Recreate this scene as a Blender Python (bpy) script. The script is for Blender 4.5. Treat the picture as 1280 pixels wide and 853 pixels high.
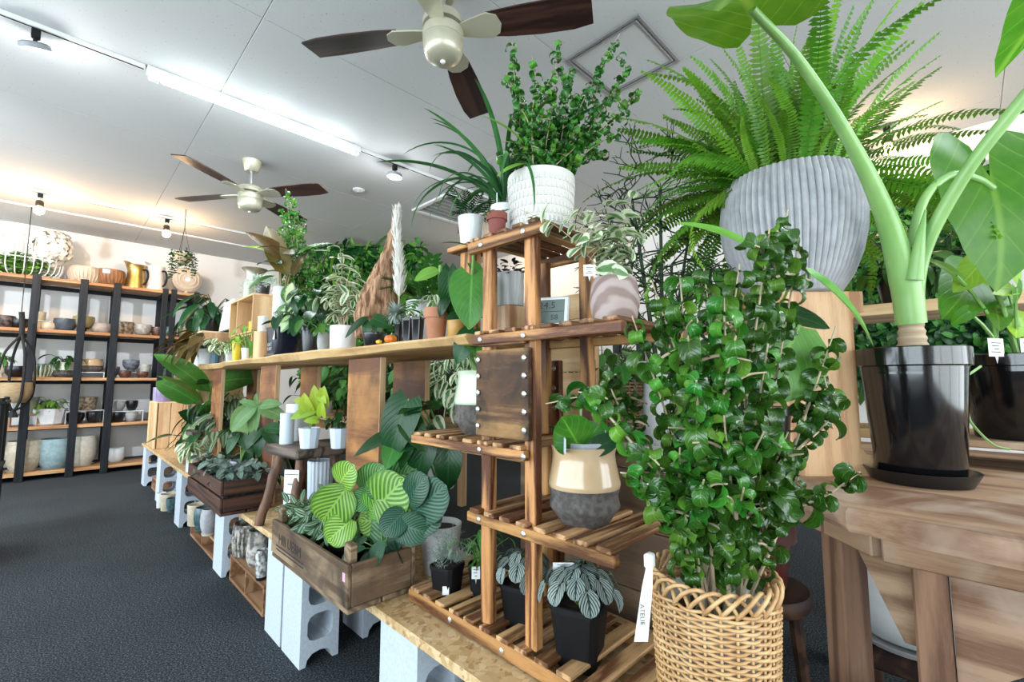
import bpy, math, random
import numpy as np
from mathutils import Vector, Matrix
for o in list(bpy.data.objects): bpy.data.objects.remove(o)
SC = bpy.context.scene
COL = SC.collection
rnd = random.Random(11)
PI = math.pi
# ------------------------------------------------------------------ camera
CAMH = 1.08
FPX = 568.9
PITCH, YAW = math.radians(5.1), math.radians(45)
cd = bpy.data.cameras.new('camera'); cam = bpy.data.objects.new('camera', cd); COL.objects.link(cam)
cd.sensor_width = 36; cd.lens = FPX*36/1280; cd.clip_start = .02
cam.location = (0, 0, CAMH); cam.rotation_euler = (PI/2+PITCH, 0, -YAW)
SC.camera = cam
# ------------------------------------------------------------------ world, daylight, exposure
W = bpy.data.worlds.new('world'); SC.world = W; W.use_nodes = True
W.node_tree.nodes['Background'].inputs[0].default_value = (.72, .84, 1, 1)
W.node_tree.nodes['Background'].inputs[1].default_value = 1.5
def area(name, loc, rot, sx, sy, power, col):
    l = bpy.data.lights.new(name, 'AREA'); l.shape = 'RECTANGLE'; l.size = sx; l.size_y = sy; l.energy = power; l.color = col
    o = bpy.data.objects.new(name, l); COL.objects.link(o); o.location = loc; o.rotation_euler = rot
    return o
# daylight entering by the two shop windows behind the camera
area('daylight_side_window', (-3.35, 2.6, 1.35), (0, -PI/2-.16, 0), 2.3, 9.6, 520, (.86, .93, 1))
area('daylight_front_window', (1.2, -3.35, 1.3), (PI/2+.28, 0, 0), 5.8, 2.3, 290, (.95, .97, 1))
SC.view_settings.view_transform = 'Standard'; SC.view_settings.look = 'None'
SC.view_settings.gamma = 1; SC.view_settings.use_curve_mapping = False
SC.view_settings.exposure = 0.0
cy = SC.cycles
cy.use_denoising = True; cy.max_bounces = 7; cy.diffuse_bounces = 2; cy.glossy_bounces = 3; cy.transmission_bounces = 4
cy.transparent_max_bounces = 8; cy.caustics_reflective = False; cy.caustics_refractive = False; cy.sample_clamp_indirect = 6

# ------------------------------------------------------------------ measuring: where a point of the photograph lies on a known plane
_F = Vector((math.sin(YAW)*math.cos(PITCH), math.cos(YAW)*math.cos(PITCH), math.sin(PITCH)))
_R = Vector((math.cos(YAW), -math.sin(YAW), 0)); _U = _R.cross(_F); _C = Vector((0, 0, CAMH))
def ray(px, py): return _F + _R*((px-640)/FPX) - _U*((py-426.5)/FPX)
def wx(px, py, X): d = ray(px, py); return _C + d*(X/d.x)
def wy(px, py, Y): d = ray(px, py); return _C + d*(Y/d.y)
def wz(px, py, Z): d = ray(px, py); return _C + d*((Z-CAMH)/d.z)
def wd(px, py, D): return _C + ray(px, py)*D
def mpp(p): return (Vector(p)-_C).dot(_F)/FPX      # metres per pixel there
# ------------------------------------------------------------------ materials
class NT:
    def __init__(s, name):
        s.m = bpy.data.materials.new(name); s.m.use_nodes = True; s.t = s.m.node_tree; s.n = s.t.nodes
        s.b = s.n['Principled BSDF']; s.out = s.n['Material Output']
    def new(s, typ, **kw):
        n = s.n.new(typ)
        for k, v in kw.items(): setattr(n, k, v)
        return n
    def put(s, sock, v):
        if hasattr(v, 'is_linked') and hasattr(v, 'node'): s.t.links.new(v, sock)
        elif v is not None: sock.default_value = v
    def math(s, op, a, b=None, c=None):
        n = s.new('ShaderNodeMath', operation=op)
        for i, v in enumerate((a, b, c)):
            if v is not None: s.put(n.inputs[i], v)
        return n.outputs[0]
    def mix(s, fac, a, b):
        n = s.new('ShaderNodeMix', data_type='RGBA'); s.put(n.inputs[0], fac)
        s.put(n.inputs[6], c4(a)); s.put(n.inputs[7], c4(b)); return n.outputs[2]
    def coords(s, scale=(1, 1, 1), rand=True, kind='Object'):
        tc = s.new('ShaderNodeTexCoord'); v = tc.outputs[kind]
        if rand:
            oi = s.new('ShaderNodeObjectInfo'); k = s.math('MULTIPLY', oi.outputs['Random'], 37.0)
            va = s.new('ShaderNodeVectorMath', operation='ADD'); s.t.links.new(v, va.inputs[0]); s.t.links.new(k, va.inputs[1]); v = va.outputs[0]
        mp = s.new('ShaderNodeMapping'); mp.inputs['Scale'].default_value = scale; s.t.links.new(v, mp.inputs[0]); return mp.outputs[0]
    def noise(s, vec, scale, detail=3, dist=0, rough=.55):
        n = s.new('ShaderNodeTexNoise'); s.t.links.new(vec, n.inputs['Vector']); n.inputs['Scale'].default_value = scale
        n.inputs['Detail'].default_value = detail; n.inputs['Distortion'].default_value = dist; n.inputs['Roughness'].default_value = rough
        return n.outputs[0]
    def ramp(s, fac, stops):
        n = s.new('ShaderNodeValToRGB'); s.put(n.inputs[0], fac); e = n.color_ramp.elements
        while len(e) < len(stops): e.new(.5)
        for el, (p, c) in zip(e, stops): el.position = p; el.color = c4(c) if not isinstance(c, (int, float)) else (c, c, c, 1)
        return n.outputs[0]
    def bump(s, h, strength, dist=.002):
        n = s.new('ShaderNodeBump'); n.inputs['Strength'].default_value = strength; n.inputs['Distance'].default_value = dist
        s.t.links.new(h, n.inputs['Height']); s.t.links.new(n.outputs[0], s.b.inputs['Normal'])
    def hsv(s, col, amt=.2, hue=.02):
        oi = s.new('ShaderNodeObjectInfo'); h = s.new('ShaderNodeHueSaturation'); s.put(h.inputs['Color'], col)
        s.put(h.inputs['Value'], s.math('MULTIPLY_ADD', oi.outputs['Random'], 2*amt, 1-amt))
        r2 = s.math('FRACT', s.math('MULTIPLY', oi.outputs['Random'], 7.31)); s.put(h.inputs['Hue'], s.math('MULTIPLY_ADD', r2, 2*hue, .5-hue))
        return h.outputs[0]
def c4(c):
    if isinstance(c, (tuple, list)): return (c[0], c[1], c[2], 1)
    return c
MATS = {}
def plain(name, col, rough=.5, metal=0, col2=None, scale=8, stretch=(1, 1, 1), bump=0, bscale=60, bdist=.002, spec=.5, coat=0, lo=.35, hi=.65, detail=3):
    if name in MATS: return MATS[name]
    N = NT(name); b = N.b; b.inputs['Roughness'].default_value = rough; b.inputs['Metallic'].default_value = metal
    b.inputs['Specular IOR Level'].default_value = spec; b.inputs['Coat Weight'].default_value = coat; b.inputs['Coat Roughness'].default_value = .08
    v = N.coords(stretch)
    if col2 is not None:
        f = N.noise(v, scale, detail); N.put(b.inputs['Base Color'], N.ramp(f, [(lo, col), (hi, col2)]))
    else: b.inputs['Base Color'].default_value = c4(col)
    if bump: N.bump(N.noise(v, bscale, 4), bump, bdist)
    MATS[name] = N.m; return N.m
def emit(name, col, s):
    N = NT(name); N.b.inputs['Base Color'].default_value = c4(col); N.b.inputs['Emission Color'].default_value = c4(col); N.b.inputs['Emission Strength'].default_value = s
    return N.m
def wood(name, c1, c2, c3=None, axis=0, scale=1, rough=.55, dirt=0, knots=.5, bump=.25, rings=26, dscale=3.2):
    """grain running along local AXIS; c1 light, c2 dark late wood, c3 stain"""
    N = NT(name); st = [7.0, 7.0, 7.0]; st[axis] = .55
    v = N.coords(tuple(x*scale for x in st))
    w = N.noise(v, 1.1, 2, knots)
    ring = N.math('SINE', N.math('MULTIPLY', w, rings)); ring = N.math('MULTIPLY_ADD', ring, .5, .5)
    fine = N.math('MULTIPLY_ADD', N.noise(v, 38, 3, 0, .7), .5, N.math('MULTIPLY', N.noise(v, 9, 4), .5)); fine = N.math('MULTIPLY_ADD', fine, 2.4, -.7); f = N.math('MULTIPLY_ADD', fine, .45, N.math('MULTIPLY', ring, .55))
    col = N.ramp(f, [(.25, c1), (.72, c2)])
    v2 = N.coords((1.6, 1.6, 1.6))
    if c3 is not None: col = N.mix(N.ramp(N.noise(v2, dscale, 4, .6), [(.5-.2*dirt, 0), (.75, 1)]), col, c3)
    col = N.hsv(col, .14, .006)
    N.put(N.b.inputs['Base Color'], col); N.b.inputs['Roughness'].default_value = rough; N.b.inputs['Specular IOR Level'].default_value = .35
    N.bump(f, bump, .0015); MATS[name] = N.m; return N.m
def leafmat(name, dark, light, mode='plain', rough=.32, n=7, k=.45, amt=.22, edge=None, transl=.18, spec=.32):
    """UV: u across the blade, v along it"""
    N = NT(name); uv = N.new('ShaderNodeUVMap'); sp = N.new('ShaderNodeSeparateXYZ'); N.t.links.new(uv.outputs[0], sp.inputs[0])
    u = N.math('ABSOLUTE', N.math('MULTIPLY_ADD', sp.outputs[0], 2.0, -1.0)); vv = sp.outputs[1]
    geo = N.new('ShaderNodeNewGeometry'); nz = N.noise(geo.outputs['Position'], 23, 3)
    lat = N.math('FRACT', N.math('MULTIPLY', N.math('SUBTRACT', vv, N.math('MULTIPLY', u, k)), float(n)))   # lateral veins
    tri = N.math('ABSOLUTE', N.math('MULTIPLY_ADD', lat, 2.0, -1.0))                                          # 1 at a vein, 0 between
    mid = N.ramp(u, [(.02, 1), (.07, 0)])
    base = N.mix(N.ramp(nz, [(.3, 0), (.7, 1)]), dark, tuple(.72*a+.28*b for a, b in zip(dark, light)))
    if mode == 'plain':
        vein = N.ramp(tri, [(.88, 0), (.97, .35)]); col = N.mix(N.math('MAXIMUM', vein, N.math('MULTIPLY', mid, .7)), base, light)
    elif mode == 'stripe':      # pale bands between dark lateral veins
        col = N.mix(N.math('MULTIPLY', N.ramp(tri, [(.34, 1), (.58, 0)]), N.ramp(u, [(.80, 1), (.95, .25)])), base, light); col = N.mix(mid, col, light)
    elif mode == 'long':        # silver stripes along the blade
        col = N.mix(N.ramp(u, [(.1, 0), (.2, 1), (.5, 1), (.62, 0)]), base, light)
    elif mode == 'edge':        # pale irregular margin
        uu = N.math('MULTIPLY_ADD', nz, .9, u); col = N.mix(N.ramp(uu, [(.82, 0), (.92, 1)]), base, light)
    elif mode == 'centre':      # pale centre, green margin
        uu = N.math('MULTIPLY_ADD', N.noise(geo.outputs['Position'], 140, 2), .7, u); col = N.mix(N.ramp(uu, [(.86, 1), (1.1, 0)]), base, light)
    elif mode == 'silver':      # silver blade, dark sunken veins
        col = N.mix(N.math('MAXIMUM', N.ramp(tri, [(.5, 0), (.72, 1)]), N.ramp(u, [(.05, 1), (.16, 0)])), light, dark)
    elif mode == 'net':
        col = N.mix(N.math('MAXIMUM', N.ramp(tri, [(.6, 0), (.85, .9)]), mid), base, light)
    if edge: col = N.mix(N.ramp(u, [(.93, 0), (.97, 1)]), col, edge)
    col = N.hsv(col, amt, .018)
    N.put(N.b.inputs['Base Color'], col); N.b.inputs['Roughness'].default_value = rough; N.b.inputs['Specular IOR Level'].default_value = spec
    N.bump(N.math('SUBTRACT', 1.0, N.math('POWER', tri, 6.0)), .35, .001)
    if transl:
        tr = N.new('ShaderNodeBsdfTranslucent'); h = N.new('ShaderNodeHueSaturation'); N.put(h.inputs['Color'], col); h.inputs['Value'].default_value = 1.5; h.inputs['Hue'].default_value = .485
        N.t.links.new(h.outputs[0], tr.inputs[0]); mx = N.new('ShaderNodeMixShader'); mx.inputs[0].default_value = transl
        N.t.links.new(N.b.outputs[0], mx.inputs[1]); N.t.links.new(tr.outputs[0], mx.inputs[2]); N.t.links.new(mx.outputs[0], N.out.inputs[0])
    MATS[name] = N.m; return N.m
# ------------------------------------------------------------------ meshes
def link(o, parent=None):
    COL.objects.link(o)
    if parent is not None: o.parent = parent
    return o
class MB:
    def __init__(s): s.v = []; s.f = []; s.m = []
    def add(s, vs, fs, m=0):
        o = len(s.v); s.v += [tuple(x) for x in vs]; s.f += [tuple(i+o for i in f) for f in fs]; s.m += [m]*len(fs); return s
    def box(s, c, d, m=0, b=.003, M=None, taper=1):
        """box with chamfered edges; c centre, d full size"""
        hx, hy, hz = [x/2 for x in d]; b = min(b, hx*.45, hy*.45, hz*.45); V = []; ix = {}
        for sx in (-1, 1):
            for sy in (-1, 1):
                for sz in (-1, 1):
                    t = taper if sz < 0 else 1
                    for a, (x, y, z) in enumerate(((hx, hy-b, hz-b), (hx-b, hy, hz-b), (hx-b, hy-b, hz))):
                        ix[sx, sy, sz, a] = len(V); V.append(Vector((sx*x*t, sy*y*t, sz*z)))
        F = []
        S = (-1, 1)
        for q in S:
            F.append([ix[q, y, z, 0] for y, z in ((-1, -1), (1, -1), (1, 1), (-1, 1))][::q])
            F.append([ix[x, q, z, 1] for x, z in ((-1, -1), (-1, 1), (1, 1), (1, -1))][::q])
            F.append([ix[x, y, q, 2] for x, y in ((-1, -1), (1, -1), (1, 1), (-1, 1))][::q])
        for p in S:
            for q in S:
                g = p*q
                F.append([ix[p, q, -1, 0], ix[p, q, -1, 1], ix[p, q, 1, 1], ix[p, q, 1, 0]][::g])
                F.append([ix[p, -1, q, 0], ix[p, 1, q, 0], ix[p, 1, q, 2], ix[p, -1, q, 2]][::g])
                F.append([ix[-1, p, q, 1], ix[-1, p, q, 2], ix[1, p, q, 2], ix[1, p, q, 1]][::g])
                for r in S: F.append([ix[p, q, r, 0], ix[p, q, r, 1], ix[p, q, r, 2]][::g*r])
        c = Vector(c)
        V = [(M @ v if M else v)+c for v in V]
        return s.add(V, F, m)
    def tube(s, pts, r, n=6, m=0, cap=True):
        pts = [Vector(p) for p in pts]; k = len(pts); R = r if isinstance(r, (list, tuple)) else [r]*k
        t0 = (pts[1]-pts[0]).normalized(); u = t0.orthogonal().normalized(); V = []; F = []
        for i, p in enumerate(pts):
            t = (pts[min(i+1, k-1)]-pts[max(i-1, 0)])
            t = t.normalized() if t.length > 1e-9 else t0
            u = (u-t*u.dot(t)); u = u.normalized() if u.length > 1e-6 else t.orthogonal().normalized(); w = t.cross(u)
            for j in range(n): a = 2*PI*j/n; V.append(p+(u*math.cos(a)+w*math.sin(a))*R[i])
        for i in range(k-1):
            for j in range(n): j2 = (j+1) % n; F.append((i*n+j, i*n+j2, (i+1)*n+j2, (i+1)*n+j))
        if cap: F.append(tuple(range(n))[::-1]); F.append(tuple(range((k-1)*n, k*n)))
        return s.add(V, F, m)
    def lathe(s, prof, seg=28, c=(0, 0, 0), ms=None, fl=None, M=None, sq=0, rot=0):
        """prof [(r,z)..]; ms material per profile segment; fl(angle, r, z) -> r; sq>0 makes it a rounded square"""
        V = []; F = []; mi = []; c = Vector(c); rows = []
        for (r, z) in prof:
            if r < 1e-6: rows.append([len(V)]); V.append(Vector((0, 0, z)))
            else:
                row = []
                for j in range(seg):
                    a = 2*PI*(j+.5*(sq > 0))/seg; rr = fl(a, r, z) if fl else r
                    if sq: rr = rr/((abs(math.cos(a))**sq+abs(math.sin(a))**sq)**(1/sq))
                    row.append(len(V)); V.append(Vector((rr*math.cos(a+rot), rr*math.sin(a+rot), z)))
                rows.append(row)
        for i in range(len(rows)-1):
            A, B = rows[i], rows[i+1]; mm = ms[i] if ms else 0
            for j in range(seg):
                j2 = (j+1) % seg
                if len(A) == 1 and len(B) == 1: continue
                if len(A) == 1: f = (A[0], B[j2], B[j])
                elif len(B) == 1: f = (A[j], A[j2], B[0])
                else: f = (A[j], A[j2], B[j2], B[j])
                F.append(f); mi.append(mm)
        o = len(s.v); s.v += [tuple((M @ v if M else v)+c) for v in V]; s.f += [tuple(i+o for i in f) for f in F]; s.m += mi
        return s
    def poly(s, outline, z0, z1, m=0):
        n = len(outline); V = [(x, y, z0) for x, y in outline]+[(x, y, z1) for x, y in outline]
        F = [tuple(range(n))[::-1], tuple(range(n, 2*n))]+[(i, (i+1) % n, n+(i+1) % n, n+i) for i in range(n)]
        return s.add(V, F, m)
    def mesh(s, name, mats, smooth=40):
        me = bpy.data.meshes.new(name); me.from_pydata(s.v, [], s.f)
        for m in (mats if isinstance(mats, (list, tuple)) else [mats]): me.materials.append(m)
        if any(s.m): me.polygons.foreach_set('material_index', s.m)
        if smooth:
            me.polygons.foreach_set('use_smooth', [True]*len(s.f))
            if smooth < 180: me.set_sharp_from_angle(angle=math.radians(smooth))
        me.update(); return me
    def obj(s, name, mats, parent=None, smooth=40, loc=None, rz=None):
        o = bpy.data.objects.new(name, s.mesh(name, mats, smooth)); link(o, parent)
        if loc is not None: o.location = loc
        if rz is not None: o.rotation_euler = (0, 0, rz)
        return o
_boxes = {}
def boxpart(name, c, d, mat, parent=None, b=.003, rot=None):
    """chamfered box as an object of its own; alike boxes share their mesh"""
    key = (tuple(round(x, 4) for x in d), mat.name, b)
    if key not in _boxes: _boxes[key] = MB().box((0, 0, 0), d, 0, b).mesh(name, mat, 0)
    o = bpy.data.objects.new(name, _boxes[key]); link(o, parent); o.location = c
    if rot is not None: o.rotation_euler = rot
    return o
def tag(o, label, cat, group=None, kind=None):
    o['label'] = label; o['category'] = cat
    if group: o['group'] = group
    if kind: o['kind'] = kind
    return o
def thing(name, label, cat, loc=(0, 0, 0), rz=0, group=None):
    o = bpy.data.objects.new(name, None); COL.objects.link(o); o.location = loc; o.rotation_euler = (0, 0, rz); o.empty_display_size = .05
    return tag(o, label, cat, group)
def struct(o): o['kind'] = 'structure'; return o
def bez(a, b, c, n=7):
    a, b, c = Vector(a), Vector(b), Vector(c)
    return [a*(1-t)**2+b*2*t*(1-t)+c*t*t for t in [i/(n-1) for i in range(n)]]
def spline(pts, n=5):
    """Catmull-Rom through the points"""
    P = [Vector(p) for p in pts]; P = [P[0]*2-P[1]]+P+[P[-1]*2-P[-2]]; out = []
    for i in range(1, len(P)-2):
        for j in range(n):
            t = j/n; a, b, c, d = P[i-1:i+3]
            out.append(.5*((2*b)+(c-a)*t+(2*a-5*b+4*c-d)*t*t+(3*b-a-3*c+d)*t**3))
    return out+[P[-2]]
# ------------------------------------------------------------------ leaves
def leafmesh(name, mat, L=1, Wd=.5, a=.6, b=.8, lobe=0, fold=.25, droop=.6, wave=0, nv=8, nu=4, cup=0, twist=0):
    """blade along +Y, upper side +Z; droop = radians it bends down over its length"""
    V = []; F = []; UV = []; tm = a/(a+b); norm = tm**a*(1-tm)**b
    y = z = 0.0; rows = []
    for i in range(nv+1):
        t = i/nv; ang = droop*t
        if i: y += math.cos(droop*(t-.5/nv))*L/nv; z -= math.sin(droop*(t-.5/nv))*L/nv
        tt = min(max(t, .012 if lobe or a < .35 else .0), .995 if b < .35 else 1); w = Wd/2*L*(tt**a*(1-tt)**b)/norm if 0 < tt < 1 else 0
        ca, sa = math.cos(ang), math.sin(ang)
        for j in range(nu+1):
            u = -1+2*j/nu; au = abs(u)
            back = lobe*L*(1-t)**3*au**1.2
            h = fold*au*w + cup*au*au*w + wave*L*math.sin(t*19+j*2.4)*au*.5
            x = u*w; yy = y-back; zz = z
            V.append((x, yy+h*sa, zz+h*ca)); UV.append((j/nu, t))
    n1 = nu+1
    for i in range(nv):
        for j in range(nu): F.append((i*n1+j, i*n1+j+1, (i+1)*n1+j+1, (i+1)*n1+j))
    if twist:
        V = [(x*math.cos(twist*yy)-zz*math.sin(twist*yy), yy, x*math.sin(twist*yy)+zz*math.cos(twist*yy)) for x, yy, zz in V]
    me = bpy.data.meshes.new(name); me.from_pydata(V, [], F); me.materials.append(mat)
    uv = me.uv_layers.new(name='UVMap'); lp = np.zeros(len(me.loops), dtype=np.int32); me.loops.foreach_get('vertex_index', lp)
    uv.data.foreach_set('uv', np.array(UV, dtype=np.float32)[lp].ravel())
    me.polygons.foreach_set('use_smooth', [True]*len(F)); me.update()
    return me
def frame(p, d, n, s=1.0, sw=1.0):
    d = Vector(d).normalized(); n = Vector(n); n = n-d*n.dot(d)
    n = n.normalized() if n.length > 1e-5 else d.orthogonal().normalized()
    x = d.cross(n)
    return Matrix(((x.x*s*sw, d.x*s, n.x*s, p[0]), (x.y*s*sw, d.y*s, n.y*s, p[1]), (x.z*s*sw, d.z*s, n.z*s, p[2]), (0, 0, 0, 1)))
def leafobj(me, parent, M, name='leaf'):
    o = bpy.data.objects.new(name, me); COL.objects.link(o); o.parent = parent; o.matrix_basis = M; return o
def joinleaves(name, items, parent=None, kind='stuff'):
    """items [(mesh, Matrix)] -> one mesh object; what is past the limit or too small to pick apart"""
    if not items: return None
    by = {}
    for me, M in items: by.setdefault(me.name, (me, []))[1].append(np.array(M, dtype=np.float64))
    VV = []; LL = []; ST = []; UU = []; off = 0; MI = []; mats = []; lo = 0
    for me, Ms in by.values():
        nv = len(me.vertices); v = np.zeros(nv*3); me.vertices.foreach_get('co', v); v = np.c_[v.reshape(-1, 3), np.ones(nv)]
        li = np.zeros(len(me.loops), dtype=np.int64); me.loops.foreach_get('vertex_index', li)
        ls = np.zeros(len(me.polygons), dtype=np.int64); me.polygons.foreach_get('loop_start', ls)
        uv = np.zeros(len(me.loops)*2)
        if me.uv_layers: me.uv_layers[0].data.foreach_get('uv', uv)
        m = me.materials[0]
        if m not in mats: mats.append(m)
        A = np.array(Ms); w = np.einsum('kij,nj->kni', A, v)[:, :, :3]; k = len(Ms)
        VV.append(w.reshape(-1, 3)); LL.append((li[None, :]+(np.arange(k)*nv)[:, None]+off).ravel())
        ST.append((ls[None, :]+(np.arange(k)*len(li))[:, None]+lo).ravel()); UU.append(np.tile(uv, k)); MI.append(np.full(k*len(ls), mats.index(m)))
        off += nv*k; lo += len(li)*k
    V = np.concatenate(VV); L = np.concatenate(LL); S = np.concatenate(ST)
    me = bpy.data.meshes.new(name); me.vertices.add(len(V)); me.vertices.foreach_set('co', V.ravel().astype(np.float32))
    me.loops.add(len(L)); me.loops.foreach_set('vertex_index', L.astype(np.int32))
    me.polygons.add(len(S)); me.polygons.foreach_set('loop_start', S.astype(np.int32)); me.polygons.foreach_set('material_index', np.concatenate(MI).astype(np.int32))
    me.polygons.foreach_set('use_smooth', np.ones(len(S), dtype=bool))
    uvl = me.uv_layers.new(name='UVMap'); uvl.data.foreach_set('uv', np.concatenate(UU).astype(np.float32))
    for m in mats: me.materials.append(m)
    me.update(calc_edges=True); me.validate()
    o = bpy.data.objects.new(name, me); link(o, parent)
    if kind: o['kind'] = kind
    return o
def putleaves(root, items, join=False, cap=290, name='leaf'):
    if join: return joinleaves('foliage', items, root)
    if len(items) > cap:
        items = sorted(items, key=lambda q: (root.location+Vector(q[1].translation)-_C).length)
        joinleaves('foliage', items[cap:], root); items = items[:cap]
    for me, M in items: leafobj(me, root, M, name)
def azv(a): return Vector((math.cos(a), math.sin(a), 0))
def bush(root, z0, n, leaves, pl=(.05, .1), el=(20, 80), L=(.8, 1.2), tilt=(10, 60), r0=.01, stem=None, sr=.002, join=False, az=None, bow=.5, c=(0, 0), roll=.35, up=1.0, cap=290):
    """n leaves on stalks of their own rising from the soil; el and tilt in degrees"""
    items = []; mb = MB()
    for i in range(n):
        a = i*2.39996+rnd.uniform(-.5, .5) if az is None else rnd.uniform(*az)
        h = azv(a); e = math.radians(rnd.uniform(*el)); l = rnd.uniform(*pl)
        p0 = Vector((c[0], c[1], z0))+h*r0*rnd.random(); p2 = p0+h*math.cos(e)*l+Vector((0, 0, math.sin(e)*l))
        p1 = p0+h*math.cos(e)*l*(.5-bow*.5)+Vector((0, 0, math.sin(e)*l*(.5+bow*.4)))
        if stem is not None: mb.tube(bez(p0, p1, p2, 5), [sr*1.2, sr*1.1, sr, sr*.9, sr*.8], 5)
        t = math.radians(rnd.uniform(*tilt)); a2 = a+rnd.uniform(-.5, .5); h2 = azv(a2)
        d = h2*math.cos(t)-Vector((0, 0, 1))*math.sin(t); nn = h2*math.sin(t)+Vector((0, 0, up))*math.cos(t)+Vector((rnd.uniform(-roll, roll), rnd.uniform(-roll, roll), 0))
        items.append((rnd.choice(leaves), frame(p2, d, nn, rnd.uniform(*L))))
    if stem is not None and mb.v: mb.obj('stems', stem, root, 60)
    putleaves(root, items, join, cap); return items
def branchify(stems, n, L, up=.35, lo=.3):
    """side twigs for each stem"""
    out = []
    for pts in stems:
        ps = spline(pts, 6)
        for i in range(n):
            t = rnd.uniform(lo, .95); p = ps[int(t*(len(ps)-1))]; d = (azv(rnd.uniform(0, 6.28))+Vector((0, 0, rnd.uniform(-.3, 1)*up*2))).normalized(); l = rnd.uniform(*L)
            out.append([p, p+d*l*.5+Vector((0, 0, l*.12)), p+d*l])
    return stems+out
def twigs(root, stems, leaves, gap=.02, L=(.8, 1.2), start=.15, stem=None, sr=.002, join=False, cap=290, whorl=2, out=.6, up=.2, name='stem', taper=.35, one=False):
    """stems: polylines; leaves set along each"""
    items = []; allmb = MB()
    for pts in stems:
        ps = spline(pts, 6); k = len(ps); mb = allmb if one else MB()
        mb.tube(ps, [sr*(1-(1-taper)*i/(k-1)) for i in range(k)], 5)
        if not one: mb.obj(name, stem, root, 60)
        tot = 0; seg = [(ps[i+1]-ps[i]).length for i in range(k-1)]; tl = sum(seg); nxt = tl*start; ph = rnd.uniform(0, 6)
        for i in range(k-1):
            while nxt <= tot+seg[i] and seg[i] > 0:
                p = ps[i].lerp(ps[i+1], (nxt-tot)/seg[i]); t = (ps[i+1]-ps[i]).normalized(); u = t.orthogonal().normalized(); w = t.cross(u)
                for q in range(whorl if whorl == 1 or rnd.random() < .72 else 1):
                    a = ph+q*2*PI/whorl+rnd.uniform(-.4, .4); side = u*math.cos(a)+w*math.sin(a)
                    d = side*out+t*(1-out)+Vector((0, 0, up-.25*rnd.random()))
                    nn = t+Vector((rnd.uniform(-.5, .5), rnd.uniform(-.5, .5), .6))
                    items.append((rnd.choice(leaves), frame(p, d, nn, rnd.uniform(*L))))
                ph += 1.9; nxt += gap*rnd.uniform(.7, 1.3)
            tot += seg[i]
    if one and allmb.v: allmb.obj('stems', stem, root, 60)
    putleaves(root, items, join, cap); return items
# ------------------------------------------------------------------ pots
def pot(root, kind, r, h, mat, mat2=None, soil=True, name='pot', seg=28, z=0, c=(0, 0), rot=0):
    """outer profile by kind, wall and inside; r = largest radius"""
    t = min(.004+.03*r, .008); ms = None; fl = None; sq = 0; smooth = 40
    P = {'cyl': [(.86, 0), (.88, .02), (1, 1)], 'straight': [(.93, 0), (.97, .03), (1, 1)], 'cone': [(.72, 0), (.75, .02), (1, 1)],
         'nursery': [(.74, 0), (.76, .02), (.93, .86), (1, .87), (1, 1)], 'terracotta': [(.68, 0), (.71, .02), (.87, .68), (1, .69), (1, 1)],
         'round': [(.55, 0), (.68, .04), (.92, .3), (1, .55), (.95, .82), (.84, 1)], 'egg': [(.60, 0), (.66, .02), (.9, .28), (1, .55), (.97, .78), (.86, 1)],
         'bowl': [(.5, 0), (.62, .04), (.9, .4), (1, .75), (.97, 1)], 'foot': [(.55, 0), (.5, .12), (.45, .2), (.75, .3), (.96, .55), (1, .8), (.96, 1)],
         'square': [(.72, 0), (.74, .02), (.96, .9), (1, .91), (1, 1)], 'cube': [(.82, 0), (.85, .03), (1, 1)], 'facet': [(.74, 0), (.78, .03), (1, 1)],
         'tulip': [(.80, 0), (.98, .2), (1, .42), (.99, .44), (.97, .5), (.88, .75), (.87, .93), (.9, 1)],
         'twotone': [(.6, 0), (.67, .02), (.84, .15), (.94, .2), (.97, .24), (.93, .32), (.93, .40), (.98, .48), (1.0, .52), (.99, .55), (.88, .8), (.86, .92), (.9, 1)],
         'waist': [(.78, 0), (.82, .03), (.99, .42), (1, .55), (.93, .85), (.86, 1)], 'belly': [(.62, 0), (.66, .02), (.85, .22), (.97, .45), (1, .6), (.98, .8), (.93, 1)]}[kind]
    P = [(a*r, b*h) for a, b in P]
    if kind in ('square', 'cube'): sq = 8; seg = 24
    if kind == 'facet': seg = 10; smooth = 20
    n = len(P); top = P[-1]
    inner = [(top[0]-t*.5, h+t*.35), (top[0]-t, h-.001), (P[-2][0]-t*1.2 if n > 2 else top[0]-t, h*.80), (top[0]*.55, h*.5 if not soil else h*.78), (0, h*.5 if not soil else h*.78)]
    pr = [(0, 0)]+P+inner
    if mat2 is not None and kind in ('twotone', 'tulip'):
        cut = .5 if kind == 'twotone' else .43; ms = [1 if (pr[i][1]+pr[i+1][1])/2 < cut*h and i < n else 0 for i in range(len(pr)-1)]
    elif mat2 is not None: ms = [0]*(n+1)+[1]*(len(pr)-n-2)
    mb = MB().lathe(pr, seg, (c[0], c[1], z), ms, fl, None, sq, rot); o = mb.obj(name, [mat, mat2] if mat2 else mat, root, smooth)
    if soil:
        rs = top[0]-t*1.1
        MB().lathe([(0, h*.9+.004), (rs*.5, h*.9+.003), (rs*.98, h*.9), (rs*.98, h*.84), (0, h*.84)], 20 if not sq else 24, (c[0], c[1], z), None, None, None, sq, rot).obj('soil', M_soil, root, 40)
    return o
def saucer(root, r, h, mat, z=0, name='saucer', c=(0, 0)):
    return MB().lathe([(0, 0), (r*.86, 0), (r, h), (r-.004, h), (r*.85, .004), (0, .004)], 28, (c[0], c[1], z)).obj(name, mat, root, 40)
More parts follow.
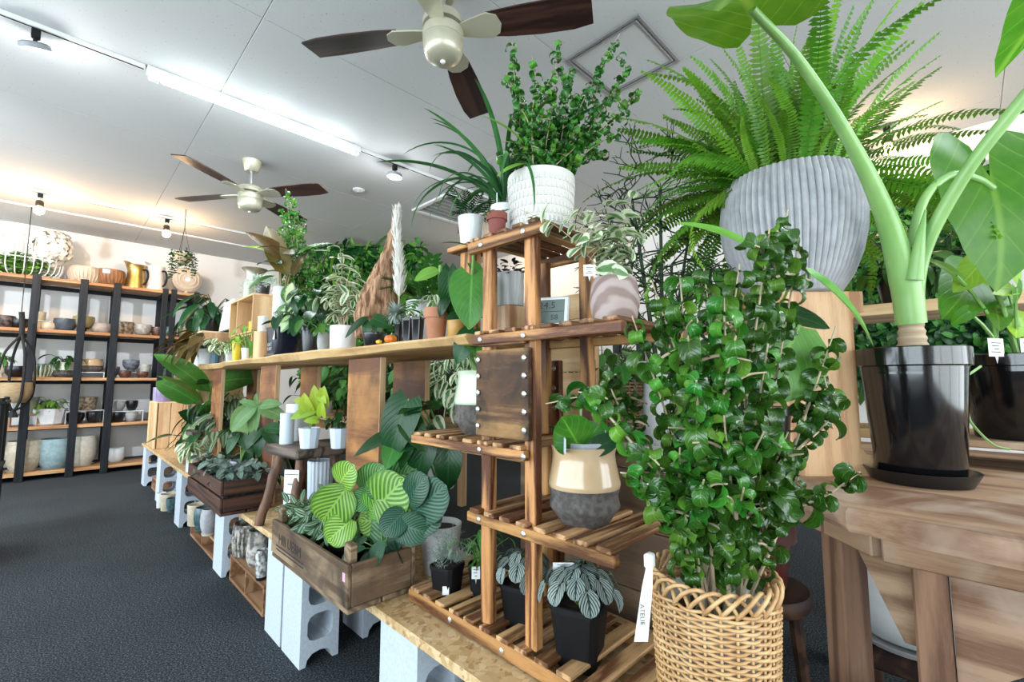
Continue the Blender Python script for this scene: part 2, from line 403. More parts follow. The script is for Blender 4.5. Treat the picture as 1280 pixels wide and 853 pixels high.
def label_tag(root, p, w, h, face, mat=None, stalk=.03, lines=3, name='plant_label', lean=0):
    """white plant label with printed lines; face = azimuth it looks towards"""
    mb = MB(); mb.box((0, 0, stalk+h/2), (w, .0012, h), 0, .0004)
    mb.add([(-w*.12, 0, stalk), (w*.12, 0, stalk), (0, 0, 0)], [(0, 1, 2), (2, 1, 0)])
    o = mb.obj(name, mat or M_white, root, 0); o.location = p; o.rotation_euler = (lean, 0, face+PI/2)
    if lines:
        m2 = MB()
        for i in range(lines): m2.box((-.05*w*(i % 2), -.0009, stalk+h*(.75-.5*i/max(lines-1, 1))), (w*(.62-.16*(i % 3)), .0004, h*.055), 0, .0001)
        m2.obj('printed_lines', M_ink, o, 0)
    return o
CAMAZ = -PI*3/4     # azimuth that faces the camera
# ------------------------------------------------------------------ shared materials
M_soil = plain('soil', (.02, .014, .01), .95, col2=(.06, .042, .03), scale=60, bump=.8, bscale=90, bdist=.004)
M_white = plain('white_plastic', (.8, .81, .82), .4); M_ink = plain('ink', (.03, .03, .035), .6)
M_blackp = plain('black_plastic', (.008, .008, .009), .28, spec=.6); M_blackmat = plain('black_matte', (.006, .006, .007), .6, spec=.25)
M_glossblack = plain('gloss_black', (.004, .004, .005), .12, spec=.7)
M_whitegl = plain('white_glaze', (.82, .83, .84), .2, coat=.3); M_whitemat = plain('white_matte', (.75, .76, .77), .6)
M_bluewhite = plain('bluish_white_plastic', (.66, .74, .84), .35)
M_terra = plain('terracotta', (.42, .17, .09), .8, col2=(.52, .25, .15), scale=9, bump=.2)
M_terradark = plain('dark_terracotta', (.2, .05, .035), .7, col2=(.27, .08, .05), scale=9)
M_metal = plain('steel', (.7, .7, .7), .3, metal=1); M_blackwood = plain('blackened_timber', (.005, .006, .008), .5, col2=(.014, .017, .023), scale=5, stretch=(9, 9, .7), bump=.2, spec=.25)
W_ends = wood('shelf_pine', (.62, .36, .17), (.38, .18, .07), axis=0, scale=1)
W_crate = wood('pine_box', (.78, .55, .31), (.56, .34, .16), axis=2, scale=1, rings=14)
W_cratex = wood('pine_box_long', (.78, .55, .31), (.56, .34, .16), axis=1, scale=1, rings=14)
W_stand = wood('burnt_cedar', (.54, .27, .095), (.10, .034, .012), axis=1, scale=1.6, rings=30, rough=.5)
W_standz = wood('burnt_cedar_post', (.54, .27, .095), (.10, .034, .012), axis=2, scale=1.6, rings=30, rough=.5)
W_standx = wood('burnt_cedar_slat', (.60, .35, .17), (.13, .05, .02), axis=0, scale=1.6, rings=26, rough=.55)
W_live = wood('live_edge_plank', (.66, .42, .2), (.42, .22, .09), (.3, .17, .08), axis=1, scale=.6, rings=18)
W_ply = wood('plywood', (.42, .18, .05), (.15, .048, .013), (.06, .02, .008), axis=1, scale=.55, rings=20, dirt=.5)
M_plyedge = plain('plywood_edge', (.62, .42, .24), .6, col2=(.45, .28, .14), scale=6, stretch=(30, 1, 1))
W_dark = wood('dark_brown_crate', (.085, .036, .02), (.03, .013, .009), axis=0, scale=1.2)
W_darky = wood('dark_brown_crate_side', (.085, .036, .02), (.03, .013, .009), axis=1, scale=1.2)
W_old = wood('weathered_board', (.36, .25, .155), (.14, .088, .05), (.05, .032, .022), axis=1, scale=1, dirt=.3, rough=.75, rings=34, knots=1.2, bump=.5)
W_oldx = wood('weathered_board_end', (.36, .25, .155), (.14, .088, .05), (.05, .032, .022), axis=0, scale=1, dirt=.3, rough=.75, rings=34, knots=1.2, bump=.5)
W_stool = wood('grey_stool_top', (.17, .13, .105), (.045, .033, .028), axis=1, scale=1.5, rough=.7, bump=.5)
M_bark = plain('peeled_branch', (.06, .03, .02), .6, col2=(.2, .095, .05), scale=9, stretch=(4, 4, 1), bump=.5, bscale=20, bdist=.004)
W_table = wood('teak_table', (.40, .25, .15), (.2, .105, .06), (.50, .38, .29), axis=1, scale=.8, rough=.7, dirt=0, rings=22, bump=.4)
W_tablez = wood('teak_leg', (.27, .15, .09), (.12, .06, .035), axis=2, scale=1, rough=.7)
W_logb = wood('oiled_wood_pedestal', (.62, .40, .21), (.36, .175, .075), axis=1, scale=.9, rough=.45, rings=22, bump=.15)
W_tablex = wood('teak_brace', (.42, .27, .17), (.2, .105, .06), (.50, .38, .29), axis=0, scale=.9, rough=.7, rings=22, bump=.4)
W_log = wood('oiled_wood_block', (.62, .40, .21), (.33, .155, .065), axis=2, scale=1.0, rough=.45, rings=30, bump=.15)
W_under = wood('small_crate', (.42, .24, .13), (.22, .11, .055), axis=1, scale=1)
def osbmat():
    N = NT('osb'); v = N.coords((1, 1, 1)); vo = N.new('ShaderNodeTexVoronoi'); vo.inputs['Scale'].default_value = 52
    nz = N.noise(v, 12, 3); va = N.new('ShaderNodeVectorMath', operation='ADD'); N.t.links.new(v, va.inputs[0])
    sc = N.math('MULTIPLY', nz, .09); N.t.links.new(sc, va.inputs[1]); N.t.links.new(va.outputs[0], vo.inputs['Vector']); vo.inputs['Randomness'].default_value = 1
    sp = N.new('ShaderNodeSeparateXYZ'); N.t.links.new(vo.outputs['Color'], sp.inputs[0])
    c = N.ramp(sp.outputs[0], [(0, (.40, .23, .09)), (.25, (.55, .36, .17)), (.7, (.63, .43, .22)), (1, (.74, .55, .32))])
    c = N.mix(N.ramp(N.noise(N.coords((1, 1, 1)), 45, 3), [(.62, 0), (.70, .8)]), c, (.24, .13, .055))
    N.put(N.b.inputs['Base Color'], c); N.b.inputs['Roughness'].default_value = .6; N.bump(sp.outputs[1], .4, .001); return N.m
M_osb = osbmat()
M_concrete = plain('concrete_block', (.50, .56, .64), .9, col2=(.58, .64, .72), scale=110, bump=.35, bscale=240, bdist=.0015)
def carpetmat():
    N = NT('carpet'); v = N.coords((1, 1, 1), rand=False); f = N.noise(v, 150, 2); g = N.noise(v, 210, 2); big = N.noise(v, 1.6, 3)
    c = N.ramp(N.math('MULTIPLY_ADD', f, .6, N.math('MULTIPLY', g, .4)), [(.36, (.008, .010, .012)), (.5, (.035, .042, .048)), (.64, (.15, .17, .19))])
    c = N.mix(N.ramp(big, [(.35, 0), (.7, .3)]), c, (.018, .021, .025))
    N.put(N.b.inputs['Base Color'], c); N.b.inputs['Roughness'].default_value = .95; N.b.inputs['Specular IOR Level'].default_value = .1; N.bump(f, .2, .003); return N.m
def ceilmat():
    N = NT('ceiling_board'); v = N.coords((1, 1, 1), rand=False, kind='Object'); vo = N.noise(v, 85, 2); sp = N.ramp(vo, [(.27, 0), (.31, 1)])
    c = N.mix(sp, (.3, .29, .28), (.54, .545, .55)); N.put(N.b.inputs['Base Color'], c); N.b.inputs['Roughness'].default_value = .9; N.bump(sp, .5, .003); return N.m
M_ceil = ceilmat(); M_carpet = carpetmat()
M_wall = plain('wall_paint', (.80, .77, .74), .85, col2=(.83, .80, .77), scale=3)
# ------------------------------------------------------------------ the room
X0, X1, Y0, Y1, ZC = -3.0, 4.65, -3.0, 7.86, 2.95
struct(MB().box(((X0+X1)/2, (Y0+Y1)/2, -.06), (X1-X0+.4, Y1-Y0+.4, .12), b=0).obj('floor', M_carpet, None, 0))
ce = struct(MB().box(((X0+X1)/2, (Y0+Y1)/2, ZC+.08), (X1-X0+.4, Y1-Y0+.4, .12), b=0).obj('ceiling', M_whitemat, None, 0))
px = 1.82; py = .91; ny = int((Y1-Y0)/py)+1; nx = int((X1-X0)/px)+1
for i in range(nx):
    for j in range(ny):
        x0 = X0+i*px; y0 = Y0+j*py; x1 = min(x0+px, X1); y1 = min(y0+py, Y1)
        if x1-x0 > .1 and y1-y0 > .1: boxpart('panel', ((x0+x1)/2, (y0+y1)/2, ZC+.01), (x1-x0-.003, y1-y0-.003, .02), M_ceil, ce, .0015)
def wallbox(name, x0, x1, y0, y1, z0=0, z1=ZC+.02): return struct(MB().box(((x0+x1)/2, (y0+y1)/2, (z0+z1)/2), (x1-x0, y1-y0, z1-z0), b=0).obj(name, M_wall, None, 0))
wallbox('wall_far', X0-.15, X1+.15, Y1, Y1+.15); wallbox('wall_right', X1, X1+.15, Y0-.15, Y1)
def wallwithwindow(name, axis, at, lo, hi, w0, w1, z0, z1, no):
    """wall with a glazed shop front; axis 0: wall at x=at running along y"""
    mb = MB()
    for a, b, c, d in ((lo, w0, 0, ZC), (w1, hi, 0, ZC), (w0, w1, 0, z0), (w0, w1, z1, ZC)):
        ctr, dim = ((a+b)/2, b-a); cz, dz = (c+d)/2, d-c
        mb.box((at, ctr, cz) if axis == 0 else (ctr, at, cz), (.15, dim, dz) if axis == 0 else (dim, .15, dz), b=0)
    struct(mb.obj(name, M_wall, None, 0))
    win = bpy.data.objects.new('window_%d' % no, None); COL.objects.link(win); win['kind'] = 'structure'
    k = 4; st = (w1-w0)/k
    for i in range(k+1):
        p = w0+st*i; boxpart('mullion', (at, p, (z0+z1)/2) if axis == 0 else (p, at, (z0+z1)/2), (.08, .06, z1-z0) if axis == 0 else (.06, .08, z1-z0), M_alu, win)
    for z in (z0, z1): boxpart('window_frame', (at, (w0+w1)/2, z) if axis == 0 else ((w0+w1)/2, at, z), (.09, w1-w0, .07) if axis == 0 else (w1-w0, .09, .07), M_alu, win)
    for i in range(k):
        p = w0+st*(i+.5); boxpart('pane', (at, p, (z0+z1)/2) if axis == 0 else (p, at, (z0+z1)/2), (.006, st-.06, z1-z0-.07) if axis == 0 else (st-.06, .006, z1-z0-.07), M_glass, win, 0)
M_alu = plain('aluminium', (.6, .61, .62), .35, metal=1)
def glassmat():
    N = NT('window_glass'); tr = N.new('ShaderNodeBsdfTransparent'); tr.inputs[0].default_value = (.95, .98, .97, 1); gl = N.new('ShaderNodeBsdfGlossy'); gl.inputs['Roughness'].default_value = .02
    mx = N.new('ShaderNodeMixShader'); lw = N.new('ShaderNodeLayerWeight'); N.put(mx.inputs[0], N.math('MULTIPLY_ADD', N.math('POWER', lw.outputs['Facing'], 5.0), .7, .04)); N.t.links.new(tr.outputs[0], mx.inputs[1]); N.t.links.new(gl.outputs[0], mx.inputs[2]); N.t.links.new(mx.outputs[0], N.out.inputs[0]); return N.m
M_glass = glassmat()
wallwithwindow('wall_left', 0, X0-.075, Y0-.15, Y1, -2.2, 7.4, .35, 2.6, 1)
wallwithwindow('wall_near', 1, Y0-.075, X0, X1+.15, -1.8, 4.2, .35, 2.6, 2)
struct(MB().box(((X0+X1)/2, Y1-.006, .05), (X1-X0, .012, .1), b=.002).obj('baseboard_far', plain('dark_base', (.03, .035, .045), .5), None, 0))
struct(MB().box((X1-.006, (Y0+Y1)/2, .05), (.012, Y1-Y0-.04, .1), b=.002).obj('baseboard_right', MATS['dark_base'], None, 0))
struct(MB().box((.9, 6.95, ZC-.008), (7, .03, .016), b=.003).obj('trim_1', M_whitemat, None, 0))
# ------------------------------------------------------------------ track lighting
M_rail = plain('white_rail', (.78, .79, .78), .35); M_slot = plain('rail_slot', (.02, .02, .02), .6)
E_tube = emit('tube_glow', (.85, .95, 1), 14); E_spot = emit('spot_glow', (.94, .98, 1), 14); E_warm = emit('warm_glow', (1, .68, .36), 26)
M_bulb = E_warm
def track(x0, x1, y, label):
    t = thing('light_track', label, 'light track', ((x0+x1)/2, y, ZC-.0125)); L = x1-x0
    boxpart('rail', (0, 0, 0), (L, .034, .025), M_rail, t, .002); boxpart('slot', (0, 0, -.0128), (L-.01, .012, .002), M_slot, t, .0003)
    return t
track(-2.6, .26, 3.34, 'white ceiling track running from the corner to the tube light, round lamp below it')
track(1.62, 3.9, 3.34, 'white ceiling track beyond the tube light, above the pampas plume')
track(-2.8, 1.72, 6.33, 'white ceiling track with warm bulbs in front of the pot rack')
def point(name, loc, power, col, size, parent=None):
    l = bpy.data.lights.new(name, 'POINT'); l.energy = power; l.color = col; l.shadow_soft_size = size
    o = bpy.data.objects.new(name, l); COL.objects.link(o); o.location = loc; return o
def tube_light(x, y, label):
    tl = thing('tube_light', label, 'light', (x, y, ZC))
    boxpart('batten', (0, 0, -.02), (1.34, .06, .04), M_rail, tl, .004)
    MB().tube([(-.6, 0, -.055), (.6, 0, -.055)], .016, 12).obj('tube', E_tube, tl)
    for s in (-.635, .635): boxpart('lamp_holder', (s, 0, -.045), (.05, .05, .06), M_rail, tl, .008)
    area('tube_light_glow', (x, y, ZC-.085), (0, 0, 0), 1.25, .05, 26, (.86, .95, 1))
    for dx in (-.4, 0, .4): point('tube_light_spill', (x+dx, y-.06, ZC-.16), 2.2, (.86, .95, 1), .1)
tube_light(.94, 3.34, 'lit white fluorescent tube batten fixed to the ceiling between two tracks')
tube_light(2.6, -1.2, 'added fill tube batten out of view on the ceiling over the teak table')  # unseen tube, added to brighten the teak table side of the room
def disc_spot(loc, tilt, label):
    t = thing('track_spotlight', label, 'spotlight', loc)
    boxpart('adapter', (0, 0, -.03), (.035, .035, .05), M_blackmat, t, .004); MB().tube([(0, 0, -.05), (0, 0, -.085)], .009, 8).obj('stem', M_blackmat, t)
    h = MB().lathe([(0, .018), (.05, .018), (.062, .01), (.064, -.014), (.058, -.016)], 28).obj('lamp_head', plain('spot_grey', (.25, .27, .29), .4), t); h.location = (0, 0, -.10); h.rotation_euler = tilt
    MB().lathe([(0, -.0155), (.057, -.0155), (.057, -.010), (0, -.010)], 28).obj('lens', E_spot, h)
    p = Vector(loc)+Vector((0, 0, -.16)); point('spotlight_glow', p, 9, (.95, .98, 1), .05)
disc_spot((-.185, 3.34, ZC-.025), (.35, -.25, 0), 'lit disc spotlight hanging from the track at the corner end')
disc_spot((1.93, 3.34, ZC-.025), (.05, .05, 0), 'lit disc spotlight hanging from the track behind the pampas plume')
disc_spot((-1.3, 3.34, ZC-.025), (-.9, .25, 0), 'added unseen disc spotlight on the corner track, brightening the pot rack')  # extra disc lamp out of view, added to light the rack
sl = bpy.data.lights.new('rack_fill_spot', 'SPOT'); sl.energy = 420; sl.color = (.82, .91, 1); sl.spot_size = 1.5; sl.spot_blend = .8; sl.shadow_soft_size = .06  # fill beam of the added disc lamp, brightens rack and far wall
so = bpy.data.objects.new('rack_fill_spot', sl); COL.objects.link(so); so.location = (-1.3, 3.46, ZC-.17); so.rotation_euler = (Vector((.2, 7.8, .9))-Vector(so.location)).to_track_quat('-Z', 'Y').to_euler()
def bulb_spot(loc, label, pw=24):
    t = thing('track_bulb', label, 'spotlight', loc)
    boxpart('adapter', (0, 0, -.025), (.04, .04, .04), M_blackmat, t, .004); MB().tube([(0, 0, -.04), (0, 0, -.08)], .008, 8).obj('stem', M_metal, t)
    MB().lathe([(0, -.075), (.024, -.078), (.030, -.09), (.030, -.13), (.022, -.135), (0, -.135)], 18).obj('socket', plain('dark_bronze', (.05, .04, .035), .35, metal=.7), t)
    MB().lathe([(.018, -.133), (.03, -.15), (.040, -.175), (.034, -.2), (.015, -.213), (0, -.215)], 18).obj('bulb', E_warm, t)
    point('bulb_glow', Vector(loc)+Vector((0, 0, -.27)), pw, (1, .66, .36), .04)
for px_, lab in ((51, 'warm bulb spotlight on the track above the white wire basket'), (209, 'warm bulb spotlight on the track above the white pitcher')):
    p = wy(px_, 240 if px_ == 51 else 276, 6.33); bulb_spot((p.x, 6.33, ZC-.025), lab)
bulb_spot((-1.2, 6.33, ZC-.025), 'warm bulb spotlight on the track beyond the end of the pot rack')
for q, (px_, py_) in enumerate(((1112, 208), (655, 262))):
    p = wx(px_, py_, 4.2); bulb_spot((4.2, p.y, ZC-.001), ['warm bulb spotlight over the leafy green wall beside the fern', 'warm bulb spotlight by the wall behind the white textured pot'][q], 16)
# ------------------------------------------------------------------ ceiling fans
M_fan = plain('fan_champagne', (.50, .475, .36), .35, metal=.35); M_blade = wood('walnut_blade', (.06, .026, .02), (.02, .008, .008), axis=1, scale=1, rough=.4)
def fan(x, y, z, a0, label):
    """z = height of the blades"""
    f = thing('ceiling_fan', label, 'ceiling fan', (x, y, ZC)); dz = z-ZC
    MB().lathe([(0, 0), (.075, 0), (.07, -.02), (.055, -.085), (.045, -.095), (0, -.095)], 28).obj('canopy', M_fan, f)
    MB().tube([(0, 0, -.09), (0, 0, dz+.05)], .013, 12).obj('downrod', M_metal, f)
    MB().lathe([(0, dz+.085), (.03, dz+.083), (.045, dz+.06), (.088, dz+.055), (.095, dz+.04), (.095, dz+.012), (.06, dz+.008), (.06, dz-.006), (0, dz-.006)], 32).obj('motor_housing', M_fan, f)
    MB().lathe([(.06, dz-.004), (.092, dz-.006), (.095, dz-.016), (.094, dz-.05), (.09, dz-.053), (.092, dz-.056), (.09, dz-.10), (.082, dz-.125), (.06, dz-.143), (.02, dz-.15), (0, dz-.15)], 32).obj('switch_cup', M_fan, f)
    MB().lathe([(0, dz-.162), (.008, dz-.160), (.012, dz-.153), (.011, dz-.147), (0, dz-.147)], 14).obj('pilot_button', M_white, f)
    out = [(-.055, .21), (-.068, .3), (-.078, .45), (-.076, .6), (-.06, .685), (.075, .675), (.078, .55), (.07, .36), (.058, .21)]
    arm = [(-.03, .07), (-.05, .15), (-.062, .225), (-.04, .262), (.0, .275), (.045, .258), (.062, .215), (.045, .14), (.025, .07)]
    for k in range(4):
        a = a0+k*PI/2-PI/2; M = Matrix.Rotation(a, 4, 'Z') @ Matrix.Rotation(math.radians(-11), 4, 'Y')
        b = MB().poly(out, -.004, .004).obj('blade', M_blade, f, 30); b.matrix_basis = Matrix.Translation((0, 0, dz)) @ M
        c = MB().poly(arm, -.010, -.003).obj('blade_arm', M_fan, f, 30); c.matrix_basis = Matrix.Translation((0, 0, dz)) @ M
fan(1.17, 1.62, 2.70, math.radians(125), 'brass coloured ceiling fan with dark walnut blades above the plant stand')
fan(1.07, 4.2, 2.66, math.radians(35), 'smaller looking ceiling fan with dark blades between the tube light and pot rack')
# ------------------------------------------------------------------ hatch, vent, detector
h = thing('ceiling_hatch', 'square access hatch with ribbed aluminium frame in the ceiling', 'hatch', (2.22, 1.31, ZC))
M_dalu = plain('dark_aluminium', (.33, .33, .34), .4, metal=.6)
for s in (-1, 1):
    for off, w in ((.23, .018), (.205, .012)):
        boxpart('frame_bar', (s*off, 0, -.003), (w, .48 if off > .22 else .42, .012), M_dalu, h, .002); boxpart('frame_bar', (0, s*off, -.003), (.46 if off > .22 else .40, w, .012), M_dalu, h, .002)
boxpart('cover', (0, 0, -.001), (.395, .395, .006), M_ceil, h, .001); boxpart('latch', (-.21, -.02, -.011), (.012, .04, .006), M_metal, h, .001)
v = thing('ceiling_vent', 'square ceiling air vent with a deep white frame behind the white pots', 'vent', (2.95, 3.85, ZC))
for s in (-1, 1):
    boxpart('frame_bar', (s*.3, 0, -.01), (.05, .65, .02), M_whitemat, v, .004); boxpart('frame_bar', (0, s*.3, -.01), (.55, .05, .02), M_whitemat, v, .004)
for i in range(7): boxpart('louvre', (0, -.24+i*.08, -.004), (.54, .055, .006), plain('vent_grey', (.3, .31, .3), .5), v, .001, (.5, 0, 0))
s_ = thing('smoke_detector', 'small round detector on the ceiling above the driftwood', 'detector', (1.98, 4.1, ZC))
MB().lathe([(0, 0), (.055, 0), (.056, -.01), (.045, -.018), (0, -.018)], 24).obj('base', M_whitemat, s_); MB().lathe([(0, -.016), (.025, -.016), (.022, -.034), (0, -.036)], 20).obj('sensor', plain('sensor_grey', (.35, .35, .34), .5), s_)
# ------------------------------------------------------------------ pot rack on the far wall
RY = 7.3
BZ = [2.255, 1.665, 1.125, .585, .09]
rk = thing('pot_rack', 'tall rack of blackened uprights and pale pine boards along the far wall', 'rack', (0, RY, 0))
posts = [-.215, .175, .47, .94, 1.03, 1.28, -.62]
for x in posts:
    boxpart('upright', (x, 0, 1.14), (.07 if x < .9 else .06, .045, 2.28), M_blackwood, rk, .004); boxpart('upright', (x, .45, 1.14), (.06, .045, 2.28), M_blackwood, rk, .004)
    for z in BZ: boxpart('crosspiece', (x, .225, z-.045), (.04, .41, .04), M_blackwood, rk, .003)
for z in BZ:
    for x0, x1 in ((-1.2, .17), (.18, .935), (.945, 1.42)):
        for yy in (.09, .225, .36): boxpart('board', ((x0+x1)/2, yy, z-.012), (x1-x0, .132, .024), W_ends, rk, .003)
        boxpart('board_edge', ((x0+x1)/2, -.008+.005, z-.016), (x1-x0, .012, .034), W_ends, rk, .002)
    boxpart('rear_rail', (.1, .465, z-.05), (2.6, .02, .05), M_blackwood, rk, .003)
PM = {}
def pm(name, col, col2=None, rough=.35, scale=14, coat=.2, bump=0): 
    if name not in PM: PM[name] = plain('glaze_'+name, col, rough, col2=col2, scale=scale, coat=coat, bump=bump, bscale=30, bdist=.004, lo=.4, hi=.6)
    return PM[name]
pm('beige', (.45, .36, .28), (.6, .5, .4), .7, 9, 0, .4); pm('brown', (.2, .085, .035), (.33, .16, .07), .6, 8, 0, .3); pm('black', (.008, .008, .01), None, .3); pm('darktex', (.03, .022, .02), (.16, .12, .1), .5, 26, 0, .6)
pm('slate', (.05, .065, .085), (.09, .11, .13), .6); pm('olive', (.28, .24, .11), (.38, .33, .17)); pm('cream', (.62, .52, .38), (.72, .63, .5), .6); pm('pinkgrey', (.36, .3, .27), (.48, .41, .37), .6)
pm('mosaic', (.1, .055, .03), (.38, .31, .22), .4, 34); pm('greymos', (.3, .3, .27), (.5, .48, .43), .4, 30); pm('choc', (.05, .02, .014), (.16, .075, .05), .4, 30); pm('green', (.03, .075, .06), (.2, .3, .25), .25, 18)
pm('palegreen', (.52, .6, .44), (.6, .66, .5), .15, 6, .6); pm('tan', (.55, .37, .2), (.62, .44, .27), .2, 6, .6); pm('stone', (.07, .062, .058), (.13, .115, .105), .85, 60, 0, .3); pm('bluegrey', (.06, .07, .1), (.2, .22, .25), .25, 24)
pm('grey', (.28, .29, .29), (.4, .4, .39), .7, 12, 0); pm('white', (.72, .73, .74), (.8, .8, .8), .5); pm('sand', (.5, .42, .31), (.64, .56, .43), .85, 20, 0, .35); pm('sandlight', (.62, .56, .44), (.72, .66, .54), .85, 20, 0, .35)
pm('aqua', (.25, .37, .4), (.36, .47, .49), .85, 20, 0, .35); pm('purple', (.25, .2, .34), (.4, .34, .5), .25, 5, .4); pm('brass', (.45, .27, .08), (.55, .36, .13), .35); pm('tin', (.75, .72, .68), (.82, .79, .76), .5)
PM['brass'].node_tree.nodes['Principled BSDF'].inputs['Metallic'].default_value = .85
ORD = ['first', 'second', 'third', 'fourth', 'fifth', 'sixth', 'seventh', 'eighth', 'ninth', 'tenth', 'eleventh']
LV = ['top', 'second', 'third', 'fourth', 'lowest']
def rackpot(px_, w, h, b, kind, m, desc, mat2=None, lift=0, sauc=None, dy=.22, soil=False, rib=None, extra=None):
    z = BZ[b]+lift+.0005; q = wy(px_, 400, RY+dy); k = mpp((q.x, RY+dy, z)); r = w*k/2; hh = h*k
    t = thing('plant_pot', desc, 'pot', (q.x, RY+dy, z), 0, 'pots on the %s board of the pot rack' % LV[b]); zz = 0
    if sauc is not None: saucer(t, r*.86, .018, PM[sauc]); zz = .006
    o = pot(t, kind, r, hh-zz, PM[m], PM[mat2] if mat2 else None, soil, z=zz)
    return t, r, hh, zz
def ribs(root, r, h, n, mat, prof=.97):
    for i in range(n):
        a = 2*PI*i/n; MB().tube([(r*prof*.8*math.cos(a), r*prof*.8*math.sin(a), h*.06), (r*1.0*math.cos(a), r*1.0*math.sin(a), h*.5), (r*.93*math.cos(a), r*.93*math.sin(a), h*.9)], .008, 5).obj('rib', mat, root)
D = 'on %s rack board'
t, r, hh, _ = rackpot(101, 31, 21, 0, 'belly', 'beige', 'beige ribbed bowl pot next to the wire basket on the rack top'); ribs(t, r, hh, 26, PM['beige'])
t, r, hh, _ = rackpot(134, 29, 21, 0, 'belly', 'brown', 'brown ribbed bowl pot with a white label on the rack top'); ribs(t, r, hh, 26, PM['brown'])
boxpart('price_label', (-.05, -r*.99, hh*.82), (.07, .004, .05), M_white, t, .001)
def pitcher(px_, w, h, m, label):
    q = wy(px_, 400, RY+.22); k = mpp((q.x, RY+.22, BZ[0])); R, H = w*k/2, h*k
    t = thing('pitcher', label, 'pitcher', (q.x, RY+.22, BZ[0]+.0005), -.8); V = [(0, 0), (.95*R, 0), (R, .01), (.97*R, .1*H), (.82*R, .5*H), (.76*R, .75*H), (.85*R, .93*H), (.95*R, H), (.9*R, H), (.74*R, .8*H), (.7*R, .6*H), (0, .58*H)]
    mb = MB().lathe(V, 28)
    mb.v = [(x-(.35*max(0, z/H-.7)*R*3 if x < 0 else 0), y, z+(max(0, -x/R)*.22*H*max(0, z/H-.7)/.3)) for x, y, z in mb.v]
    mb.obj('body', PM[m], t); MB().tube(spline([(.75*R, 0, .82*H), (1.2*R, 0, .8*H), (1.4*R, 0, .55*H), (1.2*R, 0, .3*H), (.95*R, 0, .22*H)]), .012, 8).obj('handle', M_blackmat, t)
pitcher(166, 22, 31, 'brass', 'brass coloured metal pitcher on top of the pot rack'); pitcher(191, 20, 32, 'tin', 'white enamel pitcher with dark handle on top of the pot rack')
f = thing('desk_fan', 'small round beige electric fan behind the dark leafy plant on rack top', 'fan', (1.2, RY+.22, BZ[0]))
MB().lathe([(0, 0), (.08, 0), (.07, .02), (.02, .03), (.02, .12), (0, .12)], 20).obj('base', PM['beige'], f)
R_ = Matrix.Rotation(PI/2, 4, 'X'); MB().lathe([(0, .03), (.13, .03), (.17, .0), (.17, -.03), (.13, -.05), (0, -.05)], 32, (0, 0, .22), M=R_).obj('cage', PM['beige'], f)
for rr in (.05, .09, .13): MB().tube([(rr*math.cos(a*PI/12), -.032-.003+(rr > .12)*.004, .22+rr*math.sin(a*PI/12)) for a in range(25)], .005, 5, cap=False).obj('guard_ring', PM['cream'], f)
MB().lathe([(0, .04), (.03, .04), (.035, .028), (0, .028)], 16, (0, 0, .22), M=R_).obj('hub', PM['tin'], f)
# second board
def row(b, items):
    for it in items: rackpot(*it[:2], it[2], b, *it[3:6], **(it[6] if len(it) > 6 else {}))
row(1, [(6, 19, 16, 'bowl', 'darktex', 'dark crusty textured bowl pot '+D % 'second'), (25, 18, 13, 'bowl', 'black', 'glossy black bowl pot beside the crusty one '+D % 'second'),
 (46, 11, 10, 'round', 'cream', 'small cream pot in the lower pair '+D % 'second', dict(dy=.2)), (61, 15, 10, 'round', 'cream', 'wider cream pot next to dark blue bowl '+D % 'second'),
 (49, 12, 11, 'cyl', 'cream', 'small cream cup set on a riser '+D % 'second', dict(lift=.115, dy=.27)), (82, 22, 16, 'bowl', 'slate', 'dark slate blue bowl pot '+D % 'second'),
 (105, 21, 14, 'bowl', 'olive', 'olive yellow bowl pot on a stand, behind an upright, second board of rack', dict(lift=.06)), (128, 20, 13, 'round', 'pinkgrey', 'pinkish grey rounded pot '+D % 'second'),
 (156, 20, 16, 'cyl', 'mosaic', 'brown and cream mosaic cylinder pot '+D % 'second', dict(sauc='mosaic')), (179, 19, 14, 'bowl', 'greymos', 'speckled grey bowl on dark base '+D % 'second', dict(sauc='black')),
 (198, 14, 12, 'bowl', 'choc', 'chocolate brown mottled small pot '+D % 'second'), (214, 13, 13, 'cyl', 'green', 'dark green mottled pot behind uprights '+D % 'second'), (231, 13, 12, 'cyl', 'olive', 'tan mottled pot near the pine box '+D % 'second')])
st = thing('pot_riser', 'small dark stand under the olive yellow bowl on the rack', 'stand', (wy(105, 400, RY+.22).x, RY+.22, BZ[1])); MB().lathe([(0, 0), (.07, 0), (.07, .01), (.03, .02), (.03, .045), (.065, .058), (0, .058)], 20).obj('pedestal', PM['black'], st)
st = thing('pot_riser', 'clear riser holding the small cream cup on the rack', 'stand', (wy(49, 400, RY+.27).x, RY+.27, BZ[1])); M_acr = plain('acrylic', (.75, .78, .8), .1)
boxpart('top', (0, 0, .11), (.2, .12, .008), M_acr, st, .001)
for s in (-1, 1): boxpart('side', (s*.096, 0, .053), (.008, .12, .106), M_acr, st, .001)
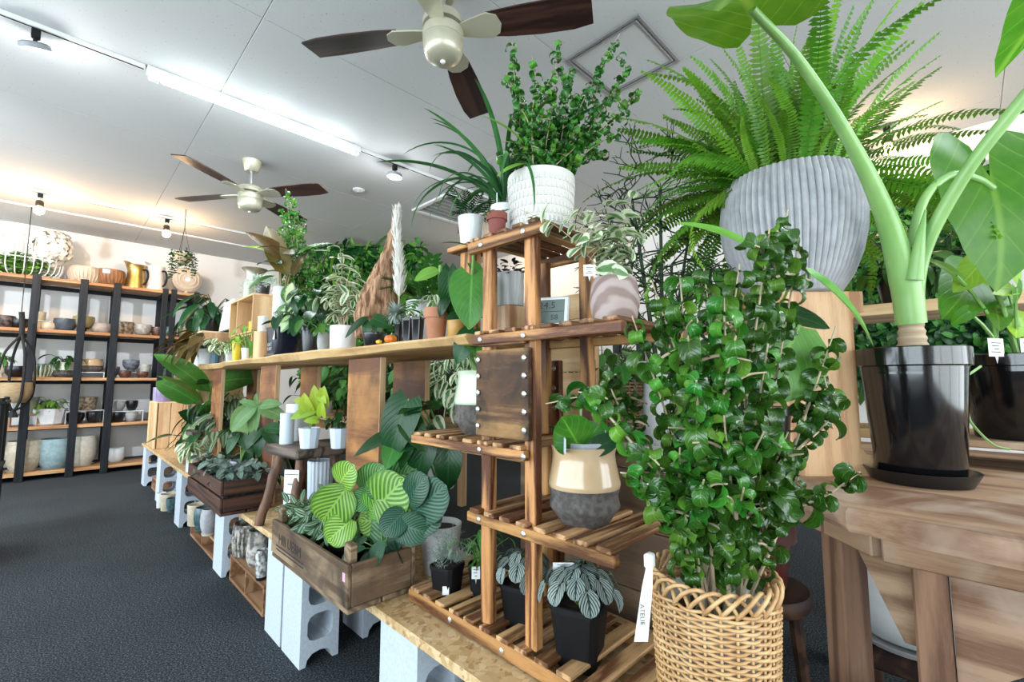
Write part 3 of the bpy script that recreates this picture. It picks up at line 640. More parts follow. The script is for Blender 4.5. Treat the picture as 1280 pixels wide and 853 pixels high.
row(2, [(28, 24, 14, 'bowl', 'black', 'wide black bowl pot behind an upright '+D % 'third'), (119, 24, 16, 'twotone', 'tan', 'two tone tan and black pot on a riser '+D % 'third', dict(mat2='stone', lift=.07)),
 (147, 12, 14, 'foot', 'bluegrey', 'grey glazed footed cup pot '+D % 'third'), (168, 17, 15, 'foot', 'bluegrey', 'dark blue glazed footed bowl raised behind small brown pot '+D % 'third', dict(lift=.075, dy=.2)),
 (161, 13, 9, 'bowl', 'choc', 'small brown mottled pot before the blue footed bowl '+D % 'third', dict(dy=.08)), (183, 12, 8, 'bowl', 'choc', 'small brown mottled pot under the stacked olive one '+D % 'third', dict(dy=.1)),
 (186, 12, 9, 'cyl', 'greymos', 'small olive mottled pot stacked on another '+D % 'third', dict(lift=.079, dy=.1)), (215, 12, 12, 'cyl', 'green', 'dark green small pot behind the far uprights '+D % 'third')])
for q_, x_, y_, l_, h_ in ((119, .24, .13, 'two tone tan pot', .069), (168, .18, .2, 'dark blue footed bowl', .074)):
    st = thing('pot_riser', 'low clear riser under the '+l_+' on the rack', 'stand', (wy(q_, 400, RY+y_).x, RY+y_, BZ[2])); boxpart('top', (0, 0, h_-.004), (x_, .12, .008), M_acr, st, .001)
    for s in (-1, 1): boxpart('side', (s*(x_/2-.004), 0, (h_-.008)/2), (.008, .12, h_-.008), M_acr, st, .001)
t, r, hh, zz = rackpot(57, 25, 17, 2, 'bowl', 'green', 'green striped glazed bowl on terracotta saucer '+D % 'third', sauc='tan'); ribs(t, r, hh, 20, PM['palegreen'])
row(3, [(104, 18, 13, 'bowl', 'black', 'matte black bowl pot behind an upright '+D % 'fourth'), (127, 15, 13, 'bowl', 'black', 'matte black bowl pot under the mosaic cylinder '+D % 'fourth'), (116, 22, 16, 'cyl', 'mosaic', 'dark mosaic cylinder pot on a riser '+D % 'fourth', dict(lift=.155, dy=.22)),
 (156, 15, 12, 'bowl', 'black', 'black glazed small bowl below the grey one '+D % 'fourth', dict(dy=.1)), (156, 15, 12, 'bowl', 'grey', 'grey small bowl on the riser '+D % 'fourth', dict(lift=.135, dy=.14)),
 (173, 12, 12, 'bowl', 'black', 'black small bowl on the riser beside the grey bowl '+D % 'fourth', dict(lift=.135, dy=.14)), (173, 13, 12, 'bowl', 'grey', 'grey small bowl under the riser beside the pine box '+D % 'fourth', dict(dy=.1))])
for q_, x_, y_, l_, h_ in ((116, .34, .22, 'mosaic cylinder pot', .154), (164, .36, .14, 'two small bowls', .134)):
    st = thing('pot_riser', 'clear riser under the '+l_+' on the rack', 'stand', (wy(q_, 400, RY+y_).x, RY+y_, BZ[3])); boxpart('top', (0, 0, h_-.004), (x_, .13, .008), M_acr, st, .001)
    for s in (-1, 1): boxpart('side', (s*(x_/2-.004), 0, (h_-.008)/2), (.008, .13, h_-.008), M_acr, st, .001)
t, r, hh, zz = rackpot(42, 25, 20, 3, 'facet', 'grey', 'grey angular bowl pot on a wooden stand '+D % 'fourth', lift=.14)
st = thing('plant_stand', 'small brown wooden stand under the grey angular bowl on the rack', 'stand', (t.location.x, RY+.22, BZ[3])); boxpart('top', (0, 0, .1275), (.24, .2, .025), W_table, st, .003)
for s in (-1, 1): boxpart('leg', (s*.115, 0, .0575), (.03, .2, .115), W_table, st, .003)
row(4, [(46, 36, 37, 'egg', 'sand', 'tall sand coloured egg shaped pot on saucer '+D % 'lowest', dict(sauc='sandlight')), (83, 34, 36, 'egg', 'aqua', 'tall pale blue egg shaped pot half hidden by an upright '+D % 'lowest', dict(sauc='aqua')),
 (118, 25, 36, 'egg', 'sandlight', 'tall cream egg shaped pot on saucer '+D % 'lowest', dict(sauc='sandlight')), (158, 18, 17, 'round', 'white', 'white rounded pot next to the bench end '+D % 'lowest'), (7, 22, 38, 'egg', 'aqua', 'tall teal egg shaped pot below the macrame hanger '+D % 'lowest', dict(sauc='aqua'))])
# ------------------------------------------------------------------ long bench: concrete blocks and OSB boards
BX0, BX1, BT = .70, 1.16, .425
def block_mesh():
    """hollow block stood on end: two through holes and half notches at its ends, holes along y"""
    mb = MB(); w, d, h = .15, .19, .40
    def arcpts(cx, cz, rx, rz, n=12): return [(cx+rx*math.copysign(abs(math.cos(2*PI*i/n+PI/12))**.6, math.cos(2*PI*i/n+PI/12)), cz+rz*math.copysign(abs(math.sin(2*PI*i/n+PI/12))**.6, math.sin(2*PI*i/n+PI/12))) for i in range(n)]
    # outline with notches top and bottom
    def notch(zc, s): return [(.052*c, zc+s*.045*max(0, q)) for c, q in ((-1, 0), (-.9, .5), (-.55, .9), (0, 1), (.55, .9), (.9, .5), (1, 0))]
    out = [(-w/2, 0)]+notch(0, 1)+[(w/2, 0), (w/2, h)]+notch(h, -1)[::-1]+[(-w/2, h)]
    holes = [arcpts(0, .135, .05, .05), arcpts(0, .265, .05, .05)]
    import mathutils
    loops = [out]+holes; flat = [p for l in loops for p in l]
    tris = mathutils.geometry.tessellate_polygon([[Vector((x, z, 0)) for x, z in l] for l in loops])
    n = len(flat); V = [(x, -d/2, z) for x, z in flat]+[(x, d/2, z) for x, z in flat]; F = [tuple(t) for t in tris]+[tuple(i+n for i in t[::-1]) for t in tris]; o = 0
    for l in loops:
        k = len(l)
        for i in range(k): F.append((o+i, o+(i+1) % k, n+o+(i+1) % k, n+o+i))
        o += k
    mb.add(V, F); me = mb.mesh('concrete_block', M_concrete, 0)
    import bmesh
    bm = bmesh.new(); bm.from_mesh(me); bmesh.ops.recalc_face_normals(bm, faces=bm.faces); bm.to_mesh(me); bm.free(); return me
bmesh_block = block_mesh()
BL = [(1.16, 'under the near bench end'), (1.94, 'showing holes under the weathered crate corner'), (2.15, 'close behind the one under the crate corner'), (3.08, 'under the dark brown crate'),
      (4.3, 'third from the bench far end'), (5.25, 'second from the bench far end'), (6.2, 'at the bench far end')]
for y, lab in BL:
    o = bpy.data.objects.new('concrete_block', bmesh_block); link(o); o.location = (.715+.075, y, 0); tag(o, 'pale concrete block stood on end '+lab, 'block', 'front bench blocks')
for y, lab in ((1.16, 'below the plant stand'), (1.94, 'behind the crate corner block'), (3.08, 'behind the brown crate block'), (4.3, 'behind the third from the far end'), (5.25, 'behind the second from the far end'), (6.2, 'behind the far end one')):
    o = bpy.data.objects.new('concrete_block', bmesh_block); link(o); o.location = (1.06, y+.03, 0); tag(o, 'pale concrete block of the rear row, '+lab, 'block', 'rear bench blocks')
bd = thing('bench_top', 'golden OSB boards laid on concrete blocks as a long low bench', 'bench', (0, 0, BT))
for y0, y1 in ((-.62, 1.2), (1.203, 3.02), (3.023, 4.83), (4.833, 6.32)): boxpart('board', ((BX0+BX1)/2, (y0+y1)/2, -.0125), (BX1-BX0, y1-y0, .025), M_osb, bd, .002)
# ------------------------------------------------------------------ live edge shelf on plywood uprights
ST = 1.215
sh = thing('live_edge_shelf', 'long pale live edge plank shelf above the bench', 'shelf', (0, 0, ST))
mb = MB(); n = 60; V = []; ye, ys = 4.42, .99
for i in range(n+1):
    t = i/n; y = ye+(ys-ye)*t; xe = .80+.012*math.sin(y*5.1)+.008*math.sin(y*11.7+1)+.02*math.sin(y*1.9); th = .036+.006*math.sin(y*3.3+.5)
    V += [(xe+.004, y, 0), (xe-.006, y, -.008), (xe+.010, y, -th+.004), (xe+.022, y, -th), (1.27+.02*math.sin(y*2.3), y, -th), (1.27+.02*math.sin(y*2.3), y, 0)]
F = []
for i in range(n):
    for j in range(6): F.append((i*6+j, i*6+(j+1) % 6, (i+1)*6+(j+1) % 6, (i+1)*6+j))
F += [tuple(range(6))[::-1], tuple(range(n*6, n*6+6))]
mb.add(V, F).obj('plank', W_live, sh, 30)
for y, lab in ((1.67, 'nearest pair, below the driftwood'), (2.80, 'second pair, behind the pachira'), (3.95, 'third pair, behind the broad leafed plant')):
    t = thing('shelf_support', 'plywood uprights carrying the live edge shelf, '+lab, 'support', (0, y, BT))
    for x in (.86, 1.12): o = boxpart('upright', (x, 0 if x < 1 else .09, (ST-.045-BT)/2), (.022, .26, ST-.045-BT), W_ply, t, .001); boxpart('edge_strip', (x, (-.1315 if x < 1 else -.0415), (ST-.045-BT)/2), (.0225, .003, ST-.045-BT), M_plyedge, t, .0005)
    boxpart('tie_board', (.99, .18, .25), (.26, .02, .12), W_ply, t, .001)
# ------------------------------------------------------------------ tiered plant stand
PX = .80
ps = thing('plant_stand', 'burnt cedar tiered plant stand with slatted shelves and bolted rails', 'plant stand', (0, 0, BT))
M_bolt = plain('bolt', (.62, .61, .58), .35, metal=.8)
def bolt(y, z, x=PX-.014):
    key = 'bolt'
    if key not in _boxes: _boxes[key] = MB().lathe([(0, .0), (.0075, 0), (.0072, .0025), (.004, .0045), (0, .005)], 12, M=Matrix.Rotation(-PI/2, 4, 'Y')).mesh('bolt', M_bolt, 50)
    o = bpy.data.objects.new('bolt', _boxes[key]); link(o, ps); o.location = (x, y, z-BT); return o
BH = BT
def rail(y0, y1, z0, z1, x=PX): boxpart('rail', (x-.004, (y0+y1)/2, (z0+z1)/2-BT), (.02, y1-y0, z1-z0), W_stand, ps, .0025)
def tier(y0, y1, z0, z1, sl0, sl1, xb=1.06, n=None, back=True):
    """front and back rail with slats across"""
    rail(y0, y1, z0, z1)
    if back: rail(y0, y1, z0, z1, xb)
    n = n or max(2, round((y1-y0)/.062)); st = (y1-y0)/n
    for i in range(n):
        y = y0+st*(i+.5); boxpart('slat', ((PX+xb)/2-.004, y, z1-BT+.005), (xb-PX+.02, st*.64, .011), W_standx, ps, .003)
tier(.42, 1.225, BT+.004, BT+.038, 0, 0, n=13)
tier(.505, .955, .717, .742, 0, 0, n=8)
tier(.748, 1.228, .893, .917, 0, 0, n=8)
tier(.478, .94, 1.178, 1.203, 0, 0, n=8)
tier(.69, .962, 1.432, 1.462, 0, 0, xb=1.07, n=5)
for y in (.905, .748):
    boxpart('post', (PX+.02, y, (1.44-.46)/2+.04), (.026, .036, 1.44-BT-.04), W_standz, ps, .003)
    boxpart('post', (1.045, y, (1.44-.46)/2+.04), (.026, .036, 1.44-BT-.04), W_standz, ps, .003)
    for z in (.73, .905, 1.19, 1.447): bolt(y, z)
for y in (.6, .48): bolt(y, .448)
for y in (.82, 1.02): bolt(y, BT+.022)
W_char = wood('charred_panel', (.30, .16, .06), (.09, .04, .018), (.008, .006, .005), axis=1, scale=1.8, dirt=.6, rough=.65, rings=24, dscale=7)
boxpart('charred_panel', (PX-.002, .832, 1.051-BT), (.014, .19, .222), W_char, ps, .002)
boxpart('charred_panel', (PX-.002, .832, 1.175-BT), (.012, .16, .006), W_char, ps, .001)
for y in (.915, .748):
    for i in range(5): bolt(y, .965+i*.043, PX-.011)
for y in (.895, .775):
    boxpart('back_post', (1.09, y, .36), (.02, .036, .72), W_standz, ps, .003)
    for i in range(5): bolt(y, .88+i*.06, 1.077)
# ------------------------------------------------------------------ pine box and boards standing behind the stand
bx = thing('wooden_box', 'tall dull brown wooden box standing behind the plant stand, wicker basket on its lid', 'box', (1.38, .865, .001))
W_box = wood('brown_box', (.24, .16, .10), (.13, .08, .05), axis=1, scale=.7, rough=.7)
for i in range(5): boxpart('board', (-.19, 0, .084+i*.166), (.018, .55, .163), W_box, bx, .002); boxpart('end_board', (0, -.266, .084+i*.166), (.36, .018, .163), W_box, bx, .002)
boxpart('end_board', (0, .266, .42), (.36, .018, .83), W_box, bx, .002); boxpart('lid', (0, 0, .845), (.42, .58, .018), W_box, bx, .002)
bx = thing('pine_crate', 'upright pine crate of horizontal boards behind the digital clock', 'crate', (1.205, .985, .856))
for i in range(6): boxpart('board', (-.034, 0, .044+i*.084), (.014, .26, .081), W_cratex, bx, .002)
boxpart('side', (.015, .123, .255), (.084, .014, .51), W_crate, bx, .002); boxpart('side', (.015, -.123, .255), (.084, .014, .51), W_crate, bx, .002)
# ------------------------------------------------------------------ teak table
TZ = .84
tb = thing('teak_table', 'heavy weathered teak table with braced legs carrying the black pot', 'table', (0, 0, 0))
out = [(1.275, .36), (1.17, .27), (1.085, .18), (1.06, .10), (1.05, .0), (1.04, -.3), (1.05, -.9), (2.3, -.9), (2.32, .55), (1.5, .55)]
def sub(out, n=3):
    r = []
    for i, p in enumerate(out):
        q = out[(i+1) % len(out)]
        for j in range(n): t = j/n; r.append((p[0]*(1-t)+q[0]*t+.004*rnd.uniform(-1, 1), p[1]*(1-t)+q[1]*t+.004*rnd.uniform(-1, 1)))
    return r
oo = sub(out); cx, cy = 1.5, -.1; ins = [(x+(cx-x)*.012, y+(cy-y)*.012) for x, y in oo]; n = len(oo); mb = MB()
V = [(x, y, TZ-.045) for x, y in ins]+[(x, y, TZ-.035) for x, y in oo]+[(x, y, TZ-.008) for x, y in oo]+[(x, y, TZ) for x, y in ins]
F = [tuple(range(n)), tuple(range(3*n, 4*n))[::-1]]+[(k*n+i, (k+1)*n+i, (k+1)*n+(i+1) % n, k*n+(i+1) % n) for k in range(3) for i in range(n)]
F = [f[::-1] for f in F]
mb.add(V, F).obj('tabletop', W_table, tb, 30)
boxpart('apron', (1.165, -.36, .765), (.03, 1.0, .065), W_table, tb, .003)
boxpart('apron', (1.27, .24, .765), (.03, .26, .065), W_table, tb, .003, (0, 0, math.radians(-45)))
boxpart('apron', (1.8, .46, .765), (.9, .03, .065), W_table, tb, .003)
def leg(x, y, a, ln=.765): boxpart('leg', (x, y, ln/2), (.075, .05, ln), W_tablez, tb, .004, (0, 0, a))
leg(1.195, .075, 0); leg(1.29, .225, math.radians(-30)); leg(2.2, .42, 0); leg(1.22, -.8, 0); leg(2.2, -.8, 0)
# braces: boards under the apron, cut at a slant below
mb = MB(); mb.poly([(-.0, 0), (.0, .22), (-.52, .22), (-.52, .11), (-.13, .11)], -.016, .016); o = mb.obj('brace', W_tablex, tb, 30); o.matrix_basis = Matrix(((0, 0, 1, 1.205), (1, 0, 0, .048), (0, 1, 0, .512), (0, 0, 0, 1)))
mb = MB(); mb.poly([(0, 0), (.0, .17), (.09, .17), (.02, 0)], -.014, .014); o = mb.obj('brace', W_tablex, tb, 30); o.matrix_basis = Matrix(((0, 0, 1, 1.235), (1, 0, 0, .102), (0, 1, 0, .565), (0, 0, 0, 1)))
# ------------------------------------------------------------------ low slatted platform in front of the table
pf = thing('slatted_platform', 'dark slatted mat lying on the bench between the wicker basket and teak table', 'platform', (.93, -.2, BT+.001))
for i in range(6): boxpart('slat', (-.19+i*.076, 0, .022), (.062, .76, .018), W_darky, pf, .003)
for s in (-1, 1): boxpart('bearer', (0, s*.3, .0065), (.44, .04, .012), W_dark, pf, .002)
# ------------------------------------------------------------------ crates, stools
def crate(name, label, x0, x1, y0, y1, z, h, matx, maty, nb=1, gap=.006, posts=True, post_up=.05, th=.014, cat='crate'):
    """slatted crate; boards along y on the long sides (maty) and along x on the ends (matx)"""
    t = thing(name, label, cat, ((x0+x1)/2, (y0+y1)/2, z)); lx, ly = x1-x0, y1-y0; bh = (h-.018-gap*(nb-1))/nb
    for i in range(nb):
        zc = .018+bh/2+i*(bh+gap)
        for s in (-1, 1): boxpart('board', (s*(lx/2-th/2), 0, zc), (th, ly, bh), maty, t, .003); boxpart('end_board', (0, s*(ly/2-th/2), zc), (lx-2*th-.001, th, bh), matx, t, .003)
    k = max(2, round(lx/.1)); w = lx/k
    for i in range(k): boxpart('base_board', (-lx/2+w*(i+.5), 0, .008), (w*.94, ly-.004, .016), maty, t, .003)
    if posts:
        for sx in (-1, 1):
            for sy in (-1, 1): boxpart('corner_post', (sx*(lx/2-th-.012), sy*(ly/2-th-.022), (h+post_up)/2+.008), (.024, .04, h+post_up-.016), matx, t, .003)
    return t
CR = crate('wooden_crate', 'weathered wooden crate of striped leafed plants overhanging the bench edge', .615, .840, 1.27, 1.90, BT+.001, .135, W_oldx, W_old)
M_soot = plain('faded_ink', (.035, .025, .02), .9)
bpy.ops.object.select_all(action='DESELECT')
def text(body, size, mat, parent, M, name='lettering', ext=.0004):
    cu = bpy.data.curves.new(name, 'FONT'); cu.body = body; cu.size = size; cu.extrude = ext; cu.align_x = 'CENTER'; cu.align_y = 'CENTER'; cu.resolution_u = 2
    o0 = bpy.data.objects.new(name, cu); COL.objects.link(o0); dg = bpy.context.evaluated_depsgraph_get(); me = bpy.data.meshes.new_from_object(o0.evaluated_get(dg)); bpy.data.objects.remove(o0)
    me.materials.clear(); me.materials.append(mat); o = bpy.data.objects.new(name, me); link(o, parent); o.matrix_basis = M; return o
MY = Matrix(((0, 0, -1, -.1132), (-1, 0, 0, .13), (0, 1, 0, .082), (0, 0, 0, 1)))    # on the face towards -x, reading along -y
text('HIII UEBM', .05, M_soot, CR, MY)
for i in range(2): boxpart('brand_bar', (-.1131, .13, .054-i*.012), (.0006, .26, .005), M_soot, CR, .0001)
pk = boxpart('pink_sticker', (-.1131, -.295, .10), (.0008, .016, .024), plain('pink_paper', (.75, .42, .55), .6), CR, .0002)
BC = crate('brown_crate', 'dark brown slatted crate full of small patterned leaves at the bench edge', .60, .84, 2.60, 3.36, BT+.001, .165, W_dark, W_darky, nb=2, gap=.012, post_up=-.02)
sb = thing('plastic_tray', 'pale blue plastic tray inside the dark brown crate', 'tray', (.72, 2.95, BT+.019)); boxpart('base', (0, 0, .02), (.15, .5, .04), M_bluewhite, sb, .01); boxpart('rim', (0, 0, .055), (.17, .56, .03), M_bluewhite, sb, .008)
def stool(name, label, x, y, z0, z1, lx, ly, rz, top, legm, lr=.022, splay=.10):
    t = thing(name, label, 'stool', (x, y, z0), rz); H = z1-z0; mb = MB(); mb.box((0, 0, H-.022), (lx, ly, .044), 0, .008); mb.obj('seat', top, t, 0)
    for sx in (-1, 1):
        for sy in (-1, 1):
            a = Vector((sx*(lx/2-.05), sy*(ly/2-.055), H-.04)); b = Vector((sx*(lx/2-.05+splay*.6), sy*(ly/2-.055+splay*.5), .001)); pts = [a.lerp(b, i/6)+Vector((rnd.uniform(-.004, .004), rnd.uniform(-.004, .004), 0)) for i in range(7)]
            MB().tube(pts, [lr*rnd.uniform(.85, 1.1) for _ in pts], 10).obj('leg', legm, t, 60)
    return t
SZ = .79
stool('log_stool', 'low stool with dark grey plank seat and peeled branch legs, white pots on it', .85, 2.20, BT+.001, SZ, .25, .31, math.radians(6), W_stool, M_bark)
stool('small_stool', 'small dark branch legged stool at the bench far end under a trailing plant', .87, 4.35, BT+.001, .70, .22, .26, 0, W_stool, M_bark, .018, .06)
# dividers on the floor below the bench
def cubby(name, label, x0, x1, y0, y1, h, k):
    t = thing(name, label, 'crate', ((x0+x1)/2, (y0+y1)/2, .001)); lx, ly = x1-x0, y1-y0
    boxpart('top_board', (0, 0, h-.007), (lx, ly, .014), W_under, t, .002); boxpart('base_board', (0, 0, .007), (lx, ly, .014), W_under, t, .002); boxpart('back_board', (lx/2-.006, 0, h/2), (.012, ly-.002, h-.029), W_under, t, .001)
    for i in range(k+1): boxpart('divider', (-.007, -ly/2+.006+(ly-.012)*i/k, h/2), (lx-.016, .012, h-.029), W_under, t, .001)
    return h+.001
CB = []
h1 = cubby('divided_crate', 'small open fronted wooden crate under ribbed grey pots below bench', .74, 1.0, 2.36, 2.93, .135, 2)
h2 = cubby('divided_crate', 'small open fronted wooden crate under two egg shaped cups below the bench', .74, .98, 3.28, 3.95, .125, 2)
h3 = cubby('divided_crate', 'small wooden crate below the bench far end holding brown cartons', .76, .98, 5.45, 5.95, .12, 2)
def floorpot(px_, pyb, w, h, kind, m, z, desc, mat2=None, sauc=None, rib=0, soil=False):
    p = wz(px_, pyb, z); k = mpp(p); r, hh = w*k/2, h*k; t = thing('plant_pot', desc, 'pot', (p.x+r*.7, p.y+r*.7, z), 0, 'pots under the bench'); zz = 0
    if sauc: saucer(t, r*.82, .014, PM[sauc]); zz = .005
    pot(t, kind, r, hh-zz, PM[m], PM[mat2] if mat2 else None, soil, z=zz)
    if rib: ribs(t, r, hh, rib, PM[m], 1.1)
    return t
pm('ashglaze', (.1, .085, .075), (.55, .52, .47), .5, 30, 0, .7); pm('speckwhite', (.12, .12, .12), (.72, .72, .7), .4, 46); pm('teal', (.03, .07, .085), (.1, .17, .19), .3, 30); pm('mauve', (.36, .35, .38), (.46, .45, .47), .7, 26)
floorpot(301, 700, 40, 40, 'cyl', 'ashglaze', h1, 'large grey ribbed pot on the divided crate nearest the crate of plants', sauc='ashglaze', rib=22); floorpot(315, 712, 30, 44, 'tulip', 'ashglaze', h1, 'grey drip glazed pot between ribbed and speckled pots below bench', sauc='ashglaze')
floorpot(322, 728, 16, 36, 'round', 'speckwhite', h1, 'black speckled white small pot on the divided crate', sauc='black')
floorpot(246, 666, 20, 28, 'round', 'teal', h2, 'dark teal round cup on saucer on the divided crate below the bench', sauc='teal'); floorpot(254, 672, 20, 32, 'round', 'mauve', h2, 'pale mauve egg cup pot on saucer below the bench', sauc='sandlight'); floorpot(238, 660, 22, 26, 'cyl', 'sand', h2, 'sand coloured pot behind the teal cup below the bench', sauc='sand')
floorpot(204, 640, 20, 20, 'cyl', 'sand', .001, 'sand coloured striped pot on the carpet under the bench'); floorpot(210, 643, 14, 18, 'bowl', 'teal', .001, 'dark teal bowl pot on the carpet beside a block under bench'); floorpot(197, 636, 10, 18, 'cyl', 'white', .001, 'white narrow pot on the carpet behind a block under bench')
for i, (dy, dz) in enumerate(((0, 0), (0, .082), (.16, 0))):
    o = boxpart('carton', (.84, 5.6+dy, .122+.04+dz), (.12, .14, .08), plain('carton_brown', (.14, .085, .055), .8), None, .002); tag(o, ['brown cardboard carton at the base of the stack under bench far end', 'brown cardboard carton on top of another under bench far end', 'brown cardboard carton standing alone behind the stack under bench'][i], 'carton', 'cartons under the bench')
# wire basket under the bench, near end
wb = thing('wire_basket', 'round white wire basket below the OSB bench at its near end', 'basket', (.98, .86, .28))
for i, (r, z) in enumerate(((.15, .11), (.135, .06), (.11, .02), (.05, .0))): MB().tube([(r*math.cos(a*PI/14), r*math.sin(a*PI/14), z) for a in range(29)], .002, 5, cap=False).obj('hoop', M_metal, wb)
for i in range(16):
    a = i*PI/8; MB().tube(spline([(.15*math.cos(a), .15*math.sin(a), .11), (.135*math.cos(a), .135*math.sin(a), .06), (.11*math.cos(a), .11*math.sin(a), .02), (.05*math.cos(a), .05*math.sin(a), 0)]), .0015, 4).obj('wire', M_metal, wb)
wo = thing('upturned_box', 'dark box on the carpet holding up the white wire basket', 'box', (.98, .86, .001)); boxpart('body', (0, 0, .1375), (.3, .3, .275), M_blackmat, wo, .004); boxpart('lid', (0, 0, .2765), (.31, .31, .003), M_blackmat, wo, .001)
# ------------------------------------------------------------------ leaf kinds
G = leafmat
L_barok = G('ficus_leaf', (.014, .10, .010), (.12, .34, .035), 'plain', .22, 5, amt=.55, transl=.15, spec=.6)
L_barokhi = G('young_ficus_leaf', (.06, .22, .02), (.22, .42, .06), 'plain', .25, 5, amt=.3, transl=.2)
L_deep = G('deep_green_leaf', (.007, .048, .010), (.035, .12, .028), 'plain', .26, 8, amt=.35, spec=.3); L_mid = G('mid_green_leaf', (.035, .15, .02), (.13, .30, .06), 'plain', .34, 8, amt=.3)
L_light = G('light_green_leaf', (.10, .28, .03), (.25, .45, .10), 'plain', .35, 8, amt=.25); L_lime = G('lime_leaf', (.30, .46, .03), (.48, .62, .12), 'plain', .4, 6, amt=.2)
L_aloc = G('elephant_ear_leaf', (.05, .20, .006), (.2, .38, .04), 'plain', .38, 6, .5, .12, transl=.45); L_fern = G('fern_leaf', (.085, .27, .014), (.28, .50, .06), 'plain', .45, 3, amt=.38, transl=.2)
L_cala = G('striped_round_leaf', (.018, .11, .02), (.16, .34, .12), 'stripe', .33, 9, .55, .3); L_calahi = G('bright_striped_leaf', (.035, .17, .015), (.27, .48, .09), 'stripe', .3, 8, .55, .2)
L_trad = G('silver_striped_leaf', (.02, .085, .025), (.33, .46, .33), 'long', .35, 5, amt=.2); L_ivy = G('variegated_ivy_leaf', (.09, .22, .05), (.72, .78, .58), 'edge', .45, 4, amt=.15)
L_vari = G('variegated_leaf', (.03, .14, .03), (.68, .74, .52), 'edge', .4, 5, amt=.2); L_dief = G('pale_centred_leaf', (.02, .14, .025), (.55, .72, .36), 'centre', .35, 7, amt=.2)
L_pep = G('silver_ridged_leaf', (.012, .022, .022), (.33, .41, .38), 'silver', .42, 4, .9, .2, transl=.05); L_fit = G('grey_netted_leaf', (.03, .07, .05), (.32, .42, .36), 'net', .5, 7, amt=.3, transl=.05)
L_bronze = G('bronze_leaf', (.085, .05, .012), (.2, .16, .04), 'plain', .4, 8, amt=.3); L_art = G('silver_needle_leaf', (.40, .50, .44), (.58, .66, .58), 'plain', .6, 3, amt=.2, transl=.1)
L_dracena = G('strap_leaf', (.018, .10, .025), (.10, .26, .08), 'plain', .35, 3, amt=.3); L_red = G('dark_succulent_leaf', (.014, .012, .014), (.05, .035, .035), 'plain', .4, 3, amt=.3, transl=0)
M_stemg = plain('green_stem', (.12, .26, .05), .5, col2=(.2, .36, .1), scale=14); M_stemb = plain('woody_stem', (.36, .28, .17), .7, col2=(.5, .42, .28), scale=20); M_stemd = plain('dark_stem', (.035, .05, .02), .6)
M_petiole = plain('pale_petiole', (.16, .34, .085), .35, col2=(.26, .45, .15), scale=3, stretch=(4, 4, .6))
LM = leafmesh
K_barok = [LM('leaf', m, 1, .6, .55, .6, 0, .12, dr, 0, 9, 4, .2) for m, dr in ((L_barok, 4.6), (L_barok, 3.8), (L_barok, 5.2), (L_barok, 2.6), (L_barok, 4.2), (L_barokhi, 4.4), (L_barok, 3.0), (L_barokhi, 3.6))]
K_barok2 = [LM('leaf', m, 1, .62, .55, .6, 0, .12, dr, 0, 6, 2, .2) for m, dr in ((L_barok, 4.4), (L_barok, 3.4), (L_barok, 5.0), (L_barok, 2.2), (L_barokhi, 4.2))]
K_oval = lambda m, w=.5, dr=.5: [LM('leaf', m, 1, w, .6, .8, 0, .2, dr, .004, 8, 4), LM('leaf', m, 1, w*.9, .6, .8, 0, .3, dr*1.7, .006, 8, 4)]
K_lance = lambda m, w=.28, dr=.6: [LM('leaf', m, 1, w, .55, 1.0, 0, .25, dr, .004, 9, 4), LM('leaf', m, 1, w*.85, .55, 1.0, 0, .3, dr*1.6, .006, 9, 4)]
K_heart = lambda m, w=.75, dr=.6, lb=.22: [LM('leaf', m, 1, w, .28, .85, lb, .15, dr, .003, 9, 6), LM('leaf', m, 1, w*.9, .28, .85, lb, .22, dr*1.5, .005, 9, 6)]
K_small = lambda m, w=.5: [LM('leaf', m, 1, w, .6, .8, 0, .2, .6, 0, 4, 2), LM('leaf', m, 1, w, .6, .8, 0, .3, 1.1, 0, 4, 2)]
K_round = lambda m, w=.92, dr=.5: [LM('leaf', m, 1, w, .42, .5, .06, .12, dr, .006, 12, 8), LM('leaf', m, 1, w*.92, .42, .52, .06, .2, dr*1.6, .008, 12, 8)]
KL = {}
def kl(kind, m, *a):
    k = (kind, m.name)+a
    if k not in KL: KL[k] = {'oval': K_oval, 'lance': K_lance, 'heart': K_heart, 'round': K_round, 'small': K_small}[kind](m, *a)
    return KL[k]
def pxleaf(root, me, b, t, D0, D1, face=.7, sw=1.0, up=(0, 0, 1), name='leaf', eff=.92, roll=None):
    """one leaf between two measured points; face: how far its upper side turns to the camera side"""
    p = wd(b[0], b[1], D0)-root.location; q = wd(t[0], t[1], D1)-root.location
    n = Vector(up)*(1-face)+(-_F)*face
    if roll: n = n+Vector(roll)
    return leafobj(me, root, frame(p, q-p, n, (q-p).length/eff, sw), name)
def loc(root, px_, py_, D): return wd(px_, py_, D)-root.location
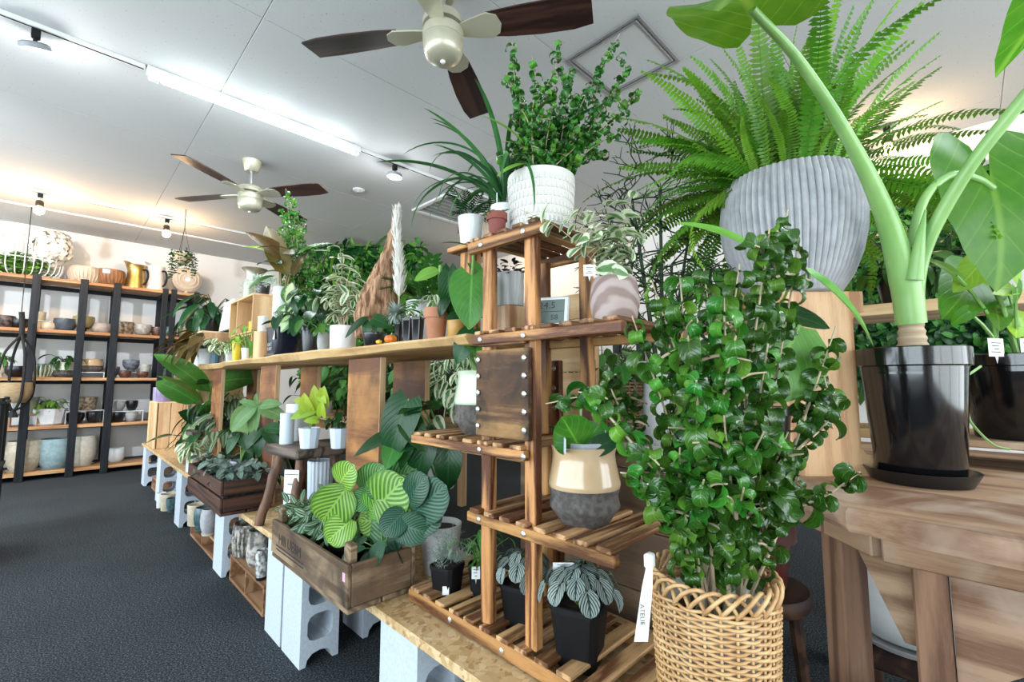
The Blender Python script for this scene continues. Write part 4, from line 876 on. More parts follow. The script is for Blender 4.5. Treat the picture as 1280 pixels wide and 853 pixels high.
# ------------------------------------------------------------------ curly leafed ficus in the wicker basket
BK = Vector((.775, .315, BT+.001)); BR, BHt = .093, .322
fx = thing('curly_ficus', 'tall curly leafed ficus in a honey coloured wicker basket in front of the plant stand', 'potted plant', BK)
M_wick = plain('wicker', (.46, .25, .10), .5, col2=(.66, .43, .21), scale=30, bump=.2); M_wickd = plain('dark_wicker', (.16, .085, .04), .55, col2=(.26, .15, .075), scale=30)
def wicker(root, r0, r1, h, mat, ns=22, nr=30, tr=.0035, rim=True, segs=3):
    rad = lambda z: r0+(r1-r0)*(z/h)**.8
    mb = MB()
    for i in range(ns):
        a = 2*PI*i/ns; mb.tube([(rad(h*t)*math.cos(a), rad(h*t)*math.sin(a), h*t) for t in (0, .33, .66, 1)], tr*.9, 5)
    o = mb.obj('wicker_stakes', mat, root, 180); o['kind'] = 'stuff'
    mb = MB(); n = ns*segs
    for k in range(nr):
        z = h*(k+.5)/nr; V = []
        for j in range(n+1):
            a = 2*PI*j/n; s = math.cos(a*ns/2+PI*k); V.append(((rad(z)+s*tr*1.5)*math.cos(a), (rad(z)+s*tr*1.5)*math.sin(a), z))
        mb.tube(V, tr*1.02, 5, cap=False)
    o = mb.obj('wicker_weave', mat, root, 180); o['kind'] = 'stuff'
    MB().lathe([(0, 0), (r0, 0), (r0, .006), (0, .006)], 24).obj('base', mat, root)
    if rim:
        mb = MB()
        for i in range(ns):
            a0 = 2*PI*i/ns; V = []
            for j in range(9):
                t = j/8; a = a0+t*2*PI*3.2/ns; V.append(((r1+.006*math.sin(t*PI*2))*math.cos(a), (r1+.006*math.sin(t*PI*2))*math.sin(a), h+.032*math.sin(PI*t)*(1)-.004))
            mb.tube(V, tr*1.25, 5)
        o = mb.obj('braided_rim', mat, root, 180); o['kind'] = 'stuff'
wicker(fx, .073, BR, BHt, M_wick, 26, 58, .0026)
pot(fx, 'cone', .082, .25, M_whitegl, z=.055, name='inner_pot')
tips = [(985, 262, .74), (962, 285, .70), (925, 330, .70), (1000, 300, .78), (880, 335, .74), (850, 345, .66), (815, 352, .72), (905, 372, .62), (945, 358, .80), (1045, 408, .76), (790, 395, .70), 
        (860, 420, .60), (920, 420, .58), (960, 430, .62), (835, 400, .84), (870, 480, .58), (905, 520, .58), (955, 540, .6), (850, 560, .62), (880, 600, .6), (930, 610, .6), (985, 540, .70), (1000, 590, .72), (830, 520, .78), (900, 450, .85), (950, 500, .85)]
P0 = Vector((0, 0, .27))
stems = []
for (x, y, D) in tips:
    e = loc(fx, x, y, D); b = P0+Vector((rnd.uniform(-.035, .035), rnd.uniform(-.035, .035), 0)); m = b.lerp(e, .45)+Vector((rnd.uniform(-.02, .02), rnd.uniform(-.02, .02), .03)); stems.append([b, m, e])
for path in (((858, 640, .68), (812, 580, .66), (765, 525, .68), (735, 497, .70), (682, 505, .74)), ((850, 660, .68), (818, 635, .64), (800, 592, .62)), ((930, 650, .68), (990, 636, .68), (1035, 618, .66), (1075, 590, .66)), ((940, 620, .7), (1000, 560, .72), (1038, 520, .76), (1030, 470, .76)), ((850, 620, .7), (805, 560, .76), (770, 500, .80), (760, 470, .82))):
    stems.append([P0+Vector((rnd.uniform(-.03, .03), rnd.uniform(-.03, .03), 0))]+[loc(fx, *q) for q in path])
twigs(fx, branchify(stems, 3, (.03, .075)), K_barok, .018, (.030, .050), .30, M_stemb, .0034, whorl=2, out=.75, up=.15, cap=290)
# white fabric ribbon tied to the rim
rb = thing('fabric_tag', 'white ribbon tag with printed letters tied to the wicker basket rim', 'tag', (0, 0, 0))
p0, p1 = wd(812, 706, .70), wd(801, 802, .66); q = [p0.lerp(p1, t) for t in (0, .12, .3, .6, 1)]; mb = MB(); V = []; ws = (.005, .006, .008, .009, .010)
for p, w in zip(q, ws):
    for s in (-1, 1): V += [p+_R*s*w-_F*.001, p+_R*s*w*.96]
mb.add(V, [f for i in range(4) for f in ((i*4, i*4+2, i*4+6, i*4+4), (i*4+1, i*4+5, i*4+7, i*4+3), (i*4, i*4+4, i*4+5, i*4+1), (i*4+2, i*4+3, i*4+7, i*4+6))]+[(0, 1, 3, 2), (16, 18, 19, 17)]).obj('ribbon', plain('white_fabric', (.78, .78, .76), .8), rb, 60)
MB().box(p0+Vector((0, 0, .006)), (.018, .012, .022), 0, .005).obj('knot', MATS['white_fabric'], rb, 60)
dn = (p1-p0).normalized(); c = q[3]+(q[4]-q[3])*.35-_F*.0045; side = _R
Mt = Matrix(((dn.x, side.x, -_F.x, c.x), (dn.y, side.y, -_F.y, c.y), (dn.z, side.z, -_F.z, c.z), (0, 0, 0, 1)))
text('ATELIE', .0095, M_ink, rb, Mt @ Matrix.Translation((-.01, -.004, 0)), ext=.0001)
# ------------------------------------------------------------------ black pot with the elephant ear on the table
AP = Vector((1.49, .098, TZ+.001))
al = thing('elephant_ear', 'giant elephant ear with thick pale stalks in a glossy black pot on the teak table', 'potted plant', AP)
saucer(al, .110, .030, M_blackp); pot(al, 'nursery', .110, .312, M_glossblack, z=.007)
def stalk(pts, r, name='petiole', m=None): n = (len(pts)-1)*6; MB().tube(spline([loc(al, *p) for p in pts], 6), [float(np.interp(i/n*(len(r)-1), range(len(r)), r)) for i in range(n+1)], 14).obj(name, m or M_petiole, al, 60)
DA = (AP-_C).dot(_F)
mb = MB(); base = loc(al, 1141, 436, DA); top_ = loc(al, 1138, 398, DA)
ns = 9; mb.tube([base.lerp(top_, i/ns) for i in range(ns+1)], [.028+.003*(i % 2)-.0008*i for i in range(ns+1)], 14); mb.obj('trunk', plain('ringed_trunk', (.30, .2, .12), .8, col2=(.5, .4, .27), scale=5, stretch=(1, 1, 14)), al, 60)
stalk([(1139, 405, DA), (1131, 350, DA), (1105, 265, DA-.02), (1062, 175, DA-.08), (1000, 78, DA-.16), (940, 12, DA-.24)], (.030, .031, .021, .0135, .010, .008)); stalk([(1142, 405, DA), (1146, 345, DA), (1165, 290, DA-.03), (1215, 205, DA-.10), (1290, 110, DA-.18), (1330, 60, DA-.22)], (.020, .018, .0145, .013, .012, .011))
stalk([(1138, 370, DA), (1140, 310, DA+.02), (1155, 250, DA+.02), (1188, 219, DA+.02), (1222, 224, DA+.03), (1242, 236, DA+.03)], (.013, .0115, .0095, .008, .007)); stalk([(1143, 350, DA-.03), (1150, 300, DA-.04), (1157, 262, DA-.045)], (.018, .002), 'leaf_sheath', L_light if 0 else M_petiole)
def earmesh(name, mat, cup=.12, droop=.25, na=40, nr=8):
    """broad elephant ear blade about its stalk, tip towards +y, two lobes behind"""
    A = [0, 15, 35, 60, 90, 120, 145, 160, 170, 178]; Rr = [1.0, .84, .72, .65, .62, .68, .76, .72, .48, .12]; V = [(0, 0, 0)]; UV = [(.5, .43)]; F = []
    for k in range(1, nr+1):
        q = k/nr
        for j in range(na+1):
            a = -178+356*j/na; r = float(np.interp(abs(a), A, Rr))*q*(1+.012*math.sin(j*1.9)*q); x, y = r*math.sin(math.radians(a)), r*math.cos(math.radians(a))
            V.append((x, y, cup*abs(x)-droop*max(0, y)**2-.10*max(0, -y)**2+.012*math.sin(j*1.3)*q*q)); UV.append((.5+.5*max(-1, min(1, x/.72)), (y+.76)/1.76))
    n1 = na+1
    for j in range(na): F.append((0, 1+j+1, 1+j))
    for k in range(nr-1):
        for j in range(na): o = 1+k*n1+j; F.append((o, o+1, o+n1+1, o+n1))
    me = bpy.data.meshes.new(name); me.from_pydata(V, [], F); me.materials.append(mat); uv = me.uv_layers.new(name='UVMap'); lp = np.zeros(len(me.loops), dtype=np.int32); me.loops.foreach_get('vertex_index', lp)
    uv.data.foreach_set('uv', np.array(UV, dtype=np.float32)[lp].ravel()); me.polygons.foreach_set('use_smooth', [True]*len(F)); me.update(); return me
K_al = earmesh('leaf', L_aloc); K_al2 = earmesh('leaf', L_aloc, .2, .35)
pxleaf(al, K_al, (1241, 236), (1275, 345), DA+.03, DA-.02, .97, 1.0)
pxleaf(al, K_al2, (938, 11), (900, -60), DA-.24, DA-.42, .1, .9); pxleaf(al, K_al2, (1400, -70), (1246, 31), DA-.3, DA-.28, .3, .5)
# ------------------------------------------------------------------ fern in the fluted pot
LP = Vector((1.46, .335, TZ+.001))
wb_ = thing('wood_pedestal', 'tall solid wood pedestal with curved notches holding up the fluted grey pot', 'pedestal', LP, math.radians(-45))
ph = .475; out = [(-.125, 0), (.135, 0), (.135, .05), (.108, .055), (.095, .07), (.095, .40), (.1, .412), (.125, .42), (.125, ph), (-.125, ph)]
mb = MB(); mb.poly(out, -.09, .09); o = mb.obj('block', W_logb, wb_, 30); o.matrix_basis = Matrix(((1, 0, 0, 0), (0, 0, -1, 0), (0, 1, 0, 0), (0, 0, 0, 1)))
FP = LP+Vector((.0, .0, ph+.001))
fn = thing('boston_fern', 'large arching fern in a grey fluted pot on the wood pedestal', 'potted plant', FP)
M_flute = plain('fluted_grey', (.33, .33, .35), .75, col2=(.43, .43, .45), scale=26, bump=.25)
n = 64
def flut(a, r, z): return r*(1+.032*(abs(math.sin(a*n/2))*2-1)) if .01 < z < .336 else r
prof = [(0, 0), (.108, 0), (.114, .006), (.138, .05), (.160, .11), (.173, .17), (.177, .23), (.171, .29), (.158, .335), (.153, .337), (.148, .325), (.13, .26), (0, .26)]
MB().lathe(prof, n*4, (0, 0, 0), None, flut).obj('pot', M_flute, fn, 50); MB().lathe([(0, .315), (.143, .305), (.143, .29), (0, .29)], 24).obj('soil', M_soil, fn)
def frondmesh(droop, npin=30, wmax=.085, seed=0, mat=None):
    R = random.Random(seed); mb = MB(); y = z = 0.0; pts = []; N_ = 14
    for i in range(N_+1):
        t = i/N_; a = droop*t**1.3
        if i: y += math.cos(a)/N_; z -= math.sin(a)/N_
        pts.append((y, z, a))
    mb.tube([(0, p[0], p[1]) for p in pts], [.004*(1-.8*i/N_) for i in range(N_+1)], 4)
    V = []; F = []; UV = []
    for k in range(npin):
        t = .08+.92*k/npin; i = min(int(t*N_), N_-1); f = t*N_-i; yy = pts[i][0]*(1-f)+pts[i+1][0]*f; zz = pts[i][1]*(1-f)+pts[i+1][1]*f; a = pts[i][2]
        L = wmax*min(1, (t+.12)*2.6)*(1-t**3*.85)*R.uniform(.85, 1.1); wd_ = .46/npin
        for s in (-1, 1):
            c, sn = math.cos(a), math.sin(a); dz = -L*R.uniform(.05, .4); fw = L*.22; o = len(V)
            q = [(0, -wd_*.5, 0), (0, wd_*.6, 0), (s*L*.55, wd_*.9+fw*.5, dz*.4+.004), (s*L, fw, dz), (s*L*.55, -wd_*.9+fw*.5, dz*.4+.004)]
            for x, b, h in q: V.append((x, yy+b*c+h*sn, zz-b*sn+h*c))
            F.append((o, o+4, o+2, o+1)); F.append((o+4, o+3, o+2))
    mb.add(V, F); me = mb.mesh('frond', mat or L_fern, 180); return me
K_frond = [frondmesh(d, 36, w, i) for i, (d, w) in enumerate(((.7, .072), (1.1, .07), (1.5, .075), (.45, .065), (1.9, .07)))]
items = []
for i in range(430):
    a = i*2.39996+rnd.uniform(-.6, .6); t = (i+.5)/430; e = math.radians(82-84*t+rnd.gauss(0, 16)); h = azv(a); tw = -(h.x+h.y)*.707; short = rnd.random() < .42
    if (tw > .3 and e < .95) or (tw > .0 and e < .15) or e < -.6: continue
    d = h*math.cos(e)+Vector((0, 0, math.sin(e))); L = rnd.uniform(.16, .3) if short else rnd.uniform(.34, .53)
    me = K_frond[rnd.choice((0, 1, 2, 4)) if short else (rnd.choice((3, 0)) if t < .3 else rnd.choice((0, 1, 2) if t < .75 else (1, 2, 4)))]
    items.append((me, frame(h*rnd.uniform(.02, .12)+Vector((0, 0, .318)), d, Vector((0, 0, 1))-h*.3+Vector((rnd.gauss(0, .55), rnd.gauss(0, .55), 0)), L)))
putleaves(fn, items, name='frond')
# ------------------------------------------------------------------ small black pot with broad leaves behind the ficus
bp = thing('broad_leaf_plant', 'broad leafed plant in a small black pot on a white saucer beside the wood pedestal', 'potted plant', (1.335, .385, TZ+.001))
saucer(bp, .072, .014, M_whitegl); pot(bp, 'nursery', .062, .17, M_blackp, z=.005)
DB = (bp.location-_C).dot(_F); K_bl = LM('leaf', L_mid, 1, .72, .4, .7, .08, .12, .3, .003, 10, 6); K_bl2 = LM('leaf', L_deep, 1, .6, .4, .75, .08, .12, .3, .003, 10, 6); K_bl3 = LM('leaf', L_light, 1, .24, .5, .85, 0, .3, .5, .003, 10, 4)
for me, b, t, d0, d1, fc, sw in ((K_bl, (1000, 408), (958, 490), .80, .74, .92, 1.25), (K_bl2, (965, 388), (1036, 402), DB-.2, DB-.25, .5, 1.1), (K_bl3, (1000, 335), (1118, 408), .95, .92, .4, 1.2), (K_bl3, (955, 322), (866, 258), .80, .80, .4, 1.3), (K_bl, (975, 470), (960, 400), DB, DB-.1, .7, 1), (K_bl2, (985, 470), (1018, 460), DB, DB-.1, .7, 1)):
    pxleaf(bp, me, b, t, d0, d1, fc, sw); pb = loc(bp, b[0], b[1], d0); MB().tube(bez((0, 0, .15), (0, 0, max(.2, pb.z*.8)), pb, 8), .0032, 6).obj('petiole', M_stemg, bp)
# ------------------------------------------------------------------ items on the plant stand
TT = 1.4685     # slat tops of the five tiers
T2, T4, T3, T5 = 1.2095, .7485, .9235, .4445
def potplace(px_, pyb, z, rpx): # centre of a pot whose front foot stands at (px, pyb) on height z
    p = wz(px_, pyb, z); k = mpp(p); r = rpx*k; h = Vector((p.x, p.y, 0)).normalized(); return Vector((p.x, p.y, z))+h*r*.8, r*1.05, k*1.08
c, r, k = potplace(672, 291, TT, 42); wt = thing('curly_ficus', 'bushy small curly ficus in the big white pot embossed with rows, on the top tier', 'potted plant', (.925, .81, TT))
M_emb = plain('embossed_white', (.62, .60, .56), .7); r = .094; h = .172
mb = MB(); mb.lathe([(0, 0), (r*.82, 0), (r*.86, .004), (r*.99, h*.94), (r, h*.955), (r*.99, h), (r*.93, h), (r*.9, h*.85), (0, h*.82)], 40); mb.obj('pot', M_emb, wt)
dm = MB().lathe([(.0042, -.011), (.0055, 0), (.0042, .011), (0, .012)], 6).mesh('embossed_rib', M_emb, 180)
mb = MB()
for kx in range(7):
    for j in range(44):
        a = 2*PI*(j+.5*(kx % 2))/44; z = h*(.07+.13*kx); rr = r*(.86+.13*z/h); mb.box((rr*math.cos(a), rr*math.sin(a), z), (.0055, .0065, .017), 0, .0022, Matrix.Rotation(a, 3, 'Z'))
o = mb.obj('embossed_ribs', M_emb, wt, 60); o['kind'] = 'stuff'
MB().lathe([(0, h*.9), (r*.9, h*.9), (r*.9, h*.87), (0, h*.87)], 24).obj('soil', M_soil, wt)
st_ = []; D0 = (wt.location-_C).dot(_F)
for (x, y) in ((640, 52), (665, 70), (697, 58), (690, 92), (715, 85), (750, 100), (775, 42), (792, 78), (762, 125), (800, 112), (790, 140), (640, 95), (632, 92), (650, 120), (680, 125), (720, 120), (740, 145), (775, 165), (655, 150), (630, 175), (668, 165), (700, 150), (720, 170), (748, 180), (690, 185), (640, 190), (765, 190), (710, 100), (670, 105), (735, 115)):
    e = loc(wt, x, y, D0+rnd.uniform(-.14, .14)); b = Vector((rnd.uniform(-.05, .05), rnd.uniform(-.05, .05), h*.88)); st_.append([b, b.lerp(e, .5)+Vector((rnd.uniform(-.02, .02), rnd.uniform(-.02, .02), .02)), e])
twigs(wt, branchify(st_, 3, (.03, .07)), K_barok2, .0185, (.020, .034), .2, M_stemb, .0018, whorl=2, out=.75, up=.1, cap=290)
for b_, t_, sw in (((655, 180), (612, 133), 1.2), ((660, 205), (622, 208), 1)): pxleaf(wt, K_bl3, b_, t_, D0-.05, D0-.1, .4, sw)
# terracotta, ponytail and palm behind
tc = thing('terracotta_pot', 'tiny reddish terracotta pot with a white marker beside the big embossed white pot', 'pot', (.815, .872, TT)); pot(tc, 'terracotta', .028, .062, M_terradark); bush(tc, .055, 6, kl('lance', L_mid, .3), (.01, .02), (50, 85), (.02, .04), (-50, 10)); boxpart('marker', (-.008, -.008, .085), (.012, .002, .06), M_white, tc, .0005, (0, 0, PI/4))
yt = thing('strap_leaf_plant', 'white potted plant with long arching strap leaves on the top tier of the stand', 'potted plant', (.915, .950, TT)); pot(yt, 'cone', .040, .13, M_whitegl)
K_strap = [LM('leaf', L_dracena, 1, w, .25, .6, 0, .5, d, 0, 16, 2) for w, d in ((.05, 1.5), (.04, 2.1), (.055, 1.0), (.032, 2.5))]
items = []; lft = Vector((-.707, .707, 0))
for i in range(34):
    a = math.radians(135)+rnd.gauss(0, .9) if i < 24 else rnd.uniform(0, 6.28); e = math.radians(rnd.uniform(38, 85)); hh = azv(a); items.append((K_strap[i % 4], frame(hh*.006+Vector((0, 0, .12+.0015*i)), hh*math.cos(e)+Vector((0, 0, math.sin(e))), Vector((0, 0, 1))-hh*.5+Vector((rnd.uniform(-.3, .3), rnd.uniform(-.3, .3), 0)), rnd.uniform(.26, .46))))
MB().tube([(0, 0, .115), (0, 0, .18)], [.008, .006], 8).obj('trunk', M_stemg, yt); putleaves(yt, items)
pd = thing('wooden_riser', 'slim wooden riser on the live edge shelf holding a small white potted palm', 'stand', (.93, 1.12, ST+.001)); boxpart('column', (0, 0, .14), (.05, .05, .28), W_standz, pd, .003); boxpart('top', (0, 0, .288), (.11, .11, .016), W_stand, pd, .003)
pl_ = thing('parlour_palm', 'little parlour palm in a white square pot beside the strap leaf plant', 'potted plant', (.93, 1.12, ST+.2985)); pot(pl_, 'cone', .043, .10, M_whitegl)
def palmfrond(n, w, droop, L1, mat, seed):
    R = random.Random(seed); V = []; F = []; mb = MB(); pts = []; y = z = 0
    for i in range(11):
        a = droop*i/10
        if i: y += math.cos(a)/10; z -= math.sin(a)/10
        pts.append((y, z, a))
    mb.tube([(0, p[0], p[1]) for p in pts], [.009*(1-.07*i) for i in range(11)], 4)
    for k in range(n):
        t = .3+.7*k/(n-1); i = min(int(t*10), 9); f = t*10-i; p = Vector((0, pts[i][0]*(1-f)+pts[i+1][0]*f, pts[i][1]*(1-f)+pts[i+1][1]*f)); a = pts[i][2]
        for s in (-1, 1):
            L = L1*(1-.5*t**2)*R.uniform(.85, 1.1); fwd = .5+.5*t; d = Vector((s*1, fwd*math.cos(a), -fwd*math.sin(a)-.25)).normalized(); nn = Vector((0, math.sin(a), math.cos(a))); sd = d.cross(nn).normalized(); o = len(V)
            for tt, ww in ((0, .15), (.25, .9), (.55, 1), (.8, .55), (1, 0)):
                c = p+d*L*tt-Vector((0, 0, .12*L*tt*tt)); V += [c-sd*w*ww, c+sd*w*ww]
            F += [(o+2*j, o+2*j+1, o+2*j+3, o+2*j+2) for j in range(4)]
    mb.add(V, F); return mb.mesh('frond', mat, 180)
K_palm = [palmfrond(8, .028, d, .38, L_mid, i) for i, d in enumerate((.6, 1.0, 1.4))]; K_palmd = [palmfrond(8, .028, d, .38, L_deep, i) for i, d in enumerate((.6, 1.0, 1.4))]
def palm(root, z0, n, fr, L, el=(35, 85), r0=.01):
    items = []
    for i in range(n):
        a = i*2.4+rnd.uniform(-.4, .4); e = math.radians(rnd.uniform(*el)); h = azv(a); items.append((rnd.choice(fr), frame(h*r0*rnd.random()+Vector((0, 0, z0)), h*math.cos(e)+Vector((0, 0, math.sin(e))), Vector((0, 0, 1))-h*.4, rnd.uniform(*L))))
    putleaves(root, items, name='frond')
palm(pl_, .095, 13, K_palmd, (.08, .13))
# ivy in the marbled pot
iv = thing('variegated_ivy', 'variegated ivy in a swirled mauve brown pot on the wide shelf of the stand', 'potted plant', (.93, .585, T2)); k = mpp(iv.location)
M_marb = NT('marbled'); w_ = M_marb.new('ShaderNodeTexWave'); w_.inputs['Scale'].default_value = 9; w_.inputs['Distortion'].default_value = 5; w_.inputs['Detail'].default_value = 2; M_marb.t.links.new(M_marb.coords((1, 1, 1.6)), w_.inputs['Vector']); w_.bands_direction = 'DIAGONAL'
M_marb.put(M_marb.b.inputs['Base Color'], M_marb.ramp(w_.outputs[0], [(.2, (.25, .17, .15)), (.75, (.42, .33, .31))])); M_marb.b.inputs['Roughness'].default_value = .6; M_marb = M_marb.m
pot(iv, 'waist', 31*k, 60*k, M_marb, soil=True); K_ivy = [LM('leaf', L_ivy, 1, .85, .35, .7, .2, .15, .7, .02, 6, 6)]; DI = (iv.location-_C).dot(_F)
st_ = []
for (x, y) in ((735, 262), (760, 250), (790, 245), (775, 280), (735, 295), (720, 300), (745, 330), (790, 310), (765, 345), (705, 275), (650, 262), (780, 262), (715, 260), (800, 290)):
    e = loc(iv, x, y, DI+rnd.uniform(-.06, .06)); b = Vector((rnd.uniform(-.02, .02), rnd.uniform(-.02, .02), 54*k)); st_.append([b, b.lerp(e, .55)+Vector((0, 0, .03)), e])
twigs(iv, st_, K_ivy, .017, (.028, .05), .22, M_stemb, .0014, whorl=1, out=.7, up=.0)
label_tag(iv, loc(iv, 737, 352, DI-.065), .026, .026, CAMAZ, stalk=.012, lines=4)
# succulent in grey striped pot
su = thing('dark_succulent', 'small dark succulent in a grey striped pot behind the digital clock', 'potted plant', (.915, .922, T2+.086)); M_strip = plain('striped_grey', (.3, .3, .3), .7, col2=(.55, .55, .54), scale=9, stretch=(9, 9, .6))
pot(su, 'straight', .040, .095, M_strip); bush(su, .088, 50, kl('oval', L_red, .55), (.012, .045), (5, 85), (.018, .028), (-40, 10))
wb2 = thing('wood_offcut', 'pale wood block under the grey striped succulent pot', 'block', (.915, .922, T2)); boxpart('block', (0, 0, .0425), (.075, .07, .085), W_log, wb2, .002)
# digital clock
ck = thing('digital_clock', 'white digital clock with grey display behind the stand post', 'clock', (.868, .745, T2), math.radians(-105)); ck.rotation_euler = (0, 0, math.radians(-62))
tilt = Matrix.Rotation(math.radians(-18), 4, 'X'); o = MB().box((0, 0, .045), (.112, .018, .088), 0, .007).obj('body', M_white, ck, 30); o.matrix_basis = Matrix.Translation((0, 0, .0015)) @ tilt
o = MB().box((0, -.0093, .046), (.09, .0015, .066), 0, .0005).obj('display', plain('lcd_grey', (.16, .2, .19), .2), ck, 0); o.matrix_basis = Matrix.Translation((0, 0, .0015)) @ tilt
dsp = o
text('24.5', .026, M_ink, dsp, Matrix(((1, 0, 0, 0), (0, 0, -1, -.0102), (0, 1, 0, .062), (0, 0, 0, 1))), ext=.0001); text('58', .02, M_ink, dsp, Matrix(((1, 0, 0, .02), (0, 0, -1, -.0102), (0, 1, 0, .028), (0, 0, 0, 1))), ext=.0001)
boxpart('divider', (0, -.0102, .045), (.084, .0004, .0012), M_ink, dsp, .0001); o = boxpart('foot', (0, .03, .022), (.07, .008, .05), M_white, ck, .002, (math.radians(25), 0, 0))
# two tone pots
c, r, k = potplace(731, 664, T4, 46); hy = thing('hoya', 'thick round leafed plant in a glossy tan and stone grey pot on the lower shelf', 'potted plant', (c.x, c.y, T4)); h = 92*k
pot(hy, 'twotone', r, h, PM['tan'], PM['stone'], soil=False); pot(hy, 'facet', r*.78, h*.32, plain('grey_liner', (.42, .45, .48), .5), None, True, 'inner_pot', z=h*.74)
DH = (hy.location-_C).dot(_F); K_hoya = LM('leaf', L_barok, 1, .85, .5, .6, 0, .1, .4, 0, 10, 6); K_hoya2 = LM('leaf', L_deep, 1, .45, .5, .7, 0, .2, .4, 0, 10, 4)
for me, b, t, d0, d1, fc, sw in ((K_hoya, (726, 563), (708, 528), DH-.02, DH-.06, .8, 1.2), (K_hoya, (726, 562), (750, 530), DH, DH+.02, .7, 1), (K_hoya2, (735, 566), (772, 545), DH-.04, DH-.05, .6, 1.3), (K_hoya2, (722, 560), (690, 528), DH+.05, DH+.1, .3, .6)): pxleaf(hy, me, b, t, d0, d1, fc, sw)
MB().tube(bez(loc(hy, 722, 568, DH-.02), loc(hy, 727, 540, DH-.02), loc(hy, 726, 500, DH), 7), .003, 6).obj('stem', M_stemg, hy); boxpart('blank_label', loc(hy, 706, 557, DH-.055), (.034, .002, .034), M_bluewhite, hy, .0008, (0, 0, PI/4*3+PI/2)); boxpart('white_marker', loc(hy, 757, 545, DH+.02), (.006, .001, .05), M_white, hy, .0004, (0, .1, PI/4))
c, r, k = potplace(578, 548, T3, 34); ph_ = thing('tall_philodendron', 'philodendron with a tall stem in a pale green and grey two tone pot', 'potted plant', (.915, 1.045, T3)); k = mpp(ph_.location); r = 35*k; h = 78*k
pot(ph_, 'twotone', r, h, PM['palegreen'], PM['stone']); DP = (ph_.location-_C).dot(_F)
MB().tube(spline([(0, 0, h*.85), loc(ph_, 587, 440, DP), loc(ph_, 588, 380, DP-.03), loc(ph_, 591, 335, DP-.02), loc(ph_, 592, 305, DP)], 5), [.009-.0003*i for i in range(21)], 9).obj('stem', M_stemg, ph_)
K_ph = LM('leaf', L_mid, 1, .72, .3, .8, .18, .12, .5, .003, 12, 8); K_phd = LM('leaf', L_deep, 1, .6, .4, .8, .1, .15, .9, .004, 12, 6)
for me, b, t, d0, d1, fc, sw in ((K_ph, (590, 345), (586, 402), DP-.08, DP-.14, .9, 1.1), (K_phd, (562, 335), (562, 395), DP+.1, DP+.06, .8, .55), (K_phd, (588, 395), (562, 388), DP, DP-.05, .5, 1), (K_phd, (590, 400), (608, 385), DP, DP-.03, .5, 1), (K_phd, (592, 412), (568, 445), DP-.02, DP-.08, .6, 1), (K_ph, (590, 420), (600, 445), DP-.02, DP-.08, .6, .8), (K_ph, (592, 310), (555, 295), DP, DP, .2, .6), (K_ph, (592, 310), (608, 288), DP, DP, .2, .5), (K_ph, (590, 330), (606, 345), DP+.02, DP, .6, .7)): pxleaf(ph_, me, b, t, d0, d1, fc, sw)
# lower tier: silver plants
def blackpot(name, label, x, y, z, r, h, kind='square', rot=.3): t = thing(name, label, 'potted plant', (x, y, z)); pot(t, kind, r, h, M_blackmat, rot=rot); return t
pp = blackpot('silver_peperomia', 'silver ridged leaf peperomia in a black square pot at the front of the lowest tier', .885, .665, T5, .058, .135)
def mound(root, z0, n, me, L, R, H, tilt=(20, 85)):
    items = []
    for i in range(n):
        t = math.sqrt((i+.5)/n); a = i*2.39996; h = azv(a); p = h*R*t+Vector((0, 0, z0+H*math.sqrt(max(0, 1-t*t*.9)))); q = math.radians(tilt[0]+(tilt[1]-tilt[0])*t+rnd.uniform(-12, 12)); d = h*math.cos(q)-Vector((0, 0, 1))*math.sin(q); s = rnd.uniform(*L); items.append((rnd.choice(me), frame(p-d*s*.5, d, h*math.sin(q)+Vector((0, 0, math.cos(q))), s)))
    mb = MB()
    for me_, M in items[::2]: mb.tube(bez((0, 0, z0-.01), (M.translation.x*.3, M.translation.y*.3, M.translation.z), M.translation, 4), .0016, 4)
    mb.obj('stems', M_stemg, root, 60); putleaves(root, items)
K_pep = [LM('leaf', L_pep, 1, .92, .40, .52, .14, .12, .5, .008, 10, 8), LM('leaf', L_pep, 1, .86, .40, .54, .14, .2, .8, .01, 10, 8)]
mound(pp, .125, 24, K_pep, (.040, .052), .098, .085, (0, 55))
pq = blackpot('silver_peperomia', 'silver ridged leaf peperomia half hidden behind the two front posts of the stand', .90, .86, T5, .05, .115); mound(pq, .105, 22, K_pep, (.036, .048), .09, .08, (0, 55))
ar = blackpot('silver_artemisia', 'feathery silver grey plant in a black pot with a white sticker on the lowest tier', .862, 1.135, T5, .042, .095, 'square'); items = []
K_ndl = [LM('leaf', L_art, 1, .10, .4, .6, 0, 0, d, 0, 3, 1) for d in (.3, .9)]
for i in range(46):
    a = i*2.4; e = math.radians(rnd.uniform(15, 88)); h = azv(a); l = rnd.uniform(.05, .115); p1 = Vector((0, 0, .09))+h*math.cos(e)*l+Vector((0, 0, math.sin(e)*l)); 
    for j in range(26):
        t = .35+.65*j/26; p = Vector((0, 0, .09)).lerp(p1, t); a2 = rnd.uniform(0, 6.28); d = azv(a2)*.8+Vector((0, 0, .5))+h*.4; items.append((rnd.choice(K_ndl), frame(p, d, Vector((0, 0, 1)), rnd.uniform(.014, .026))))
joinleaves('foliage', items, ar); boxpart('sticker', (-.0285, -.0315, .035), (.019, .0008, .024), M_white, ar, .0002, (0, 0, -PI/4))
dk = blackpot('leafy_herb', 'narrow leafed green plant in a black pot with a label beside the silver grey one', .925, 1.05, T5, .042, .10, 'nursery'); bush(dk, .09, 44, kl('lance', L_mid, .2), (.02, .12), (40, 88), (.035, .06), (-30, 40), stem=M_stemg, sr=.001); label_tag(dk, (-.045, -.025, .062), .024, .034, CAMAZ, stalk=.015)
lb = pp; label_tag(pp, (-.02, .03, .165), .05, .02, CAMAZ, stalk=.03)
